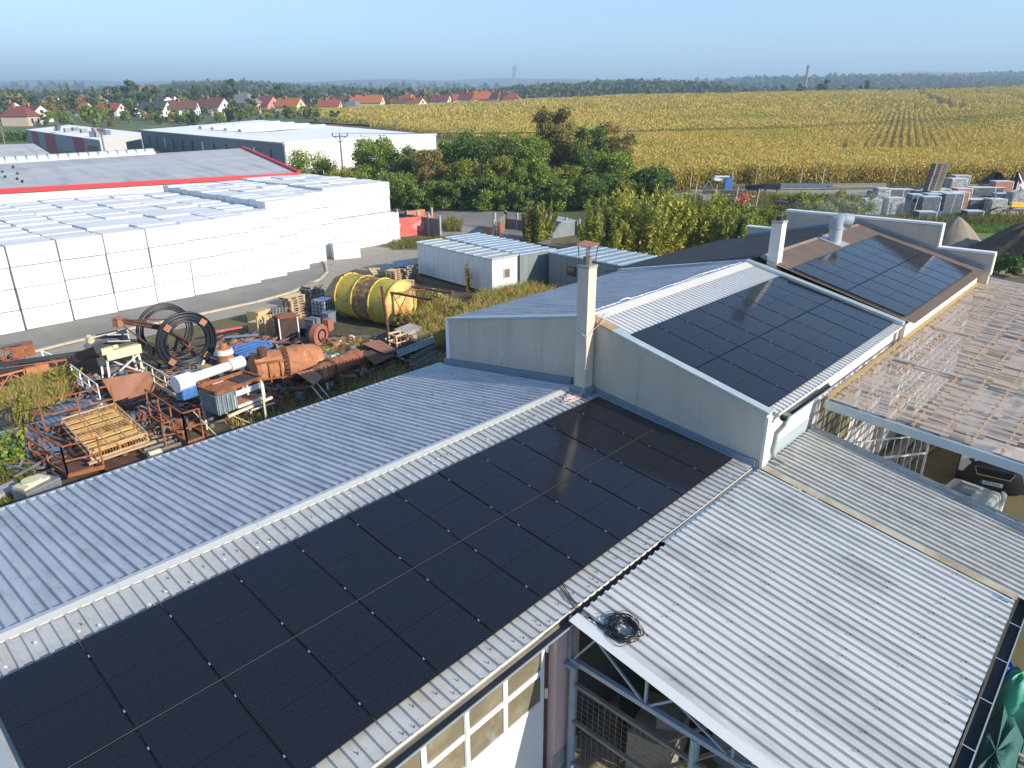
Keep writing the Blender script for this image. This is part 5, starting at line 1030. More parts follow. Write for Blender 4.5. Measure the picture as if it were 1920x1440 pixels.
# yellow silo tank lying on its side
ty = thg('silo_tank', 'big yellow rusty silo tank lying on its side with pipe legs', 'tank', (22.2,26.5)); R_ = 1.25; axd = Vector((math.cos(R(-80)),math.sin(R(-80)),0)); far_ = P(657,553,R_)
Ltk = 3.9; s0 = Vector((far_.x,far_.y,R_))
MB().lathe([(.02,0),(R_*.97,.02),(R_,.05),(R_,.33*Ltk)], s0, axd, 40).build('shell', ypaint, ty, 40)
MB().lathe([(R_,.33*Ltk),(R_,.66*Ltk)], s0, axd, 40).build('shell', ypaintr, ty, 40)['label'] = 'rust scabbed middle section'
MB().lathe([(R_,.66*Ltk),(R_,.985*Ltk)], s0, axd, 40).build('shell', ypaint, ty, 40)
MB().lathe([(R_,.985*Ltk),(R_*.95,1.01*Ltk),(R_*.5,1.07*Ltk),(.25,1.16*Ltk),(.02,1.16*Ltk)], s0, axd, 40).build('cone_end', yhead, ty, 40)
for k in (.01,.33,.66,.985): MB().lathe([(R_,k*Ltk-.03),(R_+.06,k*Ltk-.03),(R_+.06,k*Ltk+.03),(R_,k*Ltk+.03)], s0, axd, 40).build('flange', mat('yellow_flange',(.62,.46,.08),.6,0,[((.3,.13,.05),4,.52,.66,.8)]), ty, 40)
tx = axd.cross(Vector((0,0,1))).normalized(); e_ = s0+axd*Ltk; lg = []
for k in range(4):
    a = math.pi/4+k*math.pi/2; o_ = tx*math.cos(a)*R_*.93+Vector((0,0,1))*math.sin(a)*R_*.93; L_ = 2.9 if k in (0,1) else 1.9
    lgp = MB().tube([e_+o_-axd*.15,e_+o_+axd*L_],.065,10).cyl(e_+o_+axd*L_,e_+o_+axd*(L_+.03),.17,n=10); lgp.build('leg', rustd, ty, 40); lg.append(e_+o_)
xb = MB()
for k in range(4): a = lg[k]; b = lg[(k+1) % 4]; xb.tube([a+axd*.1,b+axd*1.1],.022,5).tube([b+axd*.1,a+axd*1.1],.022,5)
xb.build('cross_brace', rust, ty)
for k in (.02,.33,.66):
    for a in (1.2,1.75): o_ = tx*math.cos(a)+Vector((0,0,1))*math.sin(a); MB().beam(s0+axd*k*Ltk+o_*R_,s0+axd*k*Ltk+o_*(R_+.16),.035).build('bolt_lug', rustd, ty)
# pallets by the cabin
pallet_stack(P(742,528),6,.3,wood,'of pale pallets left of the white site cabin',.03)
pallet_stack(P(766,524),7,.2,woodg,'of grey pallets against the white site cabin',.05)
pallet_stack(P(756,548),5,.5,wood,'of weathered pallets behind the tank legs',.08)
tag(MB().corr(0,1.2,0,0,1.3,.0,.1,.02).xf(Matrix.Translation(P(752,500,1.1))).build('blue_sheet', blues), 'blue ribbed sheet laid over the grey pallets', 'metal sheet')
for px_, py_, rz, lab in ((815,552,.6,'tilted pale pallet in the tall weeds, nearer the gable'),(828,556,.9,'tilted pale pallet in the tall weeds, half sunk'),(705,512,.2,'broken pallet lying flat behind the yellow tank')):
    o, _ = pallet_obj(wood); q = P(px_,py_,.35); o.location = q; o.rotation_euler = (R(38),R(10),rz); tag(o, lab, 'pallet')
# ------------------------------------------------------------------ site cabins
cabw = mat('cabin_white', (.68,.70,.70), .55, .1, [((.56,.58,.58),(2,2,.4),.45,.7,.6), ((.35,.31,.25),(5,5,.6),.64,.76,.5)])
cabg = mat('cabin_grey_blue', (.21,.25,.255), .55, .1, [((.15,.185,.19),(2,2,.4),.45,.7,.7), ((.2,.2,.17),(5,5,.6),.62,.74,.5)])
cabr = mat('cabin_roof', (.42,.47,.48), .5, .2, [((.32,.33,.29),1.5,.45,.7,.8), ((.55,.58,.58),2.5,.55,.72,.6)]); cabrb = mat('cabin_roof_blue', (.33,.42,.50), .45, .2, [((.24,.30,.34),1.2,.45,.7,.7), ((.52,.58,.62),2.2,.55,.72,.6)])
def cabin(near, rz, L, Wd, H_, wm_, rm_, lab, win=None, ribs=9, door=False):
    """near: ground corner; L runs along local +y, Wd along local +x"""
    t = thing('site_cabin', lab, 'cabin', (near[0],near[1],0), None, (0,0,rz)); M = wm(t)
    def X(mb): return mb.xf(M)
    X(MB().box(0,Wd,0,L,.18,H_)).build('body', wm_, t)
    r = MB().box(-.06,Wd+.06,-.06,L+.06,H_+.002,H_+.07)
    for i in range(ribs+1): r.box(-.06,Wd+.06,L*i/ribs-.03,L*i/ribs+.03,H_+.07,H_+.12)
    X(r).build('roof', rm_, t)
    s = MB()
    for i in range(int(L/.55)): s.box(-.012,0,.25+.55*i,.275+.55*i,.2,H_)
    for i in range(int(Wd/.5)): s.box(.22+.5*i,.245+.5*i,-.012,0,.2,H_)
    X(s).build('seam', wm_, t); X(MB().box(.1,Wd-.1,.1,L-.1,0,.18)).build('skid', dark, t)
    if win:
        f = X(MB().box(win[0]-.05,win[1]+.05,-.04,-.013,win[2]-.05,win[3]+.05)).build('window', mat('cabin_window_frame',(.55,.56,.52),.6), t); X(MB().box(win[0],win[1],-.05,-.041,win[2],win[3])).build('pane', glass, f)
    if door:
        f = X(MB().box(win[0]-.05,win[1]+.05,-.04,-.013,win[2]-.05,win[3]+.05)).build('hatch', dark, t)
    return t
cabin((29.93,22.8),R(-5.5),8.3,2.15,2.32,cabw,cabr,'white site cabin nearest the scrap yard, with a small end window',(1.0,1.45,1.05,1.6),9)
cabin((32.35,22.6),R(-8),8.6,3.1,2.3,cabg,cabrb,'wide grey blue site cabin standing right behind the white cabin',None,11)
cb3 = cabin((33.6,14.2),R(-4),7.4,3.9,2.35,cabg,cabrb,'grey site cabin with snowy looking ribbed roof nearest the tall bushes',None,9)
M = wm(cb3)
wfr = MB().box(-.05,-.014,5.0,5.75,1.15,1.75).xf(M).build('window', dark, cb3); MB().box(-.06,-.051,5.06,5.69,1.2,1.7).xf(M).build('pane', glassd, wfr)
# rounded grey shed
rsd = thg('round_topped_shed', 'grey shed with slanted panelled sides behind the cabins', 'shed', (49,32.5)); M = Matrix.Translation((47.4,32.3,0)) @ Matrix.Rotation(R(-20),4,'Z')
MB().poly([(0,0,0),(0,0,.7),(.9,0,1.75),(2.6,0,1.75),(3.2,0,.7),(3.2,0,0)],(0,4.8,0)).xf(M).build('body', cabg, rsd); s = MB()
for i in range(5): s.beam((-.02,.1+i*1.15,.7),(.88,.1+i*1.15,1.77),.06).beam((-.02,.1+i*1.15,0),(-.02,.1+i*1.15,.7),.06)
s.box(.85,2.65,-.05,4.85,1.753,1.80); s.xf(M).build('panel_strip', cabr, rsd)
# ------------------------------------------------------------------ concrete fence, posts and red gates
def panel_fence(a, c, n, h, lab, m=concrete_d, post=concrete):
    a = Vector((a[0],a[1],0)); c = Vector((c[0],c[1],0)); t = thg('concrete_fence', lab, 'fence', a); p_ = MB(); 
    for i in range(n):
        u = a+(c-a)*(i/n); v = a+(c-a)*((i+1)/n)
        for k in range(int(h/.45)): p_.beam(u+Vector((0,0,.22+.45*k)),v+Vector((0,0,.22+.45*k)),.06,.44)
    p_.build('fence_panel', m, t)
    for i in range(n+1): u = a+(c-a)*(i/n); MB().beam(u,u+Vector((0,0,h+.3)),.16,.16,(1,0,0)).build('fence_post', post, t)
panel_fence(P(728,430),P(826,448),5,1.85,'concrete panel fence with posts behind the red gate', concrete_d)
panel_fence(P(926,455),P(948,436),1,1.8,'short concrete fence bay at the right side of the entrance')
panel_fence(P(948,436),P(1085,452),6,1.7,'dark concrete panel fence right of the entrance, running behind the cabins', concrete_d)
ga, gb2 = P(747,447), P(813,441); gt_ = thg('steel_gate', 'faded red steel gate leaf with a pale diamond patch', 'gate', ga); MB().beam(ga+Vector((0,0,1.0)),gb2+Vector((0,0,1.0)),.06,1.75).build('leaf', redp, gt_); v = (gb2-ga); dm = MB(); nn = Vector((v.y,-v.x,0)).normalized()*.035
dm.poly([ga+v*.62+nn+Vector((0,0,.5)),ga+v*.88+nn+Vector((0,0,1.0)),ga+v*.62+nn+Vector((0,0,1.5)),ga+v*.36+nn+Vector((0,0,1.0))]); dm.build('diamond_patch', mat('faded_red',(.6,.25,.21),.8,0,[((.66,.42,.36),4,.5,.7,.7)]), gt_)
q = P(746,418,1.55); MB().box(q.x-.02,q.x+.2,q.y-.06,q.y-.03,1.2,1.45).build('gate_sign', white, gt_)
tag(MB().obox(P(782,436)+Vector((.6,.9,1.0)),(2.2,.5,2.0),.0).build('red_sand_heap', rusto), 'orange brown container top showing above the red gate', 'container')
g2_ = thg('steel_gate', 'rusty red gate leaf folded open at the right side of the entrance', 'gate', P(915,452)); MB().beam(P(908,448)+Vector((0,0,.6)),P(926,455)+Vector((0,0,.6)),.05,1.1).beam(P(926,455)+Vector((0,0,.65)),P(945,440)+Vector((0,0,.65)),.05,1.2).build('leaf', redox, g2_)
for px_, py_, lab in ((811,418,'pale steel post at the right edge of the red gate'),(928,452,'pale concrete post at the entrance, nearer the cabins')):
    b = P(px_,py_+22 if px_ < 900 else py_); tag(MB().box(b.x-.1,b.x+.1,b.y-.1,b.y+.1,0,2.55).build('gate_post', concrete), lab, 'post')
lt_ = {rust:MB(), rustd:MB(), steel:MB(), woodg:MB(), wpaint:MB(), concrete_d:MB(), blug:MB()}; ks_ = list(lt_)
la = inpoly([P(0,742),P(180,700),P(330,690),P(430,640),P(560,640),P(640,640),P(760,640),P(850,640),(13,16.2),(2,17)])
lq = la(1150); lk = rng.choice(7, 1150, p=[.28,.26,.12,.12,.06,.1,.06])
for (x, y), k in zip(lq, lk):
    L_ = rng.uniform(.25,2.0) if rng.random() < .6 else rng.uniform(.1,.35); an = rng.uniform(0,3.14); zl = rng.uniform(.03,.42); c_ = Vector((x,y,zl)); v = Vector((math.cos(an),math.sin(an),rng.normal(0,.08)))*L_/2
    if L_ > .36: lt_[ks_[k]].beam(c_-v,c_+v,rng.uniform(.03,.12),rng.uniform(.02,.06))
    else: lt_[ks_[k]].obox(c_,(L_,L_*rng.uniform(.4,1),rng.uniform(.03,.3)),an,rng.normal(0,.3),rng.normal(0,.3))
for m0_, nm in zip(ks_, ('rusty','dark rusty','grey steel','grey wooden','white painted','concrete','blue grey')): tag(lt_[m0_].build('scrap_litter', m0_), 'small loose %s scrap strewn over the yard floor' % nm, 'scrap', None, 'stuff')
# ------------------------------------------------------------------ weeds in the yard
def weeds(name, polys, n, h, wd, m, lab, lean=.35):
    tot = [blades(int(n*w_), inpoly(pl_), h*hs, wd, lean) for pl_, w_, hs in polys]; tag(npmesh(name, np.concatenate(tot), 5, LEAF[m]), lab, 'weeds', None, 'stuff')
wp1 = [P(745,600),P(800,560),P(880,590),P(900,560),P(985,545),P(1060,560),(31,16),(26,16),(20,17),P(800,655)]
wp2 = [P(0,765),P(50,728),P(120,712),P(142,728),P(120,760),P(60,800),P(10,810)]
weeds('tall_weeds', [(wp1,.62,1.),(wp2,.25,.9),([P(600,660),P(655,640),P(720,655),P(690,690),P(600,690)],.13,.5)], 34000, .75, .017, 'dry', 'tall dry yellow weeds around the scrap')
weeds('green_weeds', [(wp1,.4,.8),(wp2,.3,.8),([P(505,690),P(590,660),P(660,690),P(560,720)],.15,.5),([P(-40,900),P(60,870),P(90,960),P(-20,990)],.15,.6)], 30000, .6, .02, 'grass', 'green weeds growing between the scrap')
weeds('dark_undergrowth', [([(8,9),(28,9),(28,15),(17,17),(9,18)],1.,1.)], 12000, .35, .012, 'dry', 'low withered growth in the shade behind the front workshop')
weeds('verge_grass', [([P(730,455),P(840,448),P(850,460),P(735,470)],.5,.6),([P(838,440),P(865,440),P(850,420),P(830,430)],.5,1.)], 5000, .6, .014, 'grass', 'rough grass along the concrete fence')
for px_, py_, h_, w_2, leaf, lab in ((800,585,1.5,2.2,'yell','yellow green bush among the tall weeds by the tank legs'),(770,620,1.2,1.8,'olive','low brownish bush in front of the yellow tank legs'),(880,548,2.2,.9,'gold','thin yellowing sapling in front of the white cabin'),(846,600,1.0,2.0,'olive','low weed clump beside the gable corner'),(850,432,1.3,2.4,'yell','pale shrub by the end of the concrete fence'),(958,585,.7,2.0,'dark','low dark weeds at the foot of the grey cabin'),(30,790,1.0,1.6,'yell','weed clump at the left edge beside the dark board'),(8,880,1.6,1.8,'green','green bush cut by the left edge of the photo'),(130,728,1.1,1.4,'yell','feathery weed clump beside the red conveyor')):
    b = P(px_,py_); tree('shrub', lab, 'shrub', (b.x,b.y,0), h_, w_2, leaf, 1300 if w_2 > 1 else 420, .10 if w_2 > 1 else .07, 'low', None, 9, .1, 1.8, .2, sweep=22 if w_2 > 1 else 9)
# ------------------------------------------------------------------ hedge belt and bushes (photo column, foot row, top row, width)
def bush(px, yb, yt, wpx, leaf, lab, D=None, n=2400, shape='round', size=None, name='bush', cat='bush', sweep=0, lobes=18, base=.06, aspect=1.6, tight=.8, foot=None):
    if D is None: b, D = PT(px, yb, 30, 400)
    else: b = DP(px, D); b.z = G(b.x, b.y)
    ztop = zrow(px, yt, D); h = max(.8, ztop-b.z); w = wpx*D/1416.
    return tree(name, lab, cat, tuple(b), h, w, leaf, n, size or max(.14, D*.0030), shape, None, lobes, base, aspect, .15 if sweep else 0., tight, sweep)
HB = [ # px, D, top, width, leaf, label
 (590,98,285,100,'green','low green bush at the left end of the belt, below the white hall',2600,'round'),
 (705,92,258,88,'green','round bright green tree in front of the white hall',4200,'round'),
 (655,90,305,80,'yell','yellowish low bush under the twin armed pole',2200,'low'),
 (762,90,272,70,'dark','dark bush between the bright round tree and the brown thicket',2600,'round'),
 (808,86,278,72,'olive','dry brown thicket in front of the dark hedge',2600,'round'),
 (850,92,256,60,'green','narrow green bush beside the corner of the white hall',2200,'round'),
 (905,92,243,120,'dark','broad dark green bush crown in the middle of the hedge',4200,'round'),
 (985,90,248,90,'green','green bush leaning on the tall brown tree',3200,'round'),
 (1035,96,198,88,'olive','tall brownish green tree standing above the hedge',4600,'tall'),
 (1102,92,236,72,'dark','dark round bush right of the tall brown tree',3000,'round'),
 (1152,94,230,74,'olive','reddish brown bush crown at the right end of the hedge top',2600,'round'),
 (1150,82,285,90,'green','blue green bush in front of the maize corner',3000,'round'),
 (870,84,296,70,'yell','yellow green bush in the middle row of the hedge',2400,'round'),
 (935,82,292,56,'yell','light green slender bush in the middle of the hedge',2000,'tall'),
 (1000,82,300,80,'green','mid green bush below the tall brown tree',2800,'round'),
 (1062,82,310,80,'yell','yellowish bush in the hedge left of the blue green bush',2600,'round'),
 (948,84,286,34,'redb','small reddish bush top in the hedge',900,'round'),
 (1115,80,318,70,'yell','yellow tinted bush low in the hedge',2000,'low'),
 (745,84,312,70,'green','mid green low bush beside the foam block stack',2000,'low'),
 (690,88,316,70,'green','dull bush behind the right end of the foam block stack',2000,'low'),
 (1228,80,315,70,'dark','dark bush in front of the maize edge',2600,'round'),
]
for (px, D, yt, wp_, lf, lab, n, sh) in HB: bush(px, 0, yt, wp_*1.12, lf, lab, D, int(n*3.4), 'low' if sh == 'low' else 'round', D*.0019, lobes=46, base=.03, tight=.72)
for i, px in enumerate(range(742, 1260, 62)):
    D = 83-(px-742)*.012; lf = ('dark','green','dark','green','dark','green','dark','yell','dark')[i]
    lab = 'shaded lower bush of the roadside hedge, %s from the left' % ORD[i]; bush(px, 0, 316+(i*37) % 22, 92, lf, lab, D, 7000, 'low', .16, lobes=40, base=.02, tight=.72)
NB = [ # nearer bushes behind the workshops
 (1012,452,362,70,'yell','light green upright bush behind the grey shed',0,'tall',26,3000),
 (990,455,375,30,'olive','thin silvery sapling left of the light green bush',0,'tall',10,700),
]
for (px, yb, yt, wp_, lf, lab, _, sh, sw, n) in NB: bush(px, yb, yt, wp_, lf, lab, None, n, sh, .15, sweep=sw, aspect=2.2)
wl_ = mat('leaves_willow', (.36,.38,.06), .6, 0, [((.25,.30,.05),.5,.42,.62,.9), ((.38,.34,.07),1.1,.55,.7,.6)], island=.45, trans=.35, spec=.2)
wl2 = mat('leaves_willow_sunny', (.46,.43,.08), .6, 0, [((.30,.34,.055),.6,.42,.62,.9)], island=.45, trans=.35, spec=.2)
for (px, D, yt, wp_, m_, lab, n, sw) in ((1135,52,365,125,wl_,'feathery willow bush, leftmost of the tall clump behind the middle workshop',11000,60),(1210,53,338,185,wl2,'tallest sunlit willow bush behind the middle workshop',17000,95),(1300,54,348,165,wl_,'broad willow bush right of the tallest one',14000,80),(1370,52,385,120,wl_,'green willow bush behind the pale second chimney',9000,56)):
    bush(px, 0, yt, wp_, m_, lab, D, n, 'tall', .135, sweep=sw, aspect=2.2)
for (px, D, yt, wp_, lf, lab, n) in ((1395,52,395,90,'dark','dark bush left of the second chimney',5000),(1440,53,388,100,'green','green bush right behind the second chimney',5600),(1400,60,375,100,'yell','yellow green bush above the second chimney',5000),(1480,60,352,120,'yell','broad yellow green bush in front of the stored pipes',7500),(1545,60,350,130,'yell','light bush hiding the left of the stone pallets',7500),(1600,62,356,90,'green','small green bush left of the stacked stone pallets',5000),(1510,56,385,130,'green','low green bush just above the end parapet',6000)):
    bush(px, 0, yt, wp_, lf, lab, D, n, 'low', .13, lobes=30, tight=.75)
iv = PT(1900,518)[0]; tree('ivy_bush','dark ivy covered bush at the right edge by the blue fence','bush',tuple(iv),2.2,4.2,'dark',5200,.13,'low',None,20,.05)
# ------------------------------------------------------------------ halls at the back
h1 = thing('warehouse_hall', 'low white hall with grey membrane roof and red eave trim behind the foam blocks', 'building', (25, 66, 0))
E1 = Vector((37.5,57.1,0)); ud = Vector((-.984,.177,0)); E0 = E1+ud*46; wd = Vector((.177,.984,0)); R1 = P(455,278,7.05); Rl = P(0,306,6.45); R0 = R1+(Rl-R1)*1.4; z1_, z0_ = R1.z, R0.z; R1.z = R0.z = 0; dpt = (R1-E1).dot(wd); B1 = R1+wd*14; B0 = R0+wd*14; ur = (R0-R1).normalized()
Z = lambda v, z: Vector((v.x,v.y,z))
MB().poly([Z(E0,0),Z(E1,0),Z(E1,5.2),Z(E0,5.2)],wd*.2).poly([Z(E1,0),Z(B1,0),Z(B1,4.9),Z(R1,7.0),Z(E1,5.2)],ud*.2).build('wall', white_w, h1)
MB().poly([Z(E0,5.3),Z(E1,5.3),Z(R1,z1_),Z(R0,z0_)]).poly([Z(R0,z0_),Z(R1,z1_),Z(B1,5.0),Z(B0,5.0)]).build('roof', roofg, h1, solid=.05)
tr = MB().beam(Z(E0,5.22)-wd*.1,Z(E1,5.22)-wd*.1,.22,.36).beam(Z(E1,5.4),Z(R1,7.15),.3,.34).beam(Z(R1,7.15),Z(B1,5.1),.3,.34).beam(Z(E1,5.2)-wd*.12,Z(E1,4.7)-wd*.12,.22); tr.build('red_trim', redt, h1)
sk = MB(); a = R1+(R0-R1)*.29; za_ = z1_+(z0_-z1_)*.29-.05 
sm_ = mat('skylight_sheet',(.52,.56,.58),.35,0); sk.cyl(Z(a,za_),Z(R0,z0_-.05),.62,n=10,a0=0,a1=math.pi,caps=False); sk.build('skylight', sm_, h1, 40)
for i in range(26): v = a+(R0-a)*(i/26); MB().cyl(Z(v,za_+(z0_-.05-za_)*i/26),Z(v+ur*.12,za_+(z0_-.05-za_)*i/26),.64,n=10,a0=0,a1=math.pi,caps=False).build('skylight_rib', steel, h1, 40)
MB().beam(Z(a,za_-.02)-wd*.68,Z(R0,z0_-.07)-wd*.68,.12,.16).build('skylight_curb', cream, h1)
vt = MB()
for i in range(8): v = E1+ud*(23+.25*i*(i % 3))+wd*(2.5+1.3*i); v.z = 5.3+1.55*((v-E1).dot(wd))/dpt; vt.cyl(v,v+Vector((0,0,.28)),.09,n=6)
vt.build('vent_cap', dark, h1); jn = MB()
for k in range(9): v = E1+ud*(4.5+7*k)-wd*.012; jn.beam(Z(v,.2),Z(v,5.0),.05,.012)
jn.build('panel_joint', concrete, h1)
# big white hall
h2 = thing('production_hall', 'big white production hall with shaded window side and skylit white roof', 'building', tuple(DP(545,150)))
N_, R_2, L_2 = DP(540,123), DP(820,158), DP(265,205); F_ = L_2+R_2-N_
MB().poly([Z(N_,0),Z(R_2,0),Z(R_2,6.2),Z(N_,6.0)],(F_-R_2).normalized()*.3).poly([Z(R_2,0),Z(F_,0),Z(F_,6.8),Z(R_2,6.2)],(N_-R_2).normalized()*.3).build('white_wall', white_w, h2); MB().poly([Z(L_2,0),Z(N_,0),Z(N_,5.85),Z(L_2,6.0)],(R_2-N_).normalized()*.3).build('grey_wall', greyw, h2)
wr_ = mat('white_roof_membrane',(.88,.88,.88),.7,0,[((.74,.76,.78),.05,.5,.7,.7)]); MB().poly([Z(L_2,6.1),Z(N_,6.0),Z(R_2,6.2),Z(F_,8.2)]).build('roof', wr_, h2, solid=.1)
MB().beam(Z(N_,6.1),Z(R_2,6.35),.4,.35).build('roof_edge', white, h2); MB().beam(Z(L_2,6.1),Z(N_,6.0),.3,.25).build('roof_edge', concrete, h2)
ln = (L_2-N_); rn_ = (R_2-N_)
for i, k in enumerate((.80,.70,.60,.50)):
    a = N_+ln*k+rn_*.30; b = N_+ln*k+rn_*.95; za = 6.1+1.9*k*.30; zb = 6.1+1.9*k*.95; s = MB(); s.cyl(Z(a,za),Z(b,zb),0.75,n=8,a0=0,a1=math.pi,caps=False); s.build('skylight', sm_, h2, 40)
for i, k in enumerate(np.linspace(.06,.97,13)):
    a = N_+ln*k-rn_.normalized()*.03; v = ln.normalized()*.45; f = MB().poly([Z(a-v*(1-k*.3),2.6),Z(a+v,2.6),Z(a+v,4.9),Z(a-v,4.9)],-rn_.normalized()*.05).build('window', white if i % 4 == 1 else dark, h2)
# red and grey office
o1 = thing('office_building', 'grey two storey office with red wall panels and flat white roof', 'building', tuple(DP(150,140)))
C0, C1, C2 = DP(203,122), DP(60,176), DP(275,158); c3 = C1+C2-C0; zo = lambda v: 6.6
MB().poly([Z(C1,0),Z(C0,0),Z(C0,6.7),Z(C1,7.0)],(C2-C0).normalized()*.3).build('grey_wall', mat('office_grey',(.30,.32,.34),.7), o1); MB().poly([Z(C0,0),Z(C2,0),Z(C2,6.9),Z(C0,6.7)],(C1-C0).normalized()*.3).build('white_wall', white_w, o1)
MB().poly([Z(C1,7.0),Z(C0,6.6),Z(C2,6.8),Z(c3,7.4)]).build('roof', wr_, o1, solid=.1); cv = C1-C0; nv = -(C2-C0).normalized()*.06
for k0, k1, z0, z1 in ((.17,.29,2.4,6.7),(.53,.69,3.2,6.8),(.80,.91,3.0,6.8),(.5,.85,2.6,3.4)): MB().poly([Z(C0+cv*k0,z0),Z(C0+cv*k1,z0),Z(C0+cv*k1,z1),Z(C0+cv*k0,z1)],nv*(2 if k0 == .5 else 1)).build('red_panel', mat('red_panel',(.38,.02,.05),.5), o1)
for k0, k1, z0, z1 in ((.03,.13,4.3,5.6),(.31,.38,2.4,4.0),(.40,.46,2.4,4.0),(.47,.52,2.4,4.0),(.92,.99,2.8,4.0)): MB().poly([Z(C0+cv*k0,z0),Z(C0+cv*k1,z0),Z(C0+cv*k1,z1),Z(C0+cv*k0,z1)],nv).build('window', glassd, o1)
dv2 = C2-C0; MB().poly([Z(C0+dv2*.55,2.5),Z(C0+dv2*.98,2.5),Z(C0+dv2*.98,5.6),Z(C0+dv2*.55,5.6)],-(C1-C0).normalized()*.08).build('glazed_bay', glassd, o1)
rt = MB()
for i in range(9): q = C0+cv*rng.uniform(.1,.6)+dv2*rng.uniform(.15,.7); MB().obox(Z(q,7.25),(1.2,.9,.9),rng.uniform(0,1)).build('roof_unit', steel, o1)
rt = None; a_ = C0+cv*.52+dv2*.1; MB().obox(Z(a_,7.9),(2.2,.1,1.3),1.0,R(25)).obox(Z(a_+cv.normalized()*2.2,7.9),(2.2,.1,1.3),1.0,R(25)).build('roof_panel', glassd, o1)
b1 = thing('storage_shed', 'long beige boarded shed with grey roof at the left edge', 'building', tuple(DP(20,108))); s0_, s1_ = DP(-60,104), DP(104,112); dd_ = (s1_-s0_).normalized(); pn = Vector((-dd_.y,dd_.x,0))
MB().poly([Z(s0_,0),Z(s1_,0),Z(s1_,4.9),Z(s0_,4.9)],pn*14).build('wall', mat('beige_boarding',(.46,.38,.25),.8,0,[((.38,.31,.2),(9,9,.2),.45,.6,.8)]), b1); MB().poly([Z(s0_,4.95)-pn*.5,Z(s1_+dd_*.5,4.95)-pn*.5,Z(s1_+dd_*.5,6.3)+pn*8,Z(s0_,6.3)+pn*8]).build('roof', roofg, b1, solid=.1)
# vans by the office
for px, D, L_, lab in ((247,112,5.5,'white van parked in front of the grey office'),(275,116,4.6,'white car parked beside the glazed office bay')):
    q = DP(px,D); v = thing('parked_van', lab, 'van', tuple(q), None, (0,0,R(20))); M = wm(v); MB().poly([(-L_/2,-1,.4),(L_/2,-1,.4),(L_/2,-1,1.2),(L_/2-.9,-1,1.4),(L_/2-1.7,-1,2.2),(-L_/2,-1,2.2)],(0,2,0)).xf(M).build('body', white, v, bevel=.08); MB().box(L_/2-2.6,L_/2-1.5,-1.02,1.02,1.45,2.0).xf(M).build('window', glassd, v)
    for x in (-L_/2+.9,L_/2-.9): MB().cyl((x,-1.03,.36),(x,1.03,.36),.36,n=14).xf(M).build('wheel', black, v, 40)
q = DP(212,112); tl = thing('box_trailer','dark blue box trailer in front of the grey office','trailer',tuple(q)); MB().obox((q.x,q.y,2.2),(7,2.5,2.6),R(15)).build('box', mat('navy',(.03,.045,.10),.5), tl, bevel=.05); MB().obox((q.x,q.y,.75),(6.5,1.9,.3),R(15)).build('chassis', dark, tl)
tree('autumn_tree','yellow autumn tree in front of the grey hall wall','tree',tuple(DP(297,112)),5.4,4.6,'gold',2600,.4,'round',None,14,.1); tree('autumn_shrub','small orange autumn shrub right of the yellow tree','shrub',tuple(DP(341,112)),3.6,2.6,'gold',900,.4,'round',None,9,.1)
# poles and lines
pole_m = mat('weathered_pole',(.22,.19,.16),.9)
def pole(px, D, h, arm, lab, name='utility_pole', m=pole_m, rz=.4):
    q = DP(px,D); z = G(q.x,q.y); t = thing(name, lab, 'pole', (q.x,q.y,z)); MB().cyl((q.x,q.y,z-.3),(q.x,q.y,z+h),.15,.11,10).build('shaft', m, t, 40)
    if arm:
        dx, dy = RH[0]*arm, RH[1]*arm; b = MB().beam((q.x-dx,q.y-dy,z+h-.1),(q.x+dx,q.y+dy,z+h-.1),.1).beam((q.x-dx*.7,q.y-dy*.7,z+h-.15),(q.x,q.y,z+h-1.0),.06).beam((q.x+dx*.7,q.y+dy*.7,z+h-.15),(q.x,q.y,z+h-1.0),.06); b.build('crossarm', dark, t)
        for k in (-1,0,1): MB().cyl((q.x+dx*k,q.y+dy*k,z+h-.05),(q.x+dx*k,q.y+dy*k,z+h+.3),.07,n=8).build('insulator', dark, t)
    return Vector((q.x,q.y,z+h))
pt1 = pole(648,100,7.95,1.0,'twin armed power pole standing in front of the white hall')
pole(747,178,4.8,.5,'slim wooden pole standing in the crop field'); pole(989,300,6.6,.5,'distant wooden pole in the field before the village'); pole(1086,330,6,.0,'far wooden pole at the far field edge'); pole(890,255,8,.4,'thin pole at the green strip of the field'); pole(16,168,8.,0,'leaning grey pole at the left by the green meadow'); pole(212,110,8.5,.3,'light pole in front of the office'); pole(697,200,4.,0,'thin marker post in the field right of the white hall')
wl3 = MB(); pe = DP(2300,118); 
for k in (-1,0,1):
    a = pt1+Vector((RH[0]*k,RH[1]*k,.3)); e = Vector((pe.x+RH[0]*k,pe.y,G(pe.x,pe.y)+8.9-.25*k)); wl3.tube([a+(e-a)*(i/24)+Vector((0,0,-1.6*4*(i/24)*(1-i/24))) for i in range(25)], .022, 4)
tag(wl3.build('power_line', dark), 'thin dark power wires crossing in front of the maize', 'cable')
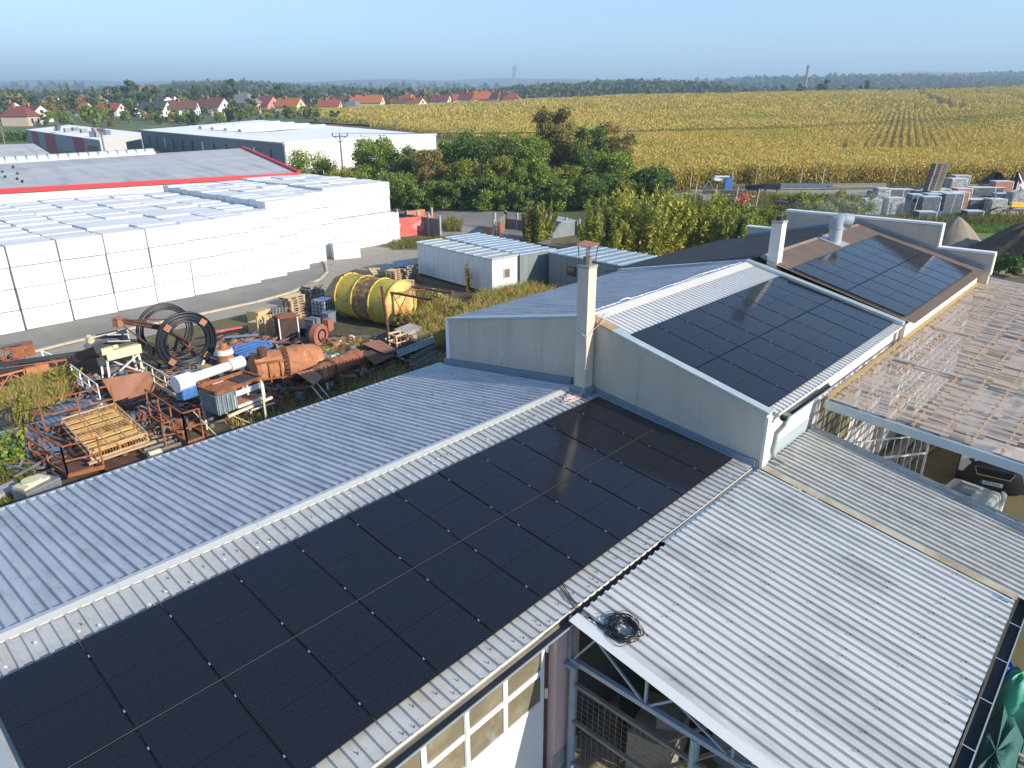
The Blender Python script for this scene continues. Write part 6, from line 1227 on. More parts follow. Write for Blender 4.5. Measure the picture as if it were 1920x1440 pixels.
# ------------------------------------------------------------------ village houses
RC = dict(orange=(.44,.13,.045), red=(.30,.075,.045), brown=(.15,.065,.045), maroon=(.2,.06,.05), grey=(.10,.10,.105), slate=(.055,.058,.065), lgrey=(.2,.2,.19))
WC = dict(white=(.78,.77,.73), cream=(.66,.57,.40), pinkw=(.56,.24,.2), tan=(.5,.42,.32), orange=(.55,.25,.08))
def house(px, yb, wpx, roof, wall, lab, lenk=1.25, hip=False, yaw=R(108), hk=.42, rk=.42, chim=True, dmin=210):
    b, D = PT(px, yb, dmin, 900); w = wpx*D/1416.; w = max(6.5, min(w, 17)); L = w*lenk; he = w*hk; hr = w*rk
    t = thing('house', lab, 'house', tuple(b), None, (0,0,yaw)); M = wm(t); rm = mat('tiles_'+roof, RC[roof], .85, 0, [(tuple(c*.65 for c in RC[roof]),1.2,.45,.7,.7)]); wm_ = mat('wall_'+wall, WC[wall], .85, 0, [(tuple(c*.85 for c in WC[wall]),.6,.45,.7,.6)])
    g = MB().box(-L/2,L/2,-w/2,w/2,-1.5,he)
    if not hip: g.poly([(-L/2,-w/2,he),(-L/2,w/2,he),(-L/2,0,he+hr-.08)],(L,0,0))
    g.xf(M).build('wall', wm_, t); o = .5; k = hr/(w/2)
    rfm = MB()
    if hip:
        a = L*.22; e = [(-L/2-o,-w/2-o,he-.1),(L/2+o,-w/2-o,he-.1),(L/2+o,w/2+o,he-.1),(-L/2-o,w/2+o,he-.1)]; r0 = (-a,0,he+hr); r1 = (a,0,he+hr); rfm.add(e+[r0,r1],[(0,1,5,4),(1,2,5),(2,3,4,5),(3,0,4),(3,2,1,0)])
    else:
        for sg in (-1,1): rfm.poly([(-L/2-o,sg*(w/2+o),he-o*k),(L/2+o,sg*(w/2+o),he-o*k),(L/2+o,0,he+hr),(-L/2-o,0,he+hr)],(0,0,.16))
    rf = rfm.xf(M).build('roof', rm, t)
    if chim: MB().box(L*.1,L*.1+.7,.3,1.0,he+hr*.5,he+hr+1.0).xf(M).build('chimney', mat('chimney_brick',(.35,.17,.11),.9), rf)
    for y in (-w*.22,w*.2): MB().box(-L/2-.06,-L/2-.0,y-.55,y+.55,he*.3,he*.75).xf(M).build('window', glassd, t)
    if not hip: MB().box(-L/2-.06,-L/2,-.6,.6,he+.1,he+.1+min(1.3,hr*.5)).xf(M).build('window', glassd, t)
    for x in (-L*.25,L*.15): MB().box(x-.6,x+.6,-w/2-.06,-w/2,he*.3,he*.78).xf(M).build('window', glassd, t)
    return t
HS = [(24,203,40,'orange','white','wide low house with orange roof at the far left edge',1.2,True),(62,203,30,'red','white','white gabled house with a red roof behind the wide orange one',1.2,False),
(30,219,38,'slate','white','white gabled house with a dark roof at the left, above the hedge',1.4,False),(68,229,44,'brown','white','white gabled house with a brown roof behind the hedge',1.5,False),(44,236,52,'maroon','tan','maroon hip roofed house just behind the clipped hedge',1.1,True),
(105,206,36,'lgrey','white','grey roofed house between bare trees left of the white water tank',1.2,False),(154,217,34,'orange','white','white gabled house with a bright orange roof left of the water tank',1.3,False),(194,213,30,'slate','white','dark slate roofed house standing under the white water tank',1.3,False),(212,218,34,'red','white','small white house with red roof right below the water tank',1.4,False),
(251,213,28,'brown','white','white gabled house with brown roof beside the big orange hip roof',1.2,False),(264,209,36,'orange','cream','house with a large orange hip roof among the trees',1.1,True),(295,220,42,'slate','white','white gabled house with dark solar covered roof near the white hall',1.3,False),(278,189,38,'orange','tan','far orange roofed house high among the trees',1.5,True),(352,189,24,'orange','white','tiny orange roof glimpsed deep in the village trees',1.1,False),
(348,219,42,'brown','white','white gabled house with a dark red roof and balcony',1.3,False),(402,217,46,'brown','white','broad white gabled house with panels on a brown roof',1.3,False),(460,213,54,'lgrey','tan','grey mansard roofed house, the widest in the row',1.1,True),(496,212,44,'maroon','pinkw','maroon roofed house with a salmon pink gable',1.3,False),(546,213,40,'orange','cream','orange roofed house with cream gable at the edge of the field',1.3,False),(590,211,26,'slate','white','narrow white gabled house with dark roof right of the orange one',1.3,False),(620,211,34,'red','cream','red roofed house with yellow gable front',1.3,False),
(662,209,20,'lgrey','white','small white flat garage before the village trees',1.1,True),(694,205,36,'orange','cream','orange roofed pair house with a cream gable right of the garage',1.6,False),(732,202,26,'red','white','white gabled red roofed house in the middle village row',1.3,False),(755,203,24,'brown','white','brown roofed white house left of the bright red one',1.3,False),(782,205,26,'orange','white','bright red orange roofed house at the field edge',1.2,False),(828,200,30,'maroon','cream','dark maroon roofed house with a cream end wall',1.3,False),(905,197,34,'red','white','long white house with a red roof on the crest of the field',1.7,False),(945,194,24,'slate','white','white gabled house at the right end of the village',1.3,False),(1148,186,30,'maroon','tan','low maroon roofed house on the field horizon',1.6,True)]
for i in range(34):
    px = float(rng.choice([rng.uniform(0,480), rng.uniform(480,960), rng.uniform(640,960)])); D = rng.uniform(400,520) if px < 500 else rng.uniform(440,620); q = DP(px,D); yb = 204.6+(CAM[2]-G(q.x,q.y))*1416/D
    o = house(px, yb, 9.5*1416/D, str(rng.choice(['orange','red','brown','maroon'])), str(rng.choice(['white','cream','white'])), 'small red roofed house half hidden among the far village trees', 1.2, bool(rng.random() < .3), R(rng.uniform(60,150)), dmin=390); o['group'] = 'small red roofed houses half hidden in the far village'
for (px, yb, wp_, rf, wl_2, lab, lk, hp_) in HS: house(px, yb, wp_*.8, rf, wl_2, lab, lk*1.1, hp_, R(112)+rng.normal(0,.2))
b, D = PT(190,212,300,900); wt = thing('water_tank','white round water tank among the village houses','tank',tuple(b)); rr = 17*D/1416.; ht = CAM[2]-D*(187-204.6)/1416.-b.z; MB().cyl(b,(b.x,b.y,b.z+ht),rr,n=28).build('drum', white_w, wt, 40); MB().cyl((b.x,b.y,b.z+ht),(b.x,b.y,b.z+ht+.5),rr+.15,rr*.3,28).build('lid', white, wt, 40)
# clipped hedge
hq0, hq1 = DP(-40,205), DP(108,205); hv = hq1-hq0; n = 5200; C = np.stack([rng.uniform(0,1,n),rng.uniform(-1.2,1.2,n),rng.uniform(0,1,n)],1); dn_ = hv.normalized(); pts = np.array(hq0)[None]+C[:,:1]*np.array(hv)[None]+C[:,1:2]*np.array((-dn_.y,dn_.x,0))[None]; pts[:,2] = gz(pts[:,0],pts[:,1])+C[:,2]*2.6
tag(npmesh('clipped_hedge', leafquads(pts,.6), 4, LEAF['dark']), 'long clipped dark hedge beside the green meadow', 'hedge')
# village trees
def tproto(name, leaf, h, w, n, size, shape):
    t = thing(name, 'x', 'tree'); trunk(MB(), h, .25, (0,0,0), 4, w).build('trunk', bark, t); npmesh('crown', leafquads(crown_pts(n, h, w, .12, 14, shape, .8), size, 1.5), 4, LEAF[leaf], t); return t
kinds = [('leafy_tree','far',11,9.5,520,1.15,'round','dark leafy tree standing among the village houses','leafy trees among the village houses'),('leafy_tree','olive',10,8.5,480,1.1,'round','brownish autumn tree standing among the village houses','autumn trees among the village houses'),('spruce_tree','dark',13,5.2,420,.95,'cone','dark pointed spruce standing among the village houses','spruces among the village houses'),('leafy_tree','green',8.5,8,460,1.0,'round','fresh green tree standing among the village houses','green trees among the village houses')]
pro = [tproto(*k[:7]) for k in kinds]; first = [True]*4
def vtree(k, px, D, s):
    q = DP(px,D); z = G(q.x,q.y); loc = (q.x,q.y,z-.2); _, _, _, _, _, _, _, lab, grp = kinds[k]
    if first[k]: o = pro[k]; o.location = loc; first[k] = False; o['label'] = lab; o['group'] = grp; o.rotation_euler = (0,0,rng.uniform(0,6))
    else: o = dup(pro[k], loc, rng.uniform(0,6), lab, grp)
    o.scale = (s*rng.uniform(.85,1.15),s*rng.uniform(.85,1.15),s)
for i in range(175):
    px = rng.uniform(-30,1010); far = rng.random(); D0 = 330 if px < 480 else np.interp(px,[480,700,1000],[330,420,520]); D = D0+20+far**1.4*270; vtree(int(rng.choice([0,0,0,1,1,2,3])), px, D, rng.uniform(.65,1.15)*(1.+.15*(far > .5)))
for i in range(95): vtree(int(rng.choice([0,1,3,3])), rng.uniform(-20,640), rng.uniform(265,350), rng.uniform(.3,.62))
for px, D, k, s in ((242,420,0,1.5),(225,440,1,1.3),(262,430,0,1.3),(138,420,2,1.25),(435,420,0,1.5),(520,450,0,1.3),(120,255,2,.6),(175,262,3,.85),(100,300,1,.9),(370,420,0,1.25),(585,480,2,1.1),(1395,470,0,.5),(1425,470,1,.6),(1470,470,0,.75),(1540,470,0,1.0),(1580,480,1,.9),(1620,480,0,1.0),(1660,480,1,.75),(1400,455,0,.55),(1500,470,0,.8)): vtree(k, px, D, s)
# far stack and plume
q = DP(1510,1250); z = G(q.x,q.y); fs = thing('factory_stack','tall thin factory chimney beyond the maize crest','chimney',(q.x,q.y,z)); ztop = CAM[2]+1250*(204.6-131)/1416.; MB().cyl((q.x,q.y,z-2),(q.x,q.y,ztop),2.6,1.7,16).build('stack', mat('stack_concrete',(.2,.17,.16),.9), fs, 40); MB().cyl((q.x,q.y,ztop-6),(q.x,q.y,ztop),1.9,1.75,16).build('stack_top', dark, fs, 40)
vm_ = bpy.data.materials.new('steam'); vm_.use_nodes = True; vn = vm_.node_tree.nodes; vn.remove(vn['Principled BSDF']); pv2 = vn.new('ShaderNodeVolumePrincipled'); pv2.inputs['Color'].default_value = (1,1,1,1); pv2.inputs['Density'].default_value = .12; vm_.node_tree.links.new(pv2.outputs[0], vn['Material Output'].inputs['Volume'])
pb, Dp = DP(961,1900), 1900; pl_ = []; zz = CAM[2]+Dp*(204.6-166)/1416.
for i in range(9): t_ = i/8; pl_.append((pb.x+RH[0]*14*t_**1.3+3*math.sin(5*t_), pb.y+RH[1]*14*t_**1.3, zz+Dp*40/1416.*t_))
tag(MB().tube(pl_, [2.2,3.4,4.6,5.2,6.2,6,7,6,3.], 12).build('steam_plume', vm_, None, 60), 'thin white steam plume rising beyond the village', 'steam', None, 'stuff')
vs = bpy.data.materials.new('chimney_smoke'); vs.use_nodes = True; vn = vs.node_tree.nodes; vn.remove(vn['Principled BSDF']); pv3 = vn.new('ShaderNodeVolumePrincipled'); pv3.inputs['Color'].default_value = (.85,.92,1,1); pv3.inputs['Density'].default_value = .16; vs.node_tree.links.new(pv3.outputs[0], vn['Material Output'].inputs['Volume'])
sm2 = MB()
for k, (a, e, r_) in enumerate(((0,1.4,.28),(.8,3.6,.42),(2.2,5.6,.5))): sm2.tube([(23.05+a*.75,1.85-a*.55,7.85+.05*a),(23.05+(a+e)*.375,1.85-(a+e)*.275,8.05),(23.05+e*.75,1.85-e*.55,8.0-.03*e)], [r_*.6,r_,r_*.5], 12)
tag(sm2.build('chimney_smoke', vs, None, 60), 'thin bluish smoke drifting from the second chimney', 'smoke', None, 'stuff')
# ------------------------------------------------------------------ builders' yard at the right

drape('builders_yard', [(1290,66),(2100,63),(2100,84),(1240,84)], pave, .03, 24, 16)
drape('yard_grass', [(1690,57),(2200,55),(2200,64),(1690,66)], mat('short_grass',(.12,.19,.035),.95,0,[((.3,.24,.1),.35,.54,.66,.8),((.07,.12,.02),1.5,.5,.7,.6)], bump=.8, bscale=8), .06, 14, 10)
drape('sandy_strip', [(1740,46),(2200,46),(2200,57),(1720,58)], mat('dry_sandy_ground',(.36,.27,.15),.95,0,[((.24,.19,.09),.5,.45,.62,.8),((.14,.14,.05),1.2,.54,.68,.8)], bump=.8, bscale=6), .04, 10, 10)
def at_(px, v, dz=0.):                 # v: photo row of the foot
    q = PT(px, v, 30, 200)[0]; q.z += dz; return q
def dep(px, v): return PT(px, v, 30, 200)[1]
YR = math.atan2(RH[1],RH[0])
k1 = 'near fence posts of the builders yard'; k2 = 'far fence posts along the maize'
def fpost(px, v, h, m, lab, grp, lean=0.):
    q = at_(px,v); tag(MB().beam(q,q+Vector((RH[0]*lean,RH[1]*lean,h)),.07,.07,(1,0,0)).build('fence_post', m, None, loc=q), lab, 'fence post', grp)
cpost = mat('pale_fence_post',(.55,.53,.49),.85)
for px, v in ((1300,384),(1337,388),(1376,393),(1415,398),(1639,410),(1709,412),(1778,411),(1853,408),(1930,404)): fpost(px, v, 2.15, cpost, 'pale concrete fence post in the near row of the builders yard', k1, .2)
for px, v in ((1293,358),(1370,356),(1415,352),(1499,351),(1540,351),(1674,350)): fpost(px, v, 2.0, cpost, 'pale fence post at the edge of the maize', k2, .05)
for px, v in ((1284,356),(1313,355),(1455,352),(1628,351),(1806,352),(1862,352),(1916,352)): fpost(px, v, 2.0, redox, 'rusty red fence post at the edge of the maize', 'red fence posts along the maize', -.03)
fw = MB()
for z in (.7,1.3,1.9): fw.tube([at_(px,np.interp(px,[1300,1415,1640,1780,1930],[384,398,410,411,404]),z) for px in range(1300,1960,60)],.008,4)
tag(fw.build('fence_wire', steel), 'thin wires strung along the near fence posts', 'wire')
tw = at_(1734,396); pallet_obj(woodg)
for k in range(29):
    o = dup(PAL[woodg.name]); o.location = tw+Vector((RH[0]*.019*k+rng.normal(0,.012),RH[1]*.019*k,.147*k+.03)); o.rotation_euler = (0,0,YR+rng.normal(0,.02)); tag(o, 'grey pallet in the tall leaning tower at the maize edge', 'pallet', 'pallets in the tall leaning tower')
stone = mat('grey_paving_blocks',(.13,.15,.175),.6,0,[((.07,.08,.095),(3,3,9),.45,.62,.8),((.3,.33,.36),4,.58,.72,.6)], bump=.3); stoner = mat('reddish_paving_blocks',(.42,.19,.12),.85,0,[((.3,.14,.1),(4,4,9),.45,.62,.8)], bump=.3); film = mat('white_film',(.62,.68,.72),.4)
stoned = mat('dark_slabs',(.075,.08,.09),.8,0,[((.2,.21,.23),(2,2,14),.52,.64,.9)]); mixed = mat('mixed_goods',(.3,.29,.27),.8,0,[((.55,.56,.56),(3,3,6),.5,.62,.9),((.08,.08,.08),(4,4,8),.5,.64,.9)])
def packed(px, v, w, d, h, m, lab, top=film, rz=0.):
    q = at_(px,v); t = thing('stone_pallet', lab, 'stone pallet', q, None, (0,0,YR+rz)); M = wm(t)
    b = MB(); nl = max(2,int(h/.2))
    for k in range(nl):
        e = rng.normal(0,.012,4); b.box(-w/2+e[0],w/2+e[1],-d/2+e[2],d/2+e[3],.15+(h-.17)*k/nl,.15+(h-.17)*(k+.95)/nl)
    b.xf(M).build('blocks', m, t)
    if top: MB().box(-w/2-.01,w/2+.01,-d/2-.01,d/2+.01,h-.02,h+.015).box(w/2-.05,w/2+.012,-d/2-.012,d/2+.012,.2,h).xf(M).build('wrapping', top, t)
    p_ = MB()
    for y in (-d/2+.06,0,d/2-.06): p_.box(-w/2,w/2,y-.05,y+.05,0,.02).box(-w/2,-w/2+.14,y-.05,y+.05,.021,.12).box(w/2-.14,w/2,y-.05,y+.05,.021,.12).box(-.07,.07,y-.05,y+.05,.021,.12)
    p_.box(-w/2,w/2,-d/2,d/2,.121,.145).xf(M).build('pallet_base', woodg, t); return t
for (px, v, w, h, m, tp, lab) in ((1714,401,1.5,1.75,stone,film,'grey stone pallet at the left of the central group'),(1722,392,1.5,1.7,stone,film,'grey stone pallet farthest back at the left of the central group'),(1731,416,1.5,.9,stone,film,'lowest grey stone pallet nearest the workshop parapet'),(1735,409,1.5,1.9,stone,film,'grey stone pallet second from the front of the central row'),(1742,403,1.5,1.9,stone,film,'grey stone pallet third from the front of the central row'),(1748,398,1.5,1.9,stone,film,'grey stone pallet fourth from the front of the central row'),(1754,393,1.5,1.9,stone,film,'grey stone pallet at the back of the central row'),
 (1776,405,1.6,2.0,stone,film,'grey sided stone pallet at the front of the reddish group'),(1788,400,1.5,1.95,stoner,film,'reddish stone pallet behind the front one of its group'),(1795,393,1.4,1.95,stoner,film,'reddish stone pallet at the rear of its group'),
 (1669,404,1.4,1.6,mixed,film,'pallet of mixed goods with loose white film left of the central group'),(1673,376,1.4,1.1,stone,film,'grey stone pallet with film top at the left rear'),(1672,384,1.2,.5,stoner,None,'low reddish brick pallet at the left rear'),(1628,404,1.5,1.5,mixed,film,'pale topped goods pallet half behind the light bush'),(1646,398,1.1,2.2,mixed,film,'tall narrow goods pallet left of the pale fence post'),(1640,380,1.3,1.1,stoned,None,'dark slab pallet behind the tall narrow one'),
 (1820,412,1.4,.8,stoned,film,'low stack of dark slabs in front of the sacks'),(1822,400,1.3,1.3,stoned,film,'dark slab stack right of the reddish pallets'),(1840,394,1.2,1.1,mixed,None,'pallet of mixed goods behind the dark slab stack'),(1860,404,1.4,1.5,mixed,film,'pale goods pallet at the right fence post'),(1787,365,1.7,1.6,mixed,film,'pale wrapped pallet behind the reddish group'),(1795,356,1.6,1.5,mixed,film,'pale wrapped pallet at the maize edge, right of the tower'),(1834,372,2.4,1.1,stoned,film,'wide dark slab pallet at the right rear'),(1855,368,2.0,.9,stoned,film,'wide low slab pallet left of the brick pallet'),(1872,366,1.8,1.4,stoner,film,'brick pallet in front of the black sheeting heap'),(1880,378,1.8,.8,mixed,film,'low pallet of pale goods at the right rear'),(1905,384,1.7,1.2,mixed,None,'rubble filled pallet at the right edge'),(1690,372,1.5,.9,stone,film,'low grey stone pallet left of the tower foot')):
    packed(px, v, w, 1.15, h, m, lab, tp, rng.normal(0,.05))
for k in range(6): q = at_(1769,376,.03+.147*k); o = dup(PAL[woodg.name]); o.location = q; o.rotation_euler = (0,0,YR+rng.normal(0,.03)); tag(o, 'grey pallet in the low stack right of the tall tower', 'pallet', 'pallets in the low stack right of the tower')
def heap(name, px, v, w, h, m, lab, cat, seed=1, rough=.3, depth=None):
    """irregular mound"""
    q = at_(px,v); mb = MB(); ns, nr = 30, 10; rs_ = np.random.default_rng(seed); ph = rs_.uniform(0,6.28,6); dp_ = depth or w
    for i in range(nr):
        t = i/(nr-1)
        for j in range(ns):
            a = 2*math.pi*j/ns; k = 1+rough*.4*(math.sin(3*a+ph[0])+.6*math.sin(5*a+ph[1]+3*t)+.4*math.sin(9*a+ph[2]+5*t)); r_ = t*k; x = math.cos(a)*r_*w/2; y = math.sin(a)*r_*dp_/2
            zz = h*max(0,1-t**1.25)*(1+rough*.5*math.sin(4*a+ph[3])*t+rough*.3*math.sin(11*a+ph[4])*t*(1-t)*3)
            wx = q.x+RH[0]*x+FH[0]*y; wy = q.y+RH[1]*x+FH[1]*y; mb.v.append((wx,wy,G(wx,wy)-.05+zz))
    mb.f = [(i*ns+j,i*ns+(j+1) % ns,(i+1)*ns+(j+1) % ns,(i+1)*ns+j) for i in range(nr-1) for j in range(ns)]
    return tag(mb.build(name, m, None, 70, loc=q), lab, cat)
heap('black_sheeting', 1864, 352, 3.4, 1.7, mat('black_sheeting',(.012,.012,.014),.35), 'crumpled black plastic sheeting heap at the maize edge', 'sheeting', seed=4, rough=.7)
heap('white_rubble', 1908, 374, 2.6, 1.0, mat('pale_rubble',(.5,.48,.45),.9), 'pale rubble and bags at the far right of the yard', 'rubble', seed=5, rough=.7); heap('dark_sheeting',1898,362,2.2,2.2,mat('black_sheeting',(.012,.012,.014)),'dark covered heap at the right edge behind the rubble','sheeting',seed=6,rough=.5)
heap('white_sacks', 1855, 398, 1.6, 1.3, mat('grey_sacks',(.36,.37,.38),.8), 'heap of grey and white sacks behind the right fence post', 'sacks', seed=8, rough=.6)
sg = mat('grey_brown_sand',(.26,.215,.16),.95,0,[((.33,.275,.21),2,.45,.7,.6),((.17,.14,.1),6,.52,.72,.5)], bump=.4, bscale=20)
heap('sand_heap', 1785, 462, 4.6, 2.3, sg, 'cone of grey brown sand beside the end parapet', 'sand', seed=2, rough=.1)
soil = mat('dark_soil',(.10,.066,.042),.95,0,[((.16,.105,.065),1.5,.45,.7,.7),((.05,.035,.025),5,.52,.7,.6)], bump=1., bscale=10)
heap('soil_heap', 1935, 485, 9.5, 2.9, soil, 'large dark soil heap at the right edge', 'soil', seed=3, rough=.3, depth=6)
heap('soil_heap', 1820, 492, 5.5, .7, soil, 'low spread of dark soil between the sand cone and the large soil heap', 'soil', seed=13, rough=.4, depth=3)
q = at_(1905,480,.0); q.z = zrow(1908,468,dep(1908,484)); tag(MB().cyl(q,q+Vector((RH[0]*.6,RH[1]*.6,.2)),.27,n=16).build('white_bucket', white, None, 40), 'white bucket lying on the dark soil heap', 'bucket')
tag(MB().poly([at_(1838,515,.06),at_(1880,515,.06),at_(1862,478,.06),at_(1842,478,.06)],(0,0,.05)).build('concrete_path', mat('pale_concrete',(.42,.39,.34),.9)), 'pale concrete slab behind the end parapet', 'slab')
yp = MB()
for k in range(8): q = at_(1893,398,.5+.11*(k//2)); q = q+Vector((FH[0],FH[1],0))*.16*(k % 2); yp.tube([q,q+Vector((RH[0]*3.4,RH[1]*3.4,-.08))],.075,8)
tag(yp.build('yellow_pipes', mat('yellow_pipe',(.72,.45,.01),.4), None, 60), 'bundle of yellow plastic pipes at the right edge of the yard', 'pipes')
hr_ = MB()
for k in range(7): c_ = at_(1880+rng.uniform(-22,22),411,.2); hr_.tube([c_+Vector((RH[0]*math.cos(a)*(1.1-.05*k),RH[1]*math.cos(a)*(1.1-.05*k),math.sin(a)*.8)) for a in np.linspace(.1,3.04,18)],.045,6)
tag(hr_.build('black_pipe_coils', black, None, 60), 'black pipe coils sticking out of the grass below the yellow pipes', 'pipes')
tag(MB().obox(at_(1785,411,.25),(2.6,.06,.6),YR,.5).obox(at_(1756,413,.35),(.5,.06,.9),YR+.3,.4).build('blue_tarp', mat('blue_tarp',(.05,.2,.38),.5)), 'blue plastic sheet hanging along the fence foot', 'tarpaulin')
bm2 = thing('blue_machine','blue and white boom machine among the planks at the left of the yard','machine',at_(1355,362)); q = at_(1363,362); MB().obox(q+Vector((0,0,.9)),(.8,.8,1.3),YR).build('body', blup, bm2); MB().obox(at_(1348,362,1.4),(1.6,1.0,.3),YR,0,.2).beam(at_(1318,362,.5),at_(1328,362,1.3),.12).beam(at_(1328,362,1.3),at_(1338,362,.3),.1).obox(at_(1350,362,1.75),(1.5,.8,.1),YR).build('frame', wpaint, bm2)
for i, (p0_, p1_, v, dz, m, n__, lab) in enumerate(((1398,1426,364,.4,dark,6,'stack of black pipes at the middle of the yard, left bundle'),(1428,1462,362,.45,dark,6,'stack of black pipes at the middle of the yard, right bundle'),(1318,1400,370,.4,woodg,4,'long grey planks lying behind the willow bushes'),(1370,1420,358,.3,wood,4,'pale planks lying beside the black pipes'),(1296,1330,366,.3,wood,3,'short planks at the left end of the yard'),(1450,1560,357,.35,steelb,4,'long steel sections at the foot of the maize'),(1560,1660,356,.3,woodg,4,'grey boards at the foot of the maize, left of the tower'),(1640,1725,366,.3,mat('dark_twigs',(.09,.06,.045),.95),6,'row of dark cut branches left of the tower'),(1810,1860,358,.3,woodg,4,'grey boards in front of the black sheeting heap'),(1320,1400,380,.2,steelb,3,'grey steel sections just behind the left fence posts'))):
    b = MB(); f_ = Vector((FH[0],FH[1],0))
    for k in range(n__):
        for j in range(3): b.tube([at_(p0_,v,dz+.09*k+rng.normal(0,.01))+f_*.16*j,at_(p1_,v,dz+.09*k+rng.normal(0,.01))+f_*.16*j],.06,8)
    for px in (p0_+6,p1_-6): b.beam(at_(px,v,0),at_(px,v,dz+.1),.1)
    tag(b.build('stored_lengths', m), lab, 'pipes' if 'pipe' in lab else 'planks')
on = MB()
for k in range(22): c_ = at_(rng.uniform(1380,1412),rng.uniform(384,392),rng.uniform(.2,1.3)); v = Vector(rng.normal(0,1,3)).normalized()*.45; on.beam(c_-v,c_+v,.09)
tag(on.build('orange_netting', mat('orange_plastic',(.62,.16,.07),.6)), 'tangled orange plastic pieces behind the fence', 'plastic')
heap('white_bag', 1365, 405, 1.0, 1.1, white, 'white bag standing among the bushes by the fence', 'bag', seed=9, rough=.4); heap('pale_bag',1402,396,1.2,.8,mat('pale_bag',(.5,.58,.6),.7),'pale bluish bags below the orange plastic','bag',seed=10,rough=.5)
tag(MB().obox(at_(1330,384,.5),(2.2,1.0,.9),YR).build('wood_bin', woodg), 'grey wooden bin behind the left fence posts', 'bin')
yq = lambda pts: [at_(*p) for p in pts]
tag(npmesh('yard_weeds', np.concatenate([blades(9000, inpoly(yq([(1290,392),(1420,402),(1640,414),(1930,410),(1930,424),(1700,428),(1420,420),(1290,410)])), .75, .02, .35), blades(9000, inpoly(yq([(1290,372),(1420,366),(1640,372),(1650,400),(1420,396),(1290,392)])), .55, .02, .35), blades(3000, inpoly(yq([(1290,352),(1930,350),(1930,356),(1290,360)])), .8, .025, .3)]), 5, LEAF['grass']), 'rough weeds growing along both fences of the builders yard', 'weeds', None, 'stuff')
tag(npmesh('turf_blades', blades(7000, inpoly(yq([(1760,420),(1940,418),(1940,442),(1770,436)])), .35, .02, .3), 5, mat('fresh_turf',(.16,.27,.04),.7,0,[((.1,.17,.03),.8,.45,.65,.8)], island=.3, trans=.25)), 'fresh green grass strip beside the sand cone', 'grass', None, 'stuff')
# blue corrugated fence behind the clear canopy
bf = thing('blue_sheet_fence','pale ribbed fence with blue posts and rail beyond the clear canopy','fence',(36,-4,0)); fa, fb_ = PX(1838,540,36.5), PX(2000,560,36.5); t_ = MB().corr(0,9,0,0,0,1.9,.26,.05); M = Matrix.Translation((36.5,-3.0,1.3)) @ Matrix.Rotation(R(-90),4,'Z'); t_.v = [(x,-zoff,z) for (x,zoff,z) in [(v[0],0,v[2]) for v in t_.v]]; 
t_ = MB(); xs_ = 0
for i in range(34): t_.box(36.5+(.03 if i % 2 else 0),36.53+(.03 if i % 2 else 0),-3.0-.26*(i+1),-3.0-.26*i,1.2,3.15)
t_.build('sheet', mat('pale_blue_sheet',(.38,.45,.55),.5,.1,[((.5,.55,.6),2,.5,.7,.6)]), bf)
for y in (-4.0,-6.6,-9.2): MB().box(36.38,36.49,y-.09,y+.09,0,3.3).build('post', blup, bf)
MB().box(36.4,36.49,-11.8,-3.0,3.16,3.24).build('top_rail', blup, bf)
# ------------------------------------------------------------------ van and small tractor trailer under the canopy
vw = mat('van_white',(.74,.75,.75),.35,0,coat=.5); vb = mat('van_black_plastic',(.02,.021,.024),.45)
va = thing('white_van','white van with black bumper and chrome framed grille, parked nose out under the clear canopy','van',(24.75,-5.75,0),None,(0,0,R(188))); M = wm(va)
def VX(mb): return mb.xf(M)
# van in local coords: nose at x=+2.45, width +-0.95
prof = [(-2.45,.45),(2.20,.45),(2.40,.62),(2.42,1.0),(2.30,1.10),(1.35,1.32),(.55,1.90),(.2,1.95),(-2.4,1.95)]
b = VX(MB().poly([(x,-.93,z) for x,z in prof],(0,1.86,0))).build('body', vw, va, bevel=.07)
bmp = MB(); ys = np.linspace(-.97,.97,15); pts_lo = []; 
sec = lambda y: 2.52-.34*abs(y)**3.2
vs_ = []
for y in ys:
    for (dx, z) in ((-.55,.22),(0,.24),(.04,.45),(.03,.72),(-.03,.98),(-.14,1.06)): vs_.append((sec(y)+dx,y,z))
fs_ = [(i*6+j,(i+1)*6+j,(i+1)*6+j+1,i*6+j+1) for i in range(14) for j in range(5)]; bmp.add(vs_,fs_); VX(bmp).build('bumper', vb, va, 50)
gr_ = MB(); ring = [(-.50,.92),(.50,.92),(.42,.70),(-.42,.70)]
for (y0,z0),(y1,z1) in zip(ring,ring[1:]+ring[:1]): gr_.beam((sec(y0)+.055-.03*(z0>.8),y0,z0),(sec(y1)+.055-.03*(z1>.8),y1,z1),.035,.035)
grl = VX(gr_).build('grille', mat('chrome',(.75,.75,.76),.15,.95), va); VX(MB().poly([(sec(0)+.035,y,z) for y,z in ring],(.008,0,0))).build('grille_mesh', black, va)
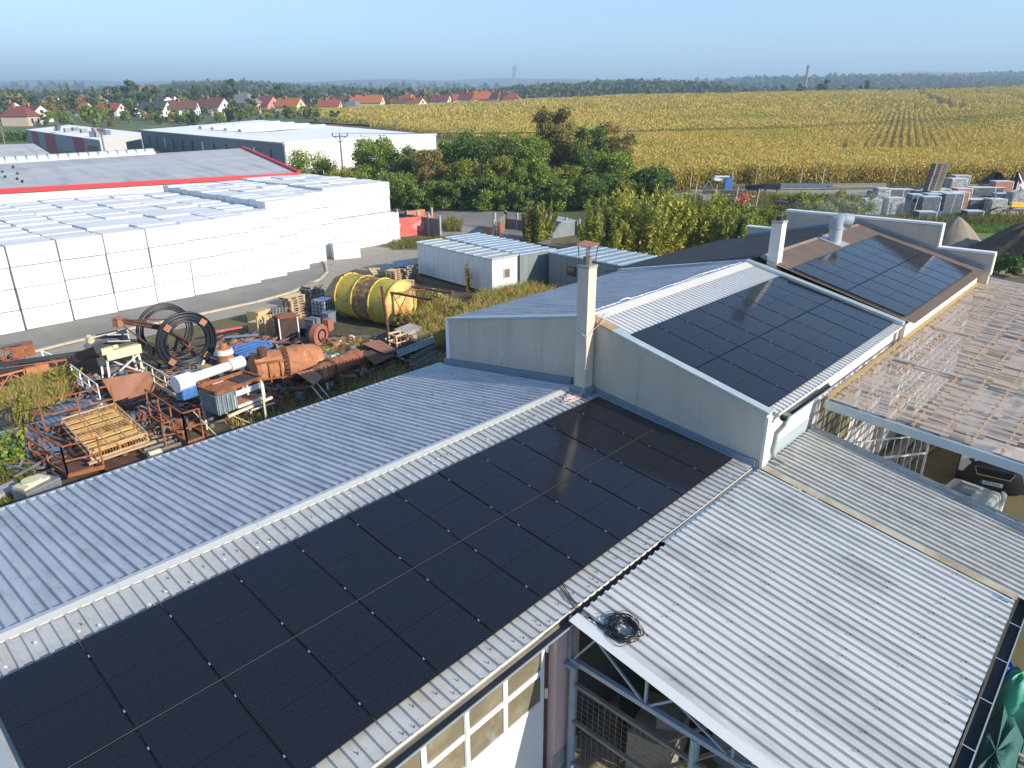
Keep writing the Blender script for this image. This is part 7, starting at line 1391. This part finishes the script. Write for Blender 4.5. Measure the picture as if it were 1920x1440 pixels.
# emblem on the bonnet edge: rearing animal outline made of small strokes
em = MB(); E_ = lambda y,z: (2.43+(1.06-z)*.08,y,z)
for (a,c) in (((-.05,1.075),(.0,1.05)),((0,1.05),(.045,1.06)),((0,1.05),(-.01,1.015)),((-.01,1.015),(.02,.985)),((-.01,1.015),(-.05,.99)),((.02,1.03),(.055,1.01)),((-.03,1.06),(-.06,1.04))): em.beam(E_(*a),E_(*c),.016)
VX(em).build('emblem', mat('chrome',(.75,.75,.76),.15,.95), va)
plt = VX(MB().box(sec(0)+.058,sec(0)+.07,-.28,.28,.42,.54)).build('number_plate', white, va, bevel=.004); VX(MB().box(sec(0)+.071,sec(0)+.0725,-.275,-.235,.425,.535)).build('blue_band', mat('plate_blue',(.02,.06,.4),.5), plt)
tc2 = bpy.data.curves.new('plate_text','FONT'); tc2.body = '6E9 3226'; tc2.size = .105; tc2.align_x = 'CENTER'; tc2.align_y = 'CENTER'; tc2.extrude = .001
to = bpy.data.objects.new('plate_text',tc2); dg = bpy.context.evaluated_depsgraph_get(); COL.objects.link(to); bpy.context.view_layer.update(); me = bpy.data.meshes.new_from_object(to.evaluated_get(bpy.context.evaluated_depsgraph_get())); bpy.data.objects.remove(to)
tm = MB(); tm.v = [(sec(0)+.0725+v.co.z,v.co.x+.02,v.co.y+.48) for v in me.vertices]; tm.f = [tuple(p.vertices) for p in me.polygons]; VX(tm).build('plate_text', black, plt)
for sgn in (-1,1):
    VX(MB().poly([(sec(.55)+.02,sgn*.55,.98),(sec(.9)-.02,sgn*.88,1.02),(sec(.95)-.30,sgn*.95,1.12),(sec(.6)-.18,sgn*.60,1.09)],(0,0,.05))).build('headlight', glassd, va)
    for x in (-1.45,1.55): VX(MB().cyl((x,sgn*.72,.33),(x,sgn*.96,.33),.33,n=22)).build('wheel', black, va, 40)
    VX(MB().box(.55,.72,sgn*1.02-.12,sgn*1.02+.12,1.25,1.5)).build('mirror', vb, va, bevel=.03)
VX(MB().poly([(1.30,-.8,1.345),(1.30,.8,1.345),(.60,.72,1.885),(.60,-.72,1.885)],(.02,0,.02))).build('windscreen', glassd, va); VX(MB().box(1.7,1.72,-.5,.5,1.22,1.225)).build('bonnet_line', vb, va)
# grey cab of a small truck in front of it
tk = thing('small_truck','pale grey little truck cab with a roof hatch just beside the ribbed canopy','truck',(18.6,-6.2,0)); q = P(1812,918,1.85)
cx_, cy_ = q.x, q.y; gw = mat('truck_grey',(.52,.55,.52),.45,0,coat=.2); MB().obox((cx_,cy_-.1,1.45),(1.15,1.2,.8),R(-8)).build('cab', gw, tk, bevel=.12); MB().obox((cx_,cy_+.02,1.87),(.6,.5,.05),R(-8)).build('roof_hatch', mat('tinted_hatch',(.2,.23,.2),.2), tk, bevel=.05)
MB().obox((cx_,cy_,.75),(1.1,1.15,.6),R(-8)).build('lower_body', gw, tk, bevel=.05)
for dx in (-.35,.35):
    for dy in (-.52,.52): MB().cyl((cx_+dx,cy_+dy-.1,.35),(cx_+dx,cy_+dy+.1,.35),.35,n=18).build('wheel', black, tk, 40)
MB().obox((cx_-.55,cy_+.85,1.75),(.08,.3,.42),.2).tube([(cx_-.5,cy_+.6,1.6),(cx_-.55,cy_+.85,1.7)],.02,6).build('mirror', black, tk)
MB().tube([(cx_+.35,cy_-.75,.4),(cx_+.4,cy_-.8,1.85)],.05,8).tube([(cx_+.55,cy_-.7,.4),(cx_+.6,cy_-.75,1.8)],.05,8).build('side_post', white, tk, 40)
# barred gate, bucket, trailer frame, timber against the yard wall
bg = thing('barred_gate','white barred steel gate standing open beside the yard wall','gate',(19,-3.4,0)); gb_ = MB(); a = Vector((18.1,-3.05,0)); c = Vector((20.2,-4.55,0))
for i in range(12): v = a+(c-a)*(i/11); gb_.beam(v+Vector((0,0,.15)),v+Vector((0,0,2.35)),.02 if i < 11 else .06)
for z in (.15,1.75,2.35): gb_.beam(a+Vector((0,0,z)),c+Vector((0,0,z)),.05 if z == 1.75 else .035)
gb_.build('bars', white, bg)
tag(MB().lathe([(.02,.02),(.2,.02),(.24,.42),(.25,.42)],(20.6,-4.2,0),(0,0,1),18).build('pale_bucket', cream, None, 40), 'pale yellowish bucket behind the barred gate', 'bucket')
tag(MB().beam((19.3,-5.0,.65),(20.6,-5.5,.65),.06).beam((19.3,-4.4,.65),(20.6,-5.0,.65),.06).beam((20.6,-5.5,.65),(20.6,-5.0,.65),.06).beam((19.9,-5.3,.65),(20.1,-4.7,.65),.05).beam((19.6,-5,.1),(19.6,-5,.65),.05).beam((20.5,-5.2,.1),(20.5,-5.2,.65),.05).build('trailer_frame', white), 'white angled trailer frame beside the barred gate', 'trailer')
lt = MB()
for k in range(7): lt.beam((21.2+.1*k,-3.0-.12*k,.05),(24.5,-3.1-.16*k,.25+.1*(k % 3)),.12,.06)
tag(lt.build('timber_lengths', woodg), 'dark timber lengths lying along the yard wall', 'timber')
gr2 = MB().poly([(19.5,-4.6,.012),(23,-3.4,.012),(32,-3.2,.012),(32,-5,.012),(23.0,-5.2,.012),(19.0,-6.2,.012)]); tag(gr2.build('brown_gravel', mat('brown_gravel',(.32,.135,.05),.95,0,[((.14,.07,.035),3,.45,.65,.7)],bump=1.,bscale=40)), kind='structure')
# ------------------------------------------------------------------ right edge below the canopy gutter
net = mat('green_net',(.02,.10,.09),.7,0,[((.03,.18,.13),3,.48,.7,.7),((.01,.05,.06),6,.5,.7,.7)],bump=.6,bscale=20)
def lumpy(name, c, sx, sy, sz, m, lab, cat, seed, rz=0.):
    mb = MB(); rs_ = np.random.default_rng(seed); ph = rs_.uniform(0,6.28,5); n1, n2 = 20, 10
    for i in range(n2+1):
        t = i/n2*math.pi/2
        for j in range(n1):
            a = 2*math.pi*j/n1; k = 1+.08*math.sin(5*a+ph[0])+.06*math.sin(9*a+4*t+ph[1]); ca, sa = math.cos(a), math.sin(a); sq = (abs(ca)**3+abs(sa)**3)**(-1/3.); x = sx/2*ca*sq*k*math.cos(t)**.5; y = sy/2*sa*sq*k*math.cos(t)**.5; mb.v.append((x,y,sz*math.sin(t)*(1+.05*math.sin(7*a+ph[2]))))
    mb.f = [(i*n1+j,i*n1+(j+1) % n1,(i+1)*n1+(j+1) % n1,(i+1)*n1+j) for i in range(n2) for j in range(n1)]; mb.xf(Matrix.Translation(c) @ Matrix.Rotation(rz,4,'Z')); return tag(mb.build(name, m, None, 60, loc=c), lab, cat)
lumpy('net_covered_stack',(10.3,-8.22,0),3.6,.72,1.05,net,'stack under dark green netting along the canopy gutter','covered stack',3)
lumpy('green_sheet_stack',(12.5,-8.22,0),.75,.6,1.2,mat('mint_sheet',(.10,.45,.28),.6,0,[((.2,.6,.42),3,.5,.7,.6)]),'mint green sheet over goods by the canopy gutter','covered stack',5)
lumpy('blue_bag',(12.62,-7.95,0),.5,.4,1.25,mat('blue_bag',(.02,.05,.3),.5),'dark blue bag behind the mint green sheet','bag',6)
wpk = thing('wrapped_crate','film wrapped crate with mint edges and white cross straps at the right edge','crate',(12.9,-8.85,0)); MB().obox((12.9,-8.85,.45),(1.25,1.0,.8),.1).build('body', mat('mint_box',(.25,.45,.36),.5), wpk, bevel=.03); MB().obox((12.9,-8.85,.86),(1.14,.9,.02),.1).build('film_top', mat('blue_film',(.36,.48,.55),.2), wpk)
M = Matrix.Translation((12.9,-8.85,.875)) @ Matrix.Rotation(.1,4,'Z'); s = MB().beam((-.5,-.4,0),(.5,.4,0),.03,.006).beam((-.5,.4,.007),(.5,-.4,.007),.03,.006); s.xf(M).build('strap', white, wpk)
for i in range(4): o = dup(PAL[woodg.name]); o.location = (11.35,-8.95,.03+.147*i); o.rotation_euler = (0,0,rng.normal(0,.02)); tag(o, 'dark pallet in the stack beside the green netting', 'pallet', 'pallets beside the green netting')
tag(MB().beam((10.95,-8.1,.72),(10.9,-9.6,.70),.07,.04).build('loose_board', wood), 'single pale board laid over the dark pallets at the right edge', 'board')
sl = MB()
for k in range(9): sl.box(9.4,10.6,-10.2,-8.75,.0+.06*k,.05+.06*k)
tag(sl.build('slab_stack', concrete_d), 'stack of thin dark slabs at the lower right edge', 'slabs')
tag(MB().obox((16.5,-8.35,.02),(1.6,.5,.03),.2).build('orange_plank', mat('orange_paint',(.7,.24,.02),.6)), 'orange plank lying in the yard beyond the green sheet', 'plank')
